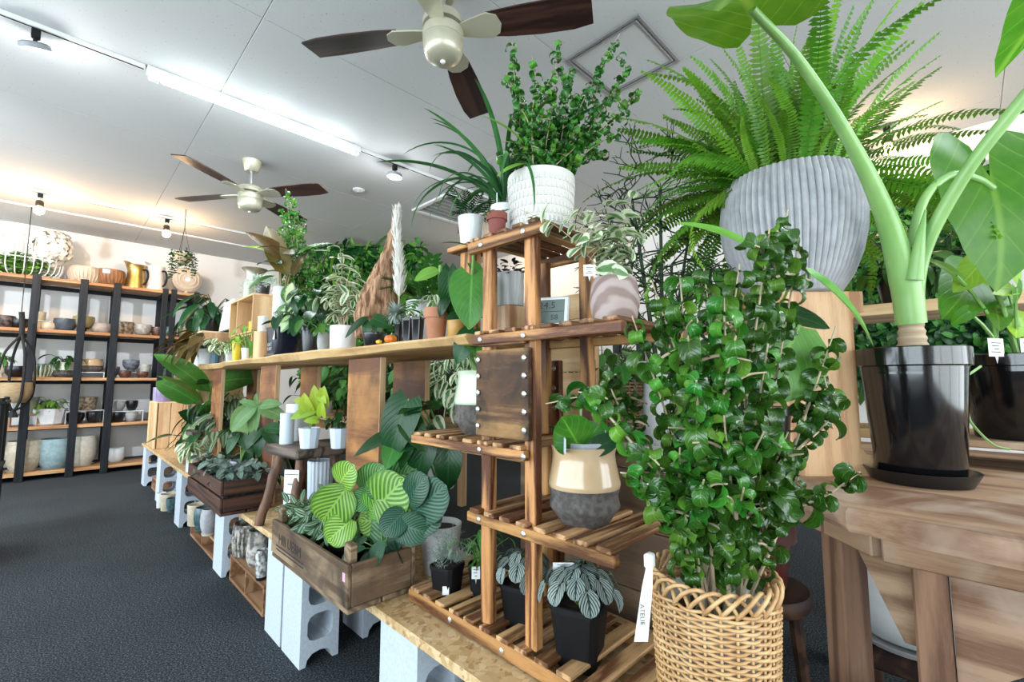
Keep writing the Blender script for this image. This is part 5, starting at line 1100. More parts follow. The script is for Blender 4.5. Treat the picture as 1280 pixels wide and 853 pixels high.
# ------------------------------------------------------------------ on the live edge shelf
def onshelf(px_, X, z=ST): p = wx(px_, 420, X); return Vector((X, p.y, z+.001))
def potted(name, label, px_, X, kind, w, h, mat, mat2=None, z=ST, group=None, soil=True, cat='potted plant', rot=0, sauc=None):
    p = onshelf(px_, X, z); k = mpp((p.x, p.y, z)); t = thing(name, label, cat, p, 0, group); zz = 0
    if sauc: saucer(t, w*k*.47, .012, sauc); zz = .004
    pot(t, kind, w*k/2, h*k-zz, mat, mat2, soil, z=zz, rot=rot); t['k'] = k; del t['k']; return t, k, w*k/2, h*k
# near end
t, k, r, h = potted('terracotta_plant', 'terracotta pot with a pale variegated sprig at the near end of the plank shelf', 545, .87, 'terracotta', 31, 39, M_terra)
DT = (t.location-_C).dot(_F)
bush(t, h*.88, 9, kl('oval', L_vari, .45), (.03, .08), (45, 85), (.035, .055), (-20, 40), stem=M_stemg, sr=.0015)
pxleaf(t, kl('oval', L_light, .5)[0], (550, 338), (518, 345), DT, DT-.02, .6, 1.1); MB().tube([loc(t, 552, 378, DT), loc(t, 550, 350, DT), loc(t, 551, 332, DT)], .007, 8).obj('stem', M_stemg, t)
o_, k, r, h = potted('ochre_pot', 'ochre yellow pot on saucer with glossy drooping leaves at the shelf end', 571, .90, 'cyl', 25, 24, pm('ochre', (.48, .25, .05), (.55, .31, .08), .6), sauc=plain('ochre_saucer', (.5, .27, .06), .6))
DO = (o_.location-_C).dot(_F); pxleaf(o_, K_phd, (561, 340), (560, 390), DO-.02, DO-.05, .8, .8); pxleaf(o_, K_phd, (560, 372), (545, 392), DO-.02, DO-.04, .5, .9)
for px_, w, h_, lab, rot in ((510, 14, 30, 'black square nursery pot with a succulent at the shelf edge beside terracotta pot', .6), (522, 14, 30, 'black square nursery pot touching the terracotta pot on the plank shelf', .6), (498, 9, 26, 'black square nursery pot of a silver airy plant next to the pumpkin', .6)):
    t, k, r, h = potted('nursery_pot_plant', lab, px_, .865, 'square', w, h_, M_blackp, rot=rot)
    if px_ == 498:
        it = []
        for i in range(240):
            d = Vector((rnd.gauss(0, 1), rnd.gauss(0, 1), rnd.gauss(.3, .8))).normalized(); it.append((K_ndl[i % 2], frame(Vector((-.008, .008, h+.035))+d*.004, d, (0, 0, 1), rnd.uniform(.03, .055))))
        joinleaves('foliage', it, t)
    else: bush(t, h*.9, 7, kl('oval', L_deep if px_ == 510 else L_vari, .4), (.01, .04), (55, 88), (.03, .05), (-60, 10), stem=M_stemg, sr=.002)
p = onshelf(505, .90); fg = thing('ceramic_figurine', 'small round blue and white ceramic ornament with red knob standing among the black pots', 'ornament', p+Vector((0, .01, 0))); fg.location = onshelf(508, .955); k = mpp(fg.location)
boxpart('plinth', (0, 0, .028), (.03, .03, .056), M_whitegl, fg, .003); M_blw = plain('blue_white_glaze', (.12, .32, .52), .15, col2=(.75, .8, .85), scale=55, lo=.45, hi=.52)
MB().lathe([(0, .056), (.014, .056), (.021, .066), (.023, .078), (.02, .09), (.012, .096), (0, .096)], 20).obj('body', M_blw, fg); MB().lathe([(0, .095), (.014, .0955), (.016, .103), (.011, .113), (0, .116)], 20).obj('head', M_whitegl, fg); MB().lathe([(0, .115), (.004, .116), (.004, .121), (0, .123)], 10).obj('knob', plain('red_glaze', (.5, .04, .02), .3), fg)
# pumpkins
def pumpkin(px_, X, R, mat, label):
    p = onshelf(px_, X); t = thing('mini_pumpkin', label, 'pumpkin', p)
    MB().lathe([(0, R*.12), (R*.4, 0), (R*.8, R*.15), (R, R*.6), (R*.86, R*1.05), (R*.45, R*1.25), (R*.1, R*1.12), (0, R*1.1)], 40, fl=lambda a, r, z: r*(1-.09*abs(math.cos(a*4))**6)).obj('flesh', mat, t, 180)
    MB().tube([(0, 0, R*1.05), (0, 0, R*1.35), (R*.12, 0, R*1.6)], [R*.1, R*.07, R*.08], 7).obj('stalk', M_woody, t)
M_woody = plain('dry_stalk', (.5, .42, .28), .8); M_pump = plain('pumpkin_orange', (.62, .14, .012), .35, col2=(.7, .22, .02), scale=14); M_pumpy = plain('pumpkin_yellow', (.75, .5, .03), .4)
pumpkin(489, .84, .024, M_pump, 'small ribbed orange pumpkin with pale stalk on the plank shelf'); pumpkin(474, .82, .0115, M_pumpy, 'tiny yellow gourd beside the orange pumpkin'); pumpkin(497, .875, .024, M_pump, 'second orange pumpkin tucked behind the ribbed one on the plank shelf')
# driftwood
DW = onshelf(487, 1.0); dwk = mpp(DW); dw = thing('driftwood', 'tall reddish brown driftwood stump tapering to a point on the plank shelf', 'driftwood', onshelf(468, .96))
DD = (dw.location-_C).dot(_F); mb = MB(); rows = [(262, 494, 2), (280, 493, 4), (300, 491, 7), (320, 486, 11), (340, 479, 16), (358, 473, 20), (372, 469, 23), (389, 466, 24), (402, 462, 21), (414, 458, 17), (424, 456, 13)]
V = []; nn = 36; R = random.Random(5)
sm = lambda a, i: .15*math.sin(a*3+i*.12)+.08*math.sin(a*7-i*.15)+.03*math.sin(a*13+i*.6)
for i, (y, x, w) in enumerate(rows):
    c = loc(dw, x, y, DD)
    for j in range(nn):
        a = 2*PI*j/nn; rr = w*dwk*(1+sm(a, i)*min(1, i/3)); V.append(c+_R*rr*math.cos(a)+Vector((_F.x, _F.y, 0)).normalized()*rr*.62*math.sin(a)+Vector((0, 0, .006*math.sin(a*5+i))))
V = [Vector((v.x, v.y, max(v.z, .0))) for v in V]
F = [(i*nn+j, i*nn+(j+1) % nn, (i+1)*nn+(j+1) % nn, (i+1)*nn+j) for i in range(len(rows)-1) for j in range(nn)]+[tuple(range(nn))[::-1], tuple(range((len(rows)-1)*nn, len(rows)*nn))]
mb.add(V, [f[::-1] for f in F]); M_drift = plain('driftwood_bark', (.13, .05, .022), .85, col2=(.56, .33, .19), scale=22, stretch=(3, 3, .35), bump=.7, bscale=40, bdist=.008, lo=.38, hi=.62, detail=6); o = mb.obj('trunk', M_drift, dw, 180)
o.modifiers.new('subdivision', 'SUBSURF').render_levels = 2; tx = bpy.data.textures.new('bark_lumps', 'CLOUDS'); tx.noise_scale = .035; tx.noise_depth = 4; dm_ = o.modifiers.new('lumps', 'DISPLACE'); dm_.texture = tx; dm_.strength = .026; dm_.mid_level = .55
# pampas plume
pa = thing('pampas_plume', 'creamy white dried pampas plume in a slim clear tube beside the driftwood', 'dried flower', onshelf(494, .93)); DPm = (pa.location-_C).dot(_F)
M_plume = plain('plume_white', (.82, .79, .72), .9); pts = spline([(0, 0, .002), loc(pa, 499, 372, DPm), loc(pa, 498, 330, DPm), loc(pa, 496, 290, DPm), loc(pa, 497, 262, DPm)], 6); MB().tube(pts, [.003]*len(pts), 6).obj('stem', M_woody, pa)
K_pl = [LM('leaf', M_plume, 1, .12, .4, .6, 0, 0, d, 0, 3, 1) for d in (.5, 1.0)]; it = []
for i in range(1500):
    t = rnd.random(); p = pts[6+int(t*(len(pts)-7))]; f = t*(len(pts)-7) % 1; p = p.lerp(pts[min(len(pts)-1, 7+int(t*(len(pts)-7)))], f); a = rnd.uniform(0, 6.28); d = azv(a)*rnd.uniform(.3, .9)+Vector((0, 0, .8)); it.append((rnd.choice(K_pl), frame(p+azv(a)*rnd.uniform(0, .008), d, azv(a), rnd.uniform(.03, .06)*(1.1-.55*t))))
joinleaves('plume', it, pa)
# white pot with tropical foliage behind the plume
t, k, r, h = potted('split_leaf_palm', 'palm like plant in a big white pot behind the black nursery pots', 528, 1.1, 'straight', 42, 60, M_whitemat); palm(t, h*.9, 16, [palmfrond(7, .05, d, .42, L_mid, i+9) for i, d in enumerate((.7, 1.1, 1.5))], (.16, .24), (35, 85)); bush(t, h*.9, 8, kl('oval', L_light, .5), (.08, .15), (40, 75), (.08, .11), (0, 50), stem=M_stemg, sr=.004)
t, k, r, h = potted('dark_leaf_plant', 'dark drooping leafed plant in a small black pot before the driftwood', 468, .86, 'nursery', 30, 16, M_blackp); DL = (t.location-_C).dot(_F)
for b, t2, me, sw in (((462, 402), (455, 418), K_phd, 1.1), ((466, 398), (487, 405), K_phd, 1), ((460, 396), (428, 418), kl('lance', L_deep, .28)[0], .9), ((470, 402), (472, 417), K_phd, 1)): pxleaf(t, me, b, t2, DL-.02, DL-.05, .7, sw)
# white and grey pots with variegated ficus and dark bushes
t, k, r, h = potted('variegated_ficus', 'cream edged variegated shrub in a white cylinder pot with saucer on the plank shelf', 429, .90, 'straight', 32, 31, M_whitegl, sauc=M_whitegl); DV = (t.location-_C).dot(_F)
st_ = []
for (x, y) in ((425, 310), (440, 325), (405, 345), (450, 340), (420, 345), (445, 355), (395, 370), (435, 365), (418, 330), (408, 368), (455, 360)): e = loc(t, x, y, DV+rnd.uniform(-.12, .12)); b = Vector((rnd.uniform(-.02, .02), rnd.uniform(-.02, .02), h*.88)); st_.append([b, b.lerp(e, .5)+Vector((0, 0, .04)), e])
twigs(t, st_, kl('oval', L_vari, .45), .022, (.05, .08), .3, M_stemb, .003, whorl=1, out=.75, up=-.05)
t, k, r, h = potted('grey_round_pot_plant', 'leafy plant in a round dark grey pot beside the white cylinder pot', 405, .93, 'round', 16, 27, PM['grey']); bush(t, h*.9, 16, kl('oval', L_mid, .5), (.04, .12), (35, 85), (.05, .08), (0, 60), stem=M_stemg)
t, k, r, h = potted('glossy_bush', 'dense dark green glossy bush in a tall black pot on the plank shelf', 390, .96, 'nursery', 28, 36, M_blackp); bush(t, h*.9, 70, kl('oval', L_deep, .55), (.06, .24), (15, 88), (.08, .12), (0, 70), stem=M_stemd, sr=.002)
t, k, r, h = potted('tall_curly_ficus', 'tall upright curly leafed ficus rising behind the bronze leafed plant', 375, 1.10, 'nursery', 26, 34, M_blackp); DF = (t.location-_C).dot(_F); st_ = []
for (x, y) in ((357, 236), (365, 245), (352, 262), (372, 258), (380, 270), (360, 275), (375, 285), (350, 290), (365, 300), (385, 300), (355, 315), (378, 320), (405, 318), (412, 308), (398, 330), (345, 305), (368, 340), (388, 345), (360, 345)): e = loc(t, x, y, DF+rnd.uniform(-.15, .15)); b = Vector((rnd.uniform(-.03, .03), rnd.uniform(-.03, .03), h*.88)); st_.append([b, b.lerp(e, .5)+Vector((0, 0, .05)), e])
twigs(t, branchify(st_, 2, (.05, .1)), K_barok2, .034, (.035, .055), .15, M_stemb, .004, whorl=2, out=.75, up=.1, cap=200)
t, k, r, h = potted('bronze_leaf_plant', 'tall plant with long bronze and green paddle leaves in a tall white pot', 350, 1.0, 'straight', 20, 92, M_whitemat); DBz = (t.location-_C).dot(_F)
for b, t2, me, fc, sw in (((360, 345), (326, 272), L_bronze, .6, .8), ((365, 330), (315, 282), L_bronze, .5, .9), ((362, 312), (320, 300), L_bronze, .2, .9), ((368, 318), (350, 310), L_bronze, .5, 1.2), ((372, 318), (412, 293), L_mid, .3, 1), ((372, 322), (405, 304), L_mid, .3, 1), ((366, 345), (378, 312), L_bronze, .6, .9), ((350, 340), (322, 335), L_mid, .3, 1), ((345, 345), (310, 350), L_mid, .3, 1), ((352, 330), (318, 318), L_deep, .4, .8), ((366, 300), (388, 282), L_light, .3, .8), ((345, 320), (302, 296), L_lime, .3, .6)):
    K = kl('lance', me, .3)[0]; pxleaf(t, K, b, t2, DBz-rnd.uniform(.05, .2), DBz-rnd.uniform(.05, .25), fc, sw*1.25)
for x in (345, 352, 358, 364, 368): MB().tube(bez(Vector((rnd.uniform(-.02, .02), rnd.uniform(-.02, .02), h*.85)), loc(t, (x+352)/2, 370, DBz), loc(t, x+rnd.uniform(-3, 6), 330, DBz), 6), .006, 6).obj('petiole', plain('bronze_stem', (.28, .2, .07), .5), t)
t, k, r, h = potted('dumb_cane', 'dumb cane with cream centred leaves in a dark navy square pot with lettering', 354, .875, 'cube', 32, 36, plain('navy_pot', (.008, .012, .03), .3), rot=PI/4 if 0 else .05); Dd = (t.location-_C).dot(_F)
boxpart('square_saucer', (0, 0, .006), (r*2.0, r*2.0, .012), plain('navy_saucer', (.006, .01, .022), .3), t, .002, (0, 0, .05))
for b, t2, sw in (((367, 380), (345, 412), 1.1), ((362, 382), (361, 357), 1.25), ((375, 385), (385, 375), 1.2), ((378, 395), (392, 411), 1.1), ((378, 402), (378, 416), .9), ((368, 390), (352, 400), .8), ((372, 375), (370, 385), 1)): pxleaf(t, kl('oval', L_dief, .6)[0], b, t2, Dd-.04, Dd-.10, .85, sw); MB().tube(bez((0, 0, h*.85), loc(t, 368, 400, Dd), loc(t, b[0], b[1], Dd-.04), 5), .005, 6).obj('petiole', M_stemg, t)
text('CACT\nPLANT', .03, plain('pale_print', (.5, .52, .58), .6), t, Matrix(((0, 0, -1, -r*1.0), (-1, 0, 0, -.01), (0, 1, 0, h*.32), (0, 0, 0, 1))) @ Matrix.Scale(.8, 4), ext=.0006)
boxpart('price_card', (-r*.9, -.05, h*.75), (.002, .03, .06), PM['beige'], t, .0005)
# wood block with white cup, small pots toward the far end
p = onshelf(328, .90); k = mpp(p); wbk = thing('wood_column', 'smooth round pale wood block standing on the plank shelf', 'block', p); MB().lathe([(0, 0), (19*k*.5, 0), (19*k*.5, 34*k), (18*k*.5, 35*k), (0, 35*k)], 28).obj('block', W_crate, wbk)
cu_ = thing('white_cup', 'plain pinkish white cylinder cup standing on the round wood block', 'cup', p+Vector((0, 0, 35*k+.001))); pot(cu_, 'straight', 6*k, 19*k, PM['tin'], soil=False)
SM = [(309, .92, 'cone', 12, 17, M_whitegl, 'peace lily in a small white pot beside the round wood block', 'lance', L_light, 16, .9), (297, .87, 'cone', 11, 24, plain('yellow_pot', (.7, .52, .02), .4), 'small plant in a slim yellow pot on the plank shelf', 'small', L_lime, 10, .4), (303, .98, 'straight', 9, 24, PM['grey'], 'small plant in a slim grey pot behind the yellow one', 'small', L_mid, 10, .4),
      (288, .88, 'cube', 9, 14, M_whitegl, 'variegated seedling in a white square pot with a blue stripe beside the yellow pot', 'oval', L_vari, 12, .5), (283, .98, 'straight', 8, 14, M_whitemat, 'variegated seedling in a plain white pot behind the blue striped one', 'oval', L_vari, 12, .5), (271, .88, 'facet', 11, 13, plain('steel_blue_pot', (.08, .16, .25), .45), 'cream edged trailing leaves over a steel blue pot on the plank shelf', 'oval', L_vari, 26, .7),
      (261, .9, 'cone', 12, 15, M_whitegl, 'heart leafed trailing plant in a white pot near the far end of the plank shelf', 'heart', L_deep, 14, .6), (250, .9, 'cone', 12, 15, M_whitegl, 'cream edged plant in a white pot at the far end of the plank shelf', 'oval', L_vari, 22, .7)]
for px_, X, kd, w, h_, m, lab, lk, lm, n, sc in SM:
    t, k, r, h = potted('potted_seedling', lab, px_, X, kd, w, h_, m, group='small pots at the far end of the plank shelf'); bush(t, h*.9, n, kl(lk, lm), (.05*sc, .20*sc), (35, 88), (.09*sc, .15*sc), (-20, 60), stem=M_stemg, sr=.003)
    if px_ == 288: boxpart('blue_stripe', (-r*.9, 0, h*.4), (.004, r*.5, h*.7), plain('blue_stripe', (.04, .08, .4), .5), t, .0005)
# boxes piled at the far end
b1 = thing('pine_crate', 'pale pine crate standing on end behind the seedlings at the shelf far end', 'crate', (1.11, 4.62, 1.10)); 
def openbox(t, lx, ly, h, th=.014, mid=True):
    boxpart('top_board', (0, 0, h-th/2), (lx, ly, th), W_cratex, t, .002); boxpart('base_board', (0, 0, th/2), (lx, ly, th), W_cratex, t, .002); boxpart('end_board', (0, -ly/2+th/2, h/2), (lx, th, h-2*th-.001), W_crate, t, .002); boxpart('end_board', (0, ly/2-th/2, h/2), (lx, th, h-2*th-.001), W_crate, t, .002); boxpart('back_board', (lx/2-th/2, 0, h/2), (th, ly-2*th-.002, h-2*th-.002), W_cratex, t, .001)
    if mid: boxpart('divider', (-th/2, ly*.16, h/2), (lx-th-.002, th, h-2*th-.002), W_crate, t, .001)
b1.location = (1.0, 4.75, BT+.001); 
openbox(b1, .34, .5, .66); b1['label'] = 'pale pine crate at the base of the pile behind the seedlings, on the bench'
b2 = thing('pine_crate', 'pale open pine crate stacked on another, dark leafy plant on top', 'crate', (1.0, 4.75, BT+.662)); openbox(b2, .32, .48, .42, mid=False)
b3 = thing('pine_crate', 'open pine shelf box holding a yellow jar, metal jug on top', 'crate', (1.12, 4.0, ST+.001+.16)); b3.location = (1.10, 3.95, ST+.221); openbox(b3, .24, .62, .29)
b4 = thing('pine_crate', 'pine box underneath the open shelf box on the plank shelf', 'crate', (1.10, 3.95, ST+.001)); openbox(b4, .22, .56, .219, mid=False)
jr = thing('yellow_jar', 'small bright yellow jar inside the open pine shelf box', 'jar', (1.05, 3.85, ST+.236)); pot(jr, 'straight', .035, .085, plain('bright_yellow', (.75, .4, .01), .4), soil=False)
jg = thing('metal_jug', 'flared tin jug on top of the open pine shelf box', 'jug', (1.10, 4.08, ST+.512)); MB().lathe([(0, 0), (.075, 0), (.07, .03), (.058, .17), (.068, .24), (.095, .27), (.09, .268), (.06, .23), (.05, .1), (0, .09)], 28).obj('body', plain('tin_metal', (.48, .44, .33), .35, metal=.8), jg); MB().tube(spline([(.055, .0, .2), (.12, 0, .21), (.13, 0, .12), (.065, 0, .06)]), .006, 6).obj('handle', M_metal, jg)
t = thing('wispy_plant', 'wispy silver plant in a black pot beside the tin jug', 'potted plant', (1.08, 3.78, ST+.512)); pot(t, 'nursery', .055, .10, M_blackp)
st_ = [[Vector((0, 0, .09)), Vector((math.cos(a)*.08, math.sin(a)*.08, .15)), Vector((math.cos(a)*.15, math.sin(a)*.15, rnd.uniform(.0, .14)))] for a in [i*.35 for i in range(18)]]; twigs(t, st_, kl('small', L_art, .3), .012, (.016, .03), .3, M_stemg, .001, join=True, whorl=2, one=True)
t = thing('green_vase', 'small leaf green vase between the tin jug and the wispy plant', 'vase', (1.02, 3.92, ST+.512)); pot(t, 'straight', .035, .12, PM['palegreen'], soil=False)
cd_ = thing('framed_card', 'white framed card leaning at the end of the pine shelf box', 'sign', (1.0, 4.42, BT+1.083)); boxpart('card', (0, 0, .13), (.02, .3, .26), M_whitemat, cd_, .003, (0, .12, 0)); boxpart('print_panel', (-.011, 0, .14), (.002, .22, .18), PM['tin'], cd_, .0005, (0, .12, 0))
t = thing('dark_leafy_plant', 'dark arching leafy plant in a black pot on top of the pine crates', 'potted plant', (.98, 4.86, BT+1.083)); pot(t, 'nursery', .10, .14, M_blackp); bush(t, .12, 30, kl('lance', L_deep, .3), (.1, .26), (20, 80), (.2, .32), (0, 55), stem=M_stemd, sr=.004)
t = thing('dark_trailing_plant', 'dark olive plant with long drooping leaves at the shelf far end', 'potted plant', (.84, 4.30, ST+.002)); t.location.y = 4.28; pot(t, 'cone', .06, .12, M_whitemat); bush(t, .11, 22, kl('lance', L_bronze, .25), (.08, .2), (5, 70), (.2, .3), (-5, 40), stem=M_stemd, sr=.003, az=(1.6, 4.2))
# wire basket of foliage with hydrangea on the rack top
q = wy(25, 340, RY+.22); wbk2 = thing('wire_basket', 'large white wire basket full of green leaves on top of the rack', 'basket', (q.x, RY+.22, BZ[0]+.001)); R = .34
prf = [(.2, 0), (.3, .03), (.345, .12), (.345, .32), (.345, .56)]
for r_, z_ in ((.345, .56), (.345, .20), (.2, .0)): MB().tube([(r_*math.cos(a*PI/18), r_*.62*math.sin(a*PI/18), z_+.004) for a in range(37)], .005, 5, cap=False).obj('hoop', M_whitegl, wbk2)
for i in range(30):
    a = i*PI/15; MB().tube(spline([(r_*math.cos(a), r_*.62*math.sin(a), z_+.004) for r_, z_ in prf], 4), .0048, 5).obj('wire', M_whitegl, wbk2)
lf = thing('leaf_garland', 'mass of green artificial leaves filling the white wire basket', 'foliage', (q.x, RY+.22, BZ[0]+.012)); it = []
for i in range(420):
    a = rnd.uniform(0, 6.28); rr = math.sqrt(rnd.random())*.27; it.append((rnd.choice(kl('small', L_mid, .5)+kl('small', L_light, .5)), frame(Vector((rr*math.cos(a), rr*.6*math.sin(a), rnd.uniform(.02, .26))), azv(rnd.uniform(0, 6.28))+Vector((0, 0, rnd.uniform(-.3, .6))), Vector((0, 0, 1))+azv(a)*.6, rnd.uniform(.05, .09))))
joinleaves('foliage', it, lf)
hy_ = thing('hydrangea_bloom', 'big cream white hydrangea bloom leaning out of the white wire basket', 'flower', (q.x+.22, RY+.12, BZ[0]+.1)); M_pet = plain('cream_petal', (.88, .85, .76), .8); K_pet = LM('leaf', M_pet, 1, .9, .6, .5, 0, .2, .5, 0, 3, 2); it = []
for i in range(260):
    z = 1-2*(i+.5)/260; a = i*2.39996; d = Vector((math.sqrt(1-z*z)*math.cos(a), math.sqrt(1-z*z)*math.sin(a), z)); c = Vector((0, 0, .27))+Vector((d.x*.18, d.y*.15, d.z*.21))*rnd.uniform(.7, 1.12)*(1+.1*math.sin(d.x*7)*math.sin(d.z*6+1))
    u = d.orthogonal().normalized(); w = d.cross(u); b0 = rnd.uniform(0, 6)
    for j in range(4): aa = b0+j*PI/2; e = u*math.cos(aa)+w*math.sin(aa); it.append((K_pet, frame(c, e+d*.35, d, rnd.uniform(.03, .042))))
joinleaves('petals', it, hy_, None); MB().tube([(0, 0, 0), (0, 0, .2)], .008, 6).obj('stem', M_stemg, hy_)
# planted pots on the rack
t, r, hh, zz = rackpot(86, 24, 19, 2, 'twotone', 'palegreen', 'pale green and grey two tone pot with a dark leafed plant on the rack', mat2='stone', soil=True); bush(t, hh*.9, 14, kl('lance', L_deep, .4), (.06, .16), (10, 60), (.1, .17), (0, 50), stem=M_stemd, sr=.004)
t, r, hh, zz = rackpot(6, 13, 20, 2, 'foot', 'cream', 'white footed pot with a leafy seedling on the third board of the rack', soil=True); bush(t, hh*.9, 18, kl('lance', L_mid, .35), (.05, .13), (20, 80), (.08, .13), (0, 50), stem=M_stemg, sr=.003)
t, r, hh, zz = rackpot(72, 34, 20, 3, 'facet', 'white', 'white faceted bowl pot with green and yellow leaves on the rack', soil=True, sauc='white'); bush(t, hh*.9, 30, kl('lance', L_light, .35), (.06, .17), (25, 85), (.1, .16), (-10, 50), stem=M_stemg, sr=.003)
# macrame hanger on the rack end
mh = thing('macrame_hanger', 'black macrame hanger with a tan woven pot before the rack', 'hanger', (0, 0, 0)); DH_ = 4.75; M_cord = plain('black_cord', (.01, .01, .011), .8); c = wd(17, 505, DH_); k = DH_/FPX; tp = wd(27, 418, DH_)
pot(mh, 'belly', 16*k, 25*k, plain('woven_tan', (.3, .2, .1), .8, col2=(.42, .3, .17), scale=30, stretch=(1, 1, 6), bump=.8), soil=True, z=wd(17, 504, DH_).z, c=(c.x, c.y)); hk = wd(27, 390, DH_)
for i in range(4):
    a = i*PI/2+.4; MB().tube(spline([tp, tp.lerp(c, .4)+azv(a)*14*k+Vector((0, 0, .06)), c+azv(a)*17*k+Vector((0, 0, 14*k)), c+azv(a)*9*k+Vector((0, 0, -3*k)), c-Vector((0, 0, 9*k))], 5), .012, 6).obj('cord', M_cord, mh)
MB().tube([tp, tp+Vector((0, 0, .1)), hk], .022, 8).obj('cord', M_cord, mh); MB().tube([c-Vector((0, 0, 8*k)), c-Vector((0, 0, 17*k))], [.02, .045], 8).obj('tassel', M_cord, mh)
MB().tube([hk, Vector((hk.x, hk.y, ZC-.002))], .004, 5).obj('hanging_line', M_cord, mh)
# hanging plant with string of leaves near the wall
hp = thing('hanging_plant', 'small trailing plant in a tan pot hanging on a thin line from the ceiling', 'hanging plant', (0, 0, 0)); DHP = 4.9; c = wd(228, 330, DHP); k = DHP/FPX; pot(hp, 'bowl', 9*k, 12*k, PM['tan'], soil=True, z=c.z, c=(c.x, c.y))
for i in range(3): a = i*2.1; MB().tube([c+azv(a)*8*k+Vector((0, 0, 10*k)), Vector((c.x, c.y, wd(230, 283, DHP).z))], .003, 4).obj('cord', M_cord, hp)
MB().tube([Vector((c.x, c.y, wd(230, 283, DHP).z)), Vector((c.x, c.y, ZC-.001))], .004, 5).obj('hanging_line', M_cord, hp)
st_ = []
for i in range(22): a = i*.62; R_2 = 12*k*rnd.uniform(.7, 1.2); st_.append([c+azv(a)*5*k+Vector((0, 0, 12*k)), c+azv(a)*R_2+Vector((0, 0, 14*k)), c+azv(a)*R_2*1.2+Vector((0, 0, rnd.uniform(-22, 2)*k))])
twigs(hp, st_, kl('small', L_deep, .5), .03, (.03, .045), .3, M_stemd, .002, join=True, whorl=2, one=True)
# ------------------------------------------------------------------ striped plants in the weathered crate
def cratepot(name, label, px_, py_, z, r, h): p = wz(px_, py_, z); t = thing(name, label, 'potted plant', (p.x, p.y, BT+.0195)); pot(t, 'nursery', r, h, M_blackp); return t
K_c = kl('round', L_cala); K_ch = kl('round', L_calahi)
def explicit(t, lst, D, K, zr=.10, m=None):
    for b, e, sw in lst:
        d0 = D+rnd.uniform(-.03, .03); o = pxleaf(t, rnd.choice(K), b, e, d0, d0-.05, .75, sw, roll=(rnd.uniform(-.3, .3), rnd.uniform(-.3, .3), 0)); MB().tube(bez((rnd.uniform(-.02, .02), rnd.uniform(-.02, .02), zr), (o.location.x*.4, o.location.y*.4, max(zr, o.location.z*.9)), o.location, 5), .0022, 5).obj('petiole', M_stemg, t)
t = thing('striped_calathea', 'round leafed calathea with silver green stripes in the weathered crate, brightest leaves', 'potted plant', (.735, 1.50, BT+.0195)); pot(t, 'nursery', .075, .11, M_blackp); label_tag(t, (-.05, -.10, .06), .03, .03, CAMAZ, M_bluewhite, .03, 2); D = (t.location-_C).dot(_F)
explicit(t, (((432, 612), (400, 655), 1.25), ((440, 650), (408, 676), 1.2), ((468, 640), (495, 605), 1.2), ((486, 650), (452, 652), 1.2), ((460, 640), (478, 618), 1.1), ((425, 605), (432, 588), 1.3), ((470, 625), (515, 627), 1.2)), D-.02, K_ch)
explicit(t, (((455, 655), (490, 650), 1.1), ((435, 660), (408, 677), 1.1), ((470, 620), (440, 628), 1.1), ((455, 612), (470, 590), 1.1), ((480, 610), (510, 590), 1.1), ((490, 612), (462, 605), 1.1), ((450, 670), (425, 680), 1), ((470, 668), (480, 685), 1)), D+.02, K_c)
t = thing('striped_calathea', 'darker calathea with blue green striped leaves at the inner corner of the crate', 'potted plant', (.765, 1.345, BT+.0195)); pot(t, 'nursery', .055, .10, M_blackp); D = (t.location-_C).dot(_F)
K_cd = kl('round', leafmat('dark_striped_leaf', (.006, .035, .014), (.045, .14, .08), 'stripe', .33, 9, .55, .2))
explicit(t, (((520, 640), (548, 612), 1.1), ((505, 640), (480, 665), 1.1), ((500, 655), (528, 668), 1.1), ((515, 650), (545, 645), 1.1), ((510, 625), (525, 600), 1.0), ((500, 660), (490, 684), 1), ((515, 655), (510, 680), 1)), D, K_cd, .09)
label_tag(t, (-.03, -.035, .08), .026, .026, CAMAZ, M_bluewhite, .03, 2)
bush(t, .09, 14, K_cd, (.03, .08), (20, 80), (.05, .08), (0, 60), stem=M_stemg, sr=.002)
t = thing('silver_inch_plant', 'silver striped narrow leafed inch plant filling the far end of the weathered crate', 'potted plant', (.725, 1.73, BT+.0195)); pot(t, 'nursery', .08, .10, M_blackp)
st_ = []
for i in range(46): a = i*2.4; R = rnd.uniform(.03, .22); st_.append([Vector((0, 0, .09)), azv(a)*R*.5+Vector((0, 0, .17)), Vector((math.cos(a)*R*.62, math.sin(a)*R*1.05, rnd.uniform(.10, .19)))])
twigs(t, st_, kl('oval', L_trad, .42), .022, (.045, .07), .2, M_stemg, .0015, whorl=1, out=.7, up=.1, one=True)
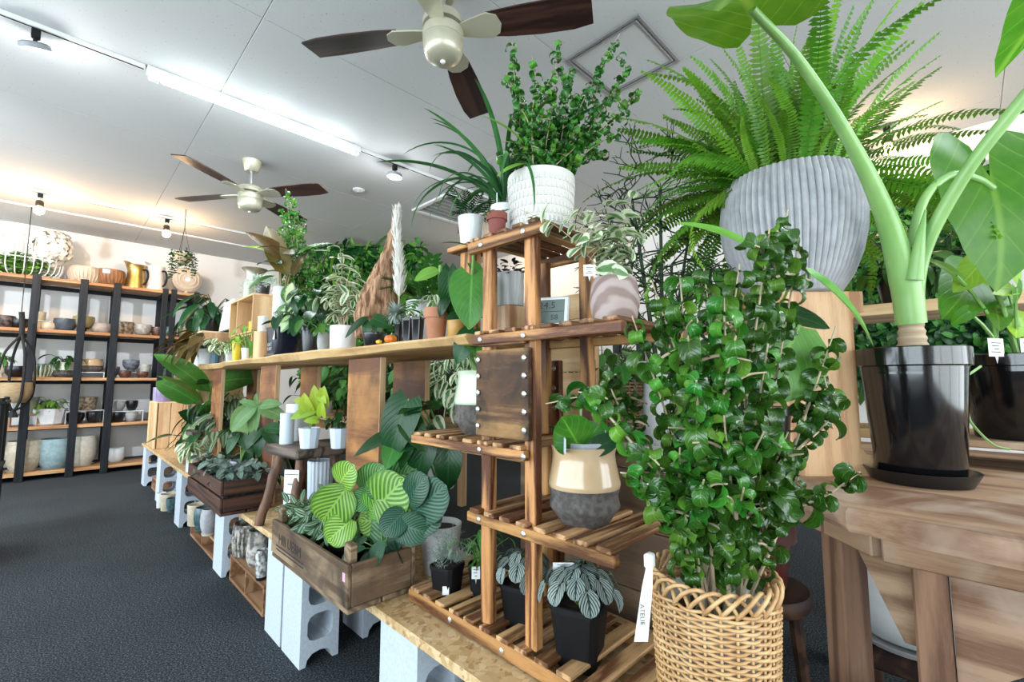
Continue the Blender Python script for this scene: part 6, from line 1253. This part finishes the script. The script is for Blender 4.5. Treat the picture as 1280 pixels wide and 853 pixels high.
# big drooping philodendron beyond the crate
t = thing('drooping_philodendron', 'large dark philodendron with long hanging leaves in a white pot behind the crate', 'potted plant', (.985, 1.34, BT+.001)); pot(t, 'cone', .075, .16, M_whitegl); D = (t.location-_C).dot(_F)
for b, e, me, sw, fc in (((500, 540), (440, 560), kl('lance', L_deep, .3)[0], 1.0, .5), ((505, 520), (490, 590), kl('heart', L_deep, .75, .5, .12)[0], .8, .6), ((510, 500), (480, 575), kl('heart', L_deep, .75, .5, .12)[0], .7, .6), ((495, 555), (482, 582), kl('heart', L_mid, .75, .5, .12)[0], 1.0, .7), ((530, 505), (498, 510), kl('heart', L_deep, .75, .5, .12)[0], .9, .2), ((540, 530), (515, 605), kl('oval', L_deep, .5)[0], .75, .8), ((562, 545), (558, 610), kl('oval', L_deep, .6)[0], .8, .8), ((510, 525), (530, 560), kl('heart', L_deep, .75, .5, .12)[0], .8, .6), ((545, 520), (552, 535), kl('oval', L_vari, .5)[0], .9, .8), ((515, 515), (545, 500), kl('heart', L_deep, .75, .5, .12)[0], 1, .3), ((530, 545), (500, 560), kl('oval', L_deep, .5)[0], .9, .6)):
    dd = D+rnd.uniform(-.06, .04); o = pxleaf(t, me, b, e, dd, dd-.06, fc, sw*1.1); MB().tube(bez((0, 0, .14), (0, 0, max(.25, o.location.z)), o.location, 7), .004, 6).obj('petiole', M_stemg, t)
# ------------------------------------------------------------------ pots on the log stool
def onstool(px_, py_, w, h, kind, mat, name, label, rot=0, soil=True, cat='potted plant'):
    p = wz(px_, py_, SZ); k = mpp(p); r = w*k/2; d = Vector((p.x, p.y, 0)).normalized(); t = thing(name, label, cat, Vector((p.x, p.y, SZ+.001))+d*r*.75); pot(t, kind, r, h*k, mat, None, soil, rot=rot); return t, r, h*k
t, r, h = onstool(386, 562, 27, 25, 'facet', M_bluewhite, 'lime_pothos', 'lime green pothos in a faceted bluish white pot at the front of the log stool'); D = (t.location-_C).dot(_F)
for b, e, sw in (((398, 510), (390, 486), .8), ((404, 505), (402, 487), 1), ((392, 505), (368, 500), .8), ((390, 512), (362, 522), .7), ((385, 515), (378, 496), 1), ((402, 520), (400, 505), .8), ((386, 520), (374, 508), 1), ((396, 525), (382, 526), .9), ((398, 490), (404, 502), .9)): o = pxleaf(t, kl('heart', L_lime, .7)[0], b, e, D-.02, D-.06, .8, sw); MB().tube(bez((0, 0, h*.85), (0, 0, h*1.2), o.location, 5), .002, 5).obj('petiole', M_stemg, t)
t, r, h = onstool(424, 562, 26, 25, 'facet', M_bluewhite, 'dark_creeper', 'dark leafed creeper in a faceted bluish white pot beside the pothos on the stool'); bush(t, h*.9, 18, kl('heart', L_deep, .7), (.03, .08), (20, 85), (.03, .05), (0, 60), stem=M_stemd, sr=.0015)
t, r, h = onstool(358, 556, 17, 38, 'straight', M_bluewhite, 'white_pot', 'tall narrow bluish white pot at the outer edge of the log stool', cat='pot', soil=False); t, r, h = onstool(371, 552, 28, 46, 'straight', M_whitemat, 'white_pot', 'tall white cylinder pot behind the pothos on the log stool', cat='pot', soil=False)
t = thing('fluted_pot', 'pale blue fluted pot standing on the bench under the log stool', 'pot', (.90, 2.16, BT+.001)); n = 16
MB().lathe([(0, 0), (.045, 0), (.048, .01), (.056, .285), (.053, .29), (.047, .24), (0, .23)], 96, fl=lambda a, r, z: r*(1+.03*math.cos(a*20)) if z > .005 else r).obj('pot', M_bluewhite, t, 50)
sg = thing('price_card', 'white card with printed lines and a plant picture leaning on the stool leg', 'sign', (.757, 1.93, BT+.001)); _p = wx(365, 588, .745); sg.location = (.745, _p.y, BT+.001); sg.rotation_euler = (0, 0, .6)
def card(root, w, h): boxpart('card', (0, 0, h/2), (.003, w, h), M_white, root, .0005); [boxpart('print_line', (-.0018, .004*(i % 2), h*(.78-.08*i-(.07 if i else 0))), (.0005, w*(.5-.08*(i % 2)), .004), M_ink, root, .0001) for i in range(4)]; boxpart('frame_line', (-.0018, 0, h*.93), (.0005, w*.9, .003), M_ink, root, .0001); boxpart('picture', (-.0018, -.01, h*.16), (.0005, w*.3, h*.25), plain('print_green', (.06, .12, .05), .7), root, .0001)
card(sg, .07, _p.z-BT)
# ------------------------------------------------------------------ brown crate
t = thing('netted_fittonia', 'low carpet of grey green netted leaves filling the dark brown crate', 'potted plant', (.72, 2.98, BT+.075)); boxpart('soil_tray', (0, 0, .02), (.19, .68, .04), M_soil, t, .004); it = []
for i in range(300): p = Vector((rnd.uniform(-.11, .12), rnd.uniform(-.36, .36), rnd.uniform(.05, .15))); a = rnd.uniform(0, 6.28); it.append((rnd.choice(kl('oval', L_fit, .6)), frame(p, azv(a)+Vector((0, 0, rnd.uniform(-.5, .2))), Vector((rnd.uniform(-.5, .3), rnd.uniform(-.5, .5), 1)), rnd.uniform(.04, .07))))
putleaves(t, it)
def onbench(name, label, px_, py_, X, kind, w, h, mat, z=BT, soil=True, group=None):
    p = wx(px_, py_, X); k = mpp((X, p.y, z)); t = thing(name, label, 'potted plant', (X, p.y, z+.001), 0, group); pot(t, kind, w*k/2, h*k, mat, None, soil); return t, k, w*k/2, h*k
def raised(t, zlift, label):
    b = thing('pot_block', label, 'block', (t.location.x, t.location.y, BT+.001)); boxpart('block', (0, 0, (zlift-.003)/2), (.15, .15, zlift-.003), W_dark, b, .003)
t, k, r, h = onbench('money_tree', 'five fingered pale leafed money tree in a small lilac pot set in the brown crate', 302, 560, .775, 'bowl', 24, 20, PM['purple'], BT+.117); D = (t.location-_C).dot(_F)-.02
M_lpal = leafmat('pale_matte_leaf', (.10, .22, .07), (.26, .40, .18), 'plain', .5, 9, amt=.2); Kp = kl('oval', M_lpal, .36)[0]
for c, ends in (((322, 508), ((283, 536), (300, 500), (318, 495), (345, 502), (355, 520), (310, 545))), ((330, 535), ((300, 560), (345, 555), (355, 535), (318, 570))), ((300, 540), ((280, 565), (312, 565), (285, 545)))):
    for e in ends: pxleaf(t, Kp if c[0] == 322 else kl('oval', L_deep, .36)[0], c, e, D-.12, D-.18+rnd.uniform(-.03, .03), .6, 1.15)
    MB().tube(bez((0, 0, h*.9), (0, 0, h*1.6), loc(t, c[0], c[1], D-.06), 6), .004, 6).obj('petiole', M_stemg, t)
pxleaf(t, kl('oval', leafmat('ribbed_olive_leaf', (.10, .2, .03), (.2, .32, .08), 'plain', .45, 10, amt=.1), .7)[0], (325, 520), (284, 535), D+.04, D+.0, .8, 1.4)
t, k, r, h = onbench('dark_foliage_plant', 'dark glossy foliage plant in a pale grey pot between money tree and stool', 325, 560, .93, 'cone', 22, 24, PM['grey']); bush(t, h*.9, 36, kl('lance', L_deep, .36), (.12, .32), (20, 85), (.13, .2), (0, 60), stem=M_stemd, sr=.003)
t, k, r, h = onbench('cream_variegated_plant', 'cream and pink variegated plant in a black pot with a label, behind money tree', 290, 500, 1.05, 'nursery', 22, 26, M_blackp, BT+.22); raised(t, .22, 'dark wooden block under the cream and pink variegated plant'); bush(t, h*.9, 44, kl('oval', L_vari, .45), (.05, .22), (20, 85), (.09, .14), (0, 60), stem=M_stemg, sr=.003); label_tag(t, (-.1, -.05, h), .05, .14, CAMAZ, stalk=.05, lines=0)
t, k, r, h = onbench('broad_paddle_plant', 'tall plant with broad paddle leaves spreading over the bench far end', 258, 560, .92, 'cone', 24, 22, PM['brown']); D = (t.location-_C).dot(_F)
for b, e, lm, sw, fc in (((262, 490), (205, 437), L_mid, .9, .4), ((248, 505), (200, 470), L_mid, 1.3, .4), ((255, 505), (212, 462), L_light, 1.1, .2), ((265, 480), (308, 466), L_mid, 1.3, .6), ((262, 478), (240, 476), L_deep, 1.2, .5), ((258, 530), (232, 515), L_deep, 1.3, .6), ((255, 525), (228, 545), L_dief, 1.5, .8), ((262, 520), (250, 498), L_mid, 1, .5), ((265, 530), (280, 515), L_light, 1.2, .6)):
    o = pxleaf(t, kl('oval', lm, .42)[0], b, e, D-.05, D-.1+rnd.uniform(-.15, .1), fc, sw); MB().tube(bez((rnd.uniform(-.02, .02), 0, h*.9), (0, 0, max(.3, o.location.z*.8)), o.location, 7), .005, 6).obj('petiole', M_stemg, t)
bush(t, h, 16, kl('lance', L_deep, .35), (.15, .3), (20, 85), (.16, .24), (0, 60), stem=M_stemd, sr=.004)
t, k, r, h = onbench('variegated_pothos', 'white splashed pothos in a slim white pot on the bench edge by the brown crate', 240, 588, .75, 'straight', 14, 23, M_whitegl); bush(t, h*.9, 26, kl('oval', L_vari, .5), (.04, .12), (5, 85), (.07, .11), (10, 70), stem=M_stemg, sr=.002); it = t
t = thing('trailing_plant', 'dark stringy plant with a white pot on the small branch legged stool', 'potted plant', (.87, 4.35, .702)); pot(t, 'bowl', .07, .10, PM['white']); bush(t, .09, 26, kl('lance', L_deep, .25), (.06, .18), (10, 85), (.12, .2), (0, 75), stem=M_stemd, sr=.003)
t = thing('dark_striped_plant', 'dark striped leafed plant in a brown pot beside the small stool', 'potted plant', (.98, 4.0, BT+.001)); pot(t, 'cone', .09, .16, PM['brown']); bush(t, .15, 36, kl('oval', leafmat('dark_banded_leaf', (.02, .06, .025), (.24, .33, .2), 'long', .4, 6, amt=.2), .45), (.15, .38), (20, 85), (.14, .2), (0, 60), stem=M_stemd, sr=.003)
t = thing('terracotta_pot', 'small terracotta pot on the bench beside the small stool leg', 'pot', (.80, 4.62, BT+.001)); pot(t, 'terracotta', .06, .12, M_terra); bush(t, .11, 12, kl('lance', L_deep, .25), (.05, .12), (30, 85), (.08, .14), (0, 60), stem=M_stemd, sr=.002)
# pine box with purple pots at the bench end
pb = thing('pine_box', 'jagged edged pale pine box standing on the far end of the bench', 'box', (.83, 5.86, BT+.001)); 
for i, w in enumerate((-.15, 0, .15)): boxpart('board', (-.0, w, .22), (.016, .147, .44), W_crate, pb, .003); pb.children[-1].location.x = -.11
for i in range(2): boxpart('side_board', (-.045+.1*i, -.218, .22), (.095, .016, .44), W_crate, pb, .003); boxpart('side_board', (-.045+.1*i, .218, .22), (.095, .016, .44), W_crate, pb, .003)
boxpart('lid', (0, 0, .447), (.23, .45, .012), W_cratex, pb, .002)
for i, (x, y, r, h) in enumerate(((-.02, -.1, .085, .15), (-.02, .09, .09, .14), (.03, -.0, .07, .19))):
    t = thing('purple_pot', ['glossy purple pot on the pine box nearest the big leafed plant', 'glossy purple pot on the pine box nearest the rack', 'taller mauve pot behind two purple pots on the pine box'][i], 'pot', (.83+x*(1 if i < 2 else 1.6)+(.03 if i == 2 else -.02), 5.86+y, BT+.4545)); pot(t, 'straight', r*.8, h, PM['purple'], soil=False)
# ------------------------------------------------------------------ beyond the bench: second display table and plants
M_white2 = M_whitemat
rt = thing('display_table', 'plain pine display table behind the bench crowded with plants', 'table', (2.25, 3.2, 0)); boxpart('top', (0, 0, .735), (.75, 4.2, .03), W_cratex, rt, .003)
for sx in (-.33, .33):
    for sy in (-2.0, 0, 2.0): boxpart('leg', (sx, sy, .36), (.06, .06, .72), W_crate, rt, .003)
for i in range(2): boxpart('rail', (-.33+.66*i, 0, .66), (.03, 4.0, .08), W_cratex, rt, .003)
KD = [('oval', L_deep, .5), ('oval', L_mid, .5), ('lance', L_deep, .3), ('oval', L_vari, .45), ('heart', L_mid, .75)]; NMS = [('glossy_leaf_plant', 'glossy dark leafed plant'), ('green_bush', 'mid green bushy plant'), ('narrow_leaf_plant', 'narrow dark leafed plant'), ('cream_edged_plant', 'cream edged bushy plant'), ('heart_leaf_plant', 'heart leafed plant')]
SEEN = ['seen right of the nearest plywood upright', 'between the nearest upright and its rear mate', 'just beyond the nearest upright', 'above the log stool pots', 'behind the lime pothos', 'between the second pair of uprights', 'behind the money tree', 'near the third pair of uprights', 'at the far end of the display table', 'behind the pale green two tone pot', 'behind the driftwood', 'below the shelf middle']
for i in range(14):
    kd, lm, w = KD[(i*3+1) % 5 if i != 1 else 3]; nm, ds = NMS[(i*3+1) % 5 if i != 1 else 3]; row_ = i % 2; y = 1.35+i*.29; x = 2.05+.38*row_; pc = ('white', 'black')[i % 3 == 1]
    t = thing(nm, '%s in %s pot on display table, %s from its near end' % (ds, pc, ORD[i] if i < 11 else ('twelfth', 'thirteenth', 'fourteenth')[i-11]), 'potted plant', (x, y, .751), 0, 'plants on the display table'); r = rnd.uniform(.07, .10); h = r*1.7; pot(t, 'cone', r, h, M_whitegl if pc == 'white' else M_blackp)
    bush(t, h*.9, 95, kl(kd, lm, w), (.08, .46), (10, 88), (.10, .18), (0, 70), stem=M_stemd, sr=.003, cap=290)
# leafy plants massed beyond the shelf
for i, (x, y, hgt, lm, lab) in enumerate(((2.85, 3.9, 1.6, L_mid, 'tall bushy green floor plant in a white pot behind the plank shelf'), (3.3, 5.6, 1.9, L_deep, 'tall dark green floor plant in a white pot near the room corner'), (3.9, 2.6, 1.4, L_deep, 'dark floor plant in a white pot by the wall behind the stand'))):
    t = thing('floor_plant', lab, 'potted plant', (x, y, .001)); pot(t, 'cone', .2, .36, M_whitemat); st_ = []
    for q in range(16): a = q*2.4; R = rnd.uniform(.08, .38); st_.append([Vector((0, 0, .33)), azv(a)*R*.4+Vector((0, 0, hgt*.6)), azv(a)*R+Vector((0, 0, hgt*rnd.uniform(.7, 1.05)))])
    twigs(t, st_, kl('oval', lm, .5), .05, (.11, .17), .2, M_stemb, .007, whorl=2, out=.75, up=.05, cap=290, one=True)
def greenwall(label, p0, p1, nrm, n, L, mats, fr=0, legs=False):
    """leafy panel fixed to a wall; p0,p1 opposite corners"""
    t = thing('green_wall', label, 'green wall', ((p0[0]+p1[0])/2, (p0[1]+p1[1])/2, p0[2])); N_ = Vector(nrm); U = Vector((0, 0, 1)).cross(N_); wv = abs((Vector(p1)-Vector(p0)).dot(U)); hv = p1[2]-p0[2]
    boxpart('backing', N_*-.02+Vector((0, 0, hv/2)), (.02, wv, hv), plain('green_mat', (.01, .03, .012), .9), t, .002, (0, 0, math.atan2(N_.y, N_.x))); it = []
    if legs:
        for q in (-1, 1): MB().tube([U*q*wv*.45+N_*-.02-Vector((0, 0, p0[2]-.001)), U*q*wv*.45+N_*-.02+Vector((0, 0, .02))], .03, 8).obj('leg', M_blackwood, t)
    for i in range(n):
        p = U*rnd.uniform(-wv/2, wv/2)+Vector((0, 0, rnd.uniform(0, hv)))+N_*rnd.uniform(-.005, .09); a = rnd.uniform(0, 6.28); d = U*math.cos(a)+Vector((0, 0, 1))*(math.sin(a)-.2)+N_*rnd.uniform(.1, .9); it.append((rnd.choice(mats), frame(p, d, N_+Vector((0, 0, .6))+azv(a)*.4, rnd.uniform(*L))))
    joinleaves('foliage', it, t)
    for i in range(fr): p = U*rnd.uniform(-wv/2, wv/2)+Vector((0, 0, hv*rnd.uniform(.4, 1)))+N_*.06; d = N_*.8+U*rnd.uniform(-1, 1)+Vector((0, 0, rnd.uniform(-.4, .5))); leafobj(rnd.choice(K_frond), t, frame(p, d, Vector((0, 0, 1)), rnd.uniform(.35, .6)), 'frond')
SMK = kl('small', L_deep, .5)+kl('small', L_mid, .5)+kl('small', L_deep, .7)
greenwall('tall leafy green screen panel reaching the ceiling behind the driftwood', (2.28, 6.02, .7), (3.32, 4.98, 2.86), (-.7071, -.7071, 0), 3000, (.08, .15), SMK+kl('small', L_light, .4), 40, True)
greenwall('leafy green wall panel beside the elephant ear, on the pale wall', (X1-.035, -.75, 1.0), (X1-.035, 1.15, 2.62), (-1, 0, 0), 5200, (.05, .10), SMK)
cm = thing('security_camera', 'small white dome camera with black lens on the far wall', 'camera', (2.45, Y1-.002, 2.5)); MB().lathe([(0, 0), (.07, 0), (.075, .04), (.06, .11), (.03, .14), (0, .145)], 20, M=Matrix.Rotation(PI/2, 4, 'X')).obj('dome', M_white, cm); MB().lathe([(0, .13), (.04, .13), (.035, .16), (0, .165)], 16, M=Matrix.Rotation(PI/2, 4, 'X')).obj('lens', M_glossblack, cm)
# wicker basket and tall white pot with stick plant on the wooden box
BXT = .8555
wk = thing('wicker_basket', 'dark wicker basket on the lid of the wooden box behind the tan pot', 'basket', (1.33, .83, BXT)); wicker(wk, .062, .078, .225, M_wickd, 18, 22, .003, rim=False); bush(wk, .2, 14, kl('oval', L_mid, .6), (.04, .12), (30, 85), (.06, .1), (0, 60), stem=M_stemg, sr=.002)
sk = thing('stick_plant', 'leafless green stick plant in a tall white tapering pot behind the curly ficus', 'potted plant', (1.475, .745, BXT)); pot(sk, 'cone', .098, .29, M_whitemat); DS = (sk.location-_C).dot(_F)
M_stick = plain('dark_green_stick', (.018, .05, .014), .5)
def branch(p, d, L, r, dep, mbs):
    q = p+d*L; m = p.lerp(q, .5)+Vector((rnd.uniform(-.1, .1), rnd.uniform(-.1, .1), rnd.uniform(-.05, .05)))*L; mbs.tube([p, m, q], [r, r*.9, r*.8], 5)
    if dep:
        for i in range(rnd.choice((2, 2, 3))): dd = (d+Vector((rnd.gauss(0, .55), rnd.gauss(0, .55), rnd.gauss(0, .4)))).normalized(); branch(q, dd, L*rnd.uniform(.65, .95), r*.78, dep-1, mbs)
for (x0, y0, x1, y1) in ((830, 450, 825, 235), (815, 450, 790, 250), (800, 450, 770, 290), (845, 450, 860, 300), (835, 450, 840, 330)):
    a, b = loc(sk, x0, y0, DS), loc(sk, x1, y1, DS); a = Vector((a.x*.4, a.y*.4, .25)); pts = [a.lerp(b, i/6) for i in range(7)]; MB().tube(pts, [.009-.0008*i for i in range(7)], 7).obj('stem', M_stick, sk, 60)
    mb = MB()
    for i in range(2, 7):
        for j in range(2): branch(pts[i], Vector((rnd.gauss(0, 1), rnd.gauss(0, 1), rnd.uniform(-.1, .8))).normalized(), rnd.uniform(.06, .1), .0032, 3, mb)
    mb.obj('twigs', M_stick, sk, 180)['kind'] = 'stuff'
bg = thing('clear_bag', 'crumpled clear plastic bag lying on the lid of the wooden box', 'bag', (1.255, .70, BXT)); mb = MB()
for i in range(5): mb.lathe([(0, 0), (.03, .004), (.036, .018), (.022, .034), (0, .036)], 9, (rnd.uniform(-.03, .03), (i-2)*.03, 0), fl=lambda a, r, z: r*(1+.25*math.sin(a*3+z*200)))
mb.obj('film', plain('crumpled_film', (.55, .52, .5), .15, spec=.9), bg, 20)
# ------------------------------------------------------------------ behind the black pot: riser board, young elephant ears, pine wall shelf
rb2 = thing('riser_board', 'low dark plank riser on the back of the teak table carrying a black pot', 'riser', (1.98, -.12, TZ+.001)); boxpart('plank', (0, 0, .065), (.3, .62, .02), W_table, rb2, .003); boxpart('foot', (0, .27, .0275), (.28, .03, .054), W_dark, rb2, .003); boxpart('foot', (0, -.27, .0275), (.28, .03, .054), W_dark, rb2, .003)
ya = thing('young_elephant_ear', 'young elephant ear with thin stalks in a black pot with white labels on the riser', 'potted plant', (1.98, -.10, TZ+.0765)); pot(ya, 'nursery', .13, .24, M_glossblack); DY = (ya.location-_C).dot(_F)
K_y = LM('leaf', L_aloc, 1, .8, .22, .8, .32, .12, .6, .006, 10, 8); K_yl = LM('leaf', leafmat('yellow_green_leaf', (.20, .42, .02), (.4, .6, .1), 'plain', .4, 6, amt=.15, transl=.3), 1, .8, .22, .8, .32, .12, .7, .006, 10, 8)
for b, e, K, sw in (((1225, 330), (1200, 360), K_yl, 1), ((1250, 320), (1290, 350), K_yl, 1), ((1195, 345), (1170, 320), K_y, .6), ((1220, 345), (1205, 375), K_y, .9), ((1245, 360), (1285, 355), K_yl, .8), ((1235, 370), (1262, 400), K_y, 1), ((1255, 385), (1290, 400), K_yl, 1), ((1270, 360), (1275, 385), K_y, 1.1), ((1240, 345), (1260, 330), K_yl, 1), ((1210, 390), (1190, 405), K_y, 1)):
    o = pxleaf(ya, K, b, e, DY+rnd.uniform(-.1, .1), DY-.05, .6, sw); MB().tube(bez((rnd.uniform(-.06, .06), rnd.uniform(-.06, .06), .2), (0, 0, max(.26, o.location.z*.7)), o.location, 7), .0045, 6).obj('petiole', M_petiole, ya)
label_tag(ya, loc(ya, 1247, 455, DY-.06), .066, .05, CAMAZ+.3, stalk=.02, lines=4); label_tag(ya, loc(ya, 1285, 455, DY-.06), .05, .05, CAMAZ+.3, stalk=.02, lines=3)
vn = thing('loose_vine', 'thin pale bare vine hanging in a loop beside the black pot', 'vine', (0, 0, 0)); MB().tube(spline([wd(1226, 458, 1.13), wd(1200, 478, 1.08), (wd(1198, 500, 1.06)), wd(1215, 530, 1.08), wd(1240, 555, 1.13), wd(1262, 562, 1.2)]), .0028, 5).obj('stem', M_petiole, vn)
ws = thing('pine_shelf', 'long pine plank shelf on dark posts behind the black pot', 'shelf', (2.75, .35, 0)); boxpart('plank', (0, 0, 1.40), (.36, 2.6, .05), W_cratex, ws, .003); boxpart('plank', (0, 0, .85), (.36, 2.6, .04), W_cratex, ws, .003)
for sy in (-1.27, 0.1, 1.27): boxpart('post', (-.15, sy, .687), (.04, .05, 1.374), M_blackwood, ws, .003); boxpart('post', (.15, sy, .687), (.04, .05, 1.374), M_blackwood, ws, .003)
for i, (y, kd, lm, w, n, lab, pc) in enumerate(((-.55, 'oval', L_deep, .45, 60, 'dark bushy plant in a black pot on the pine shelf behind young elephant ear', M_blackp), (-.15, 'lance', L_deep, .32, 60, 'long leafed dark plant in a white pot on the pine plank shelf behind the stalks', M_whitegl), (.2, 'oval', L_mid, .4, 70, 'mid green bush in a black pot on the pine plank shelf behind the elephant ear', M_blackp), (.62, 'lance', L_light, .25, 40, 'yellow green spiky plant in a black pot on the pine shelf beside fluted pot', M_blackp), (1.0, 'oval', L_mid, .45, 50, 'leafy plant in a white pot on the pine plank shelf behind the fluted pot', M_whitegl))):
    t = thing('shelf_plant', lab, 'potted plant', (2.72, y, 1.426), 0, 'plants on the pine plank shelf'); pot(t, 'cone', .085, .13, pc); bush(t, .12, n, kl(kd, lm, w), (.05, .3), (10, 88), (.09, .17), (0, 70), stem=M_stemd, sr=.003)
for i, (y, lm, lab, pc) in enumerate(((-.4, L_deep, 'low dark bush in a black pot on the lower pine plank behind the black pot', M_blackp), (.15, L_mid, 'low green bush in a white pot on the lower pine plank behind the pedestal', M_whitegl), (.6, L_deep, 'low glossy bush in a white pot on the lower pine plank beyond the pedestal', M_whitegl))):
    t = thing('shelf_plant', lab, 'potted plant', (2.70, y, .872), 0, 'plants on the lower pine plank'); pot(t, 'cone', .085, .13, pc); bush(t, .12, 60, kl('oval', lm, .5), (.05, .28), (10, 88), (.08, .14), (0, 70), stem=M_stemd, sr=.003)
ob = thing('orange_fruit_ornament', 'tiny orange ball ornament on the pine plank shelf', 'ornament', (2.60, .42, 1.426)); MB().lathe([(0, 0), (.022, .006), (.03, .028), (.022, .05), (0, .056)], 18).obj('ball', M_pump, ob); MB().tube([(0, 0, .052), (0, 0, .066)], .003, 5).obj('stalk', M_stemd, ob)
# ------------------------------------------------------------------ below the table
sd = thing('small_stool', 'small round dark stool under the teak table holding a dark red pot', 'stool', (1.47, .47, .001)); MB().lathe([(0, .46), (.13, .46), (.135, .47), (.135, .49), (.13, .5), (0, .5)], 28).obj('seat', W_dark, sd)
for i in range(4): a = i*PI/2+.5; MB().tube([azv(a)*.09+Vector((0, 0, .462)), azv(a)*.125], [.018, .015], 8).obj('leg', W_dark, sd)
rp = thing('dark_red_pot', 'dark red glazed pot with a flared rim on the small round stool', 'pot', (1.47, .47, .5025)); pot(rp, 'terracotta', .105, .19, plain('oxblood_glaze', (.09, .018, .015), .35, col2=(.13, .03, .025), scale=8), soil=True)
for i, (x, y, r, h, lab, pl2) in enumerate(((1.75, .16, .17, .22, 'large round grey white pot on a dark stool beneath the table', .36), (1.75, -.33, .12, .26, 'pale grey tapering pot on a low dark stool beneath the table end', .28))):
    s2 = thing('low_stool', ['low dark wooden stool under the large round pot beneath the table', 'low dark wooden stool under the tapering pot beneath the table'][i], 'stool', (x, y, .001)); boxpart('seat', (0, 0, pl2-.02), (.34, .3, .04), W_dark, s2, .006)
    for sx in (-1, 1):
        for sy in (-1, 1): boxpart('leg', (sx*.13, sy*.11, (pl2-.042)/2), (.045, .045, pl2-.042), W_dark, s2, .004)
    p2 = thing('grey_pot', lab, 'pot', (x, y, pl2+.003)); saucer(p2, r*.95, .02, PM['white']); pot(p2, 'round' if i == 0 else 'cone', r, h, PM['grey'] if i else PM['white'], soil=True, z=.006)
cl = thing('kraft_paper', 'crumpled kraft paper sheet lying on the carpet under the table', 'paper', (1.45, -.15, .002)); mb = MB(); n = 9
V = [(-.2+.4*i/n, -.25+.5*j/n, .002+.03*abs(math.sin(i*1.7+j*2.3))*math.sin(PI*i/n)*math.sin(PI*j/n)) for i in range(n+1) for j in range(n+1)]; mb.add(V, [(i*(n+1)+j, (i+1)*(n+1)+j, (i+1)*(n+1)+j+1, i*(n+1)+j+1) for i in range(n) for j in range(n)]).obj('sheet', plain('kraft', (.42, .3, .16), .8), cl, 0)
# black trolley at the picture edge
tr = thing('black_trolley', 'black metal trolley frame on castors at the aisle edge by the rack', 'trolley', (-.42, 4.35, 0))
for x in (-.2, .2):
    for y in (-.2, .2): MB().tube([(x, y, .06), (x, y, .98)], .014, 8).obj('post', M_blackmat, tr); o = MB().lathe([(0, -.012), (.026, -.012), (.03, -.006), (.03, .006), (.026, .012), (0, .012)], 18, M=Matrix.Rotation(PI/2, 4, 'X')).obj('castor', M_blackp, tr); o.location = (x, y, .031)
for z in (.1, .55, .95): boxpart('shelf', (0, 0, z), (.44, .44, .02), M_blackmat, tr, .004)
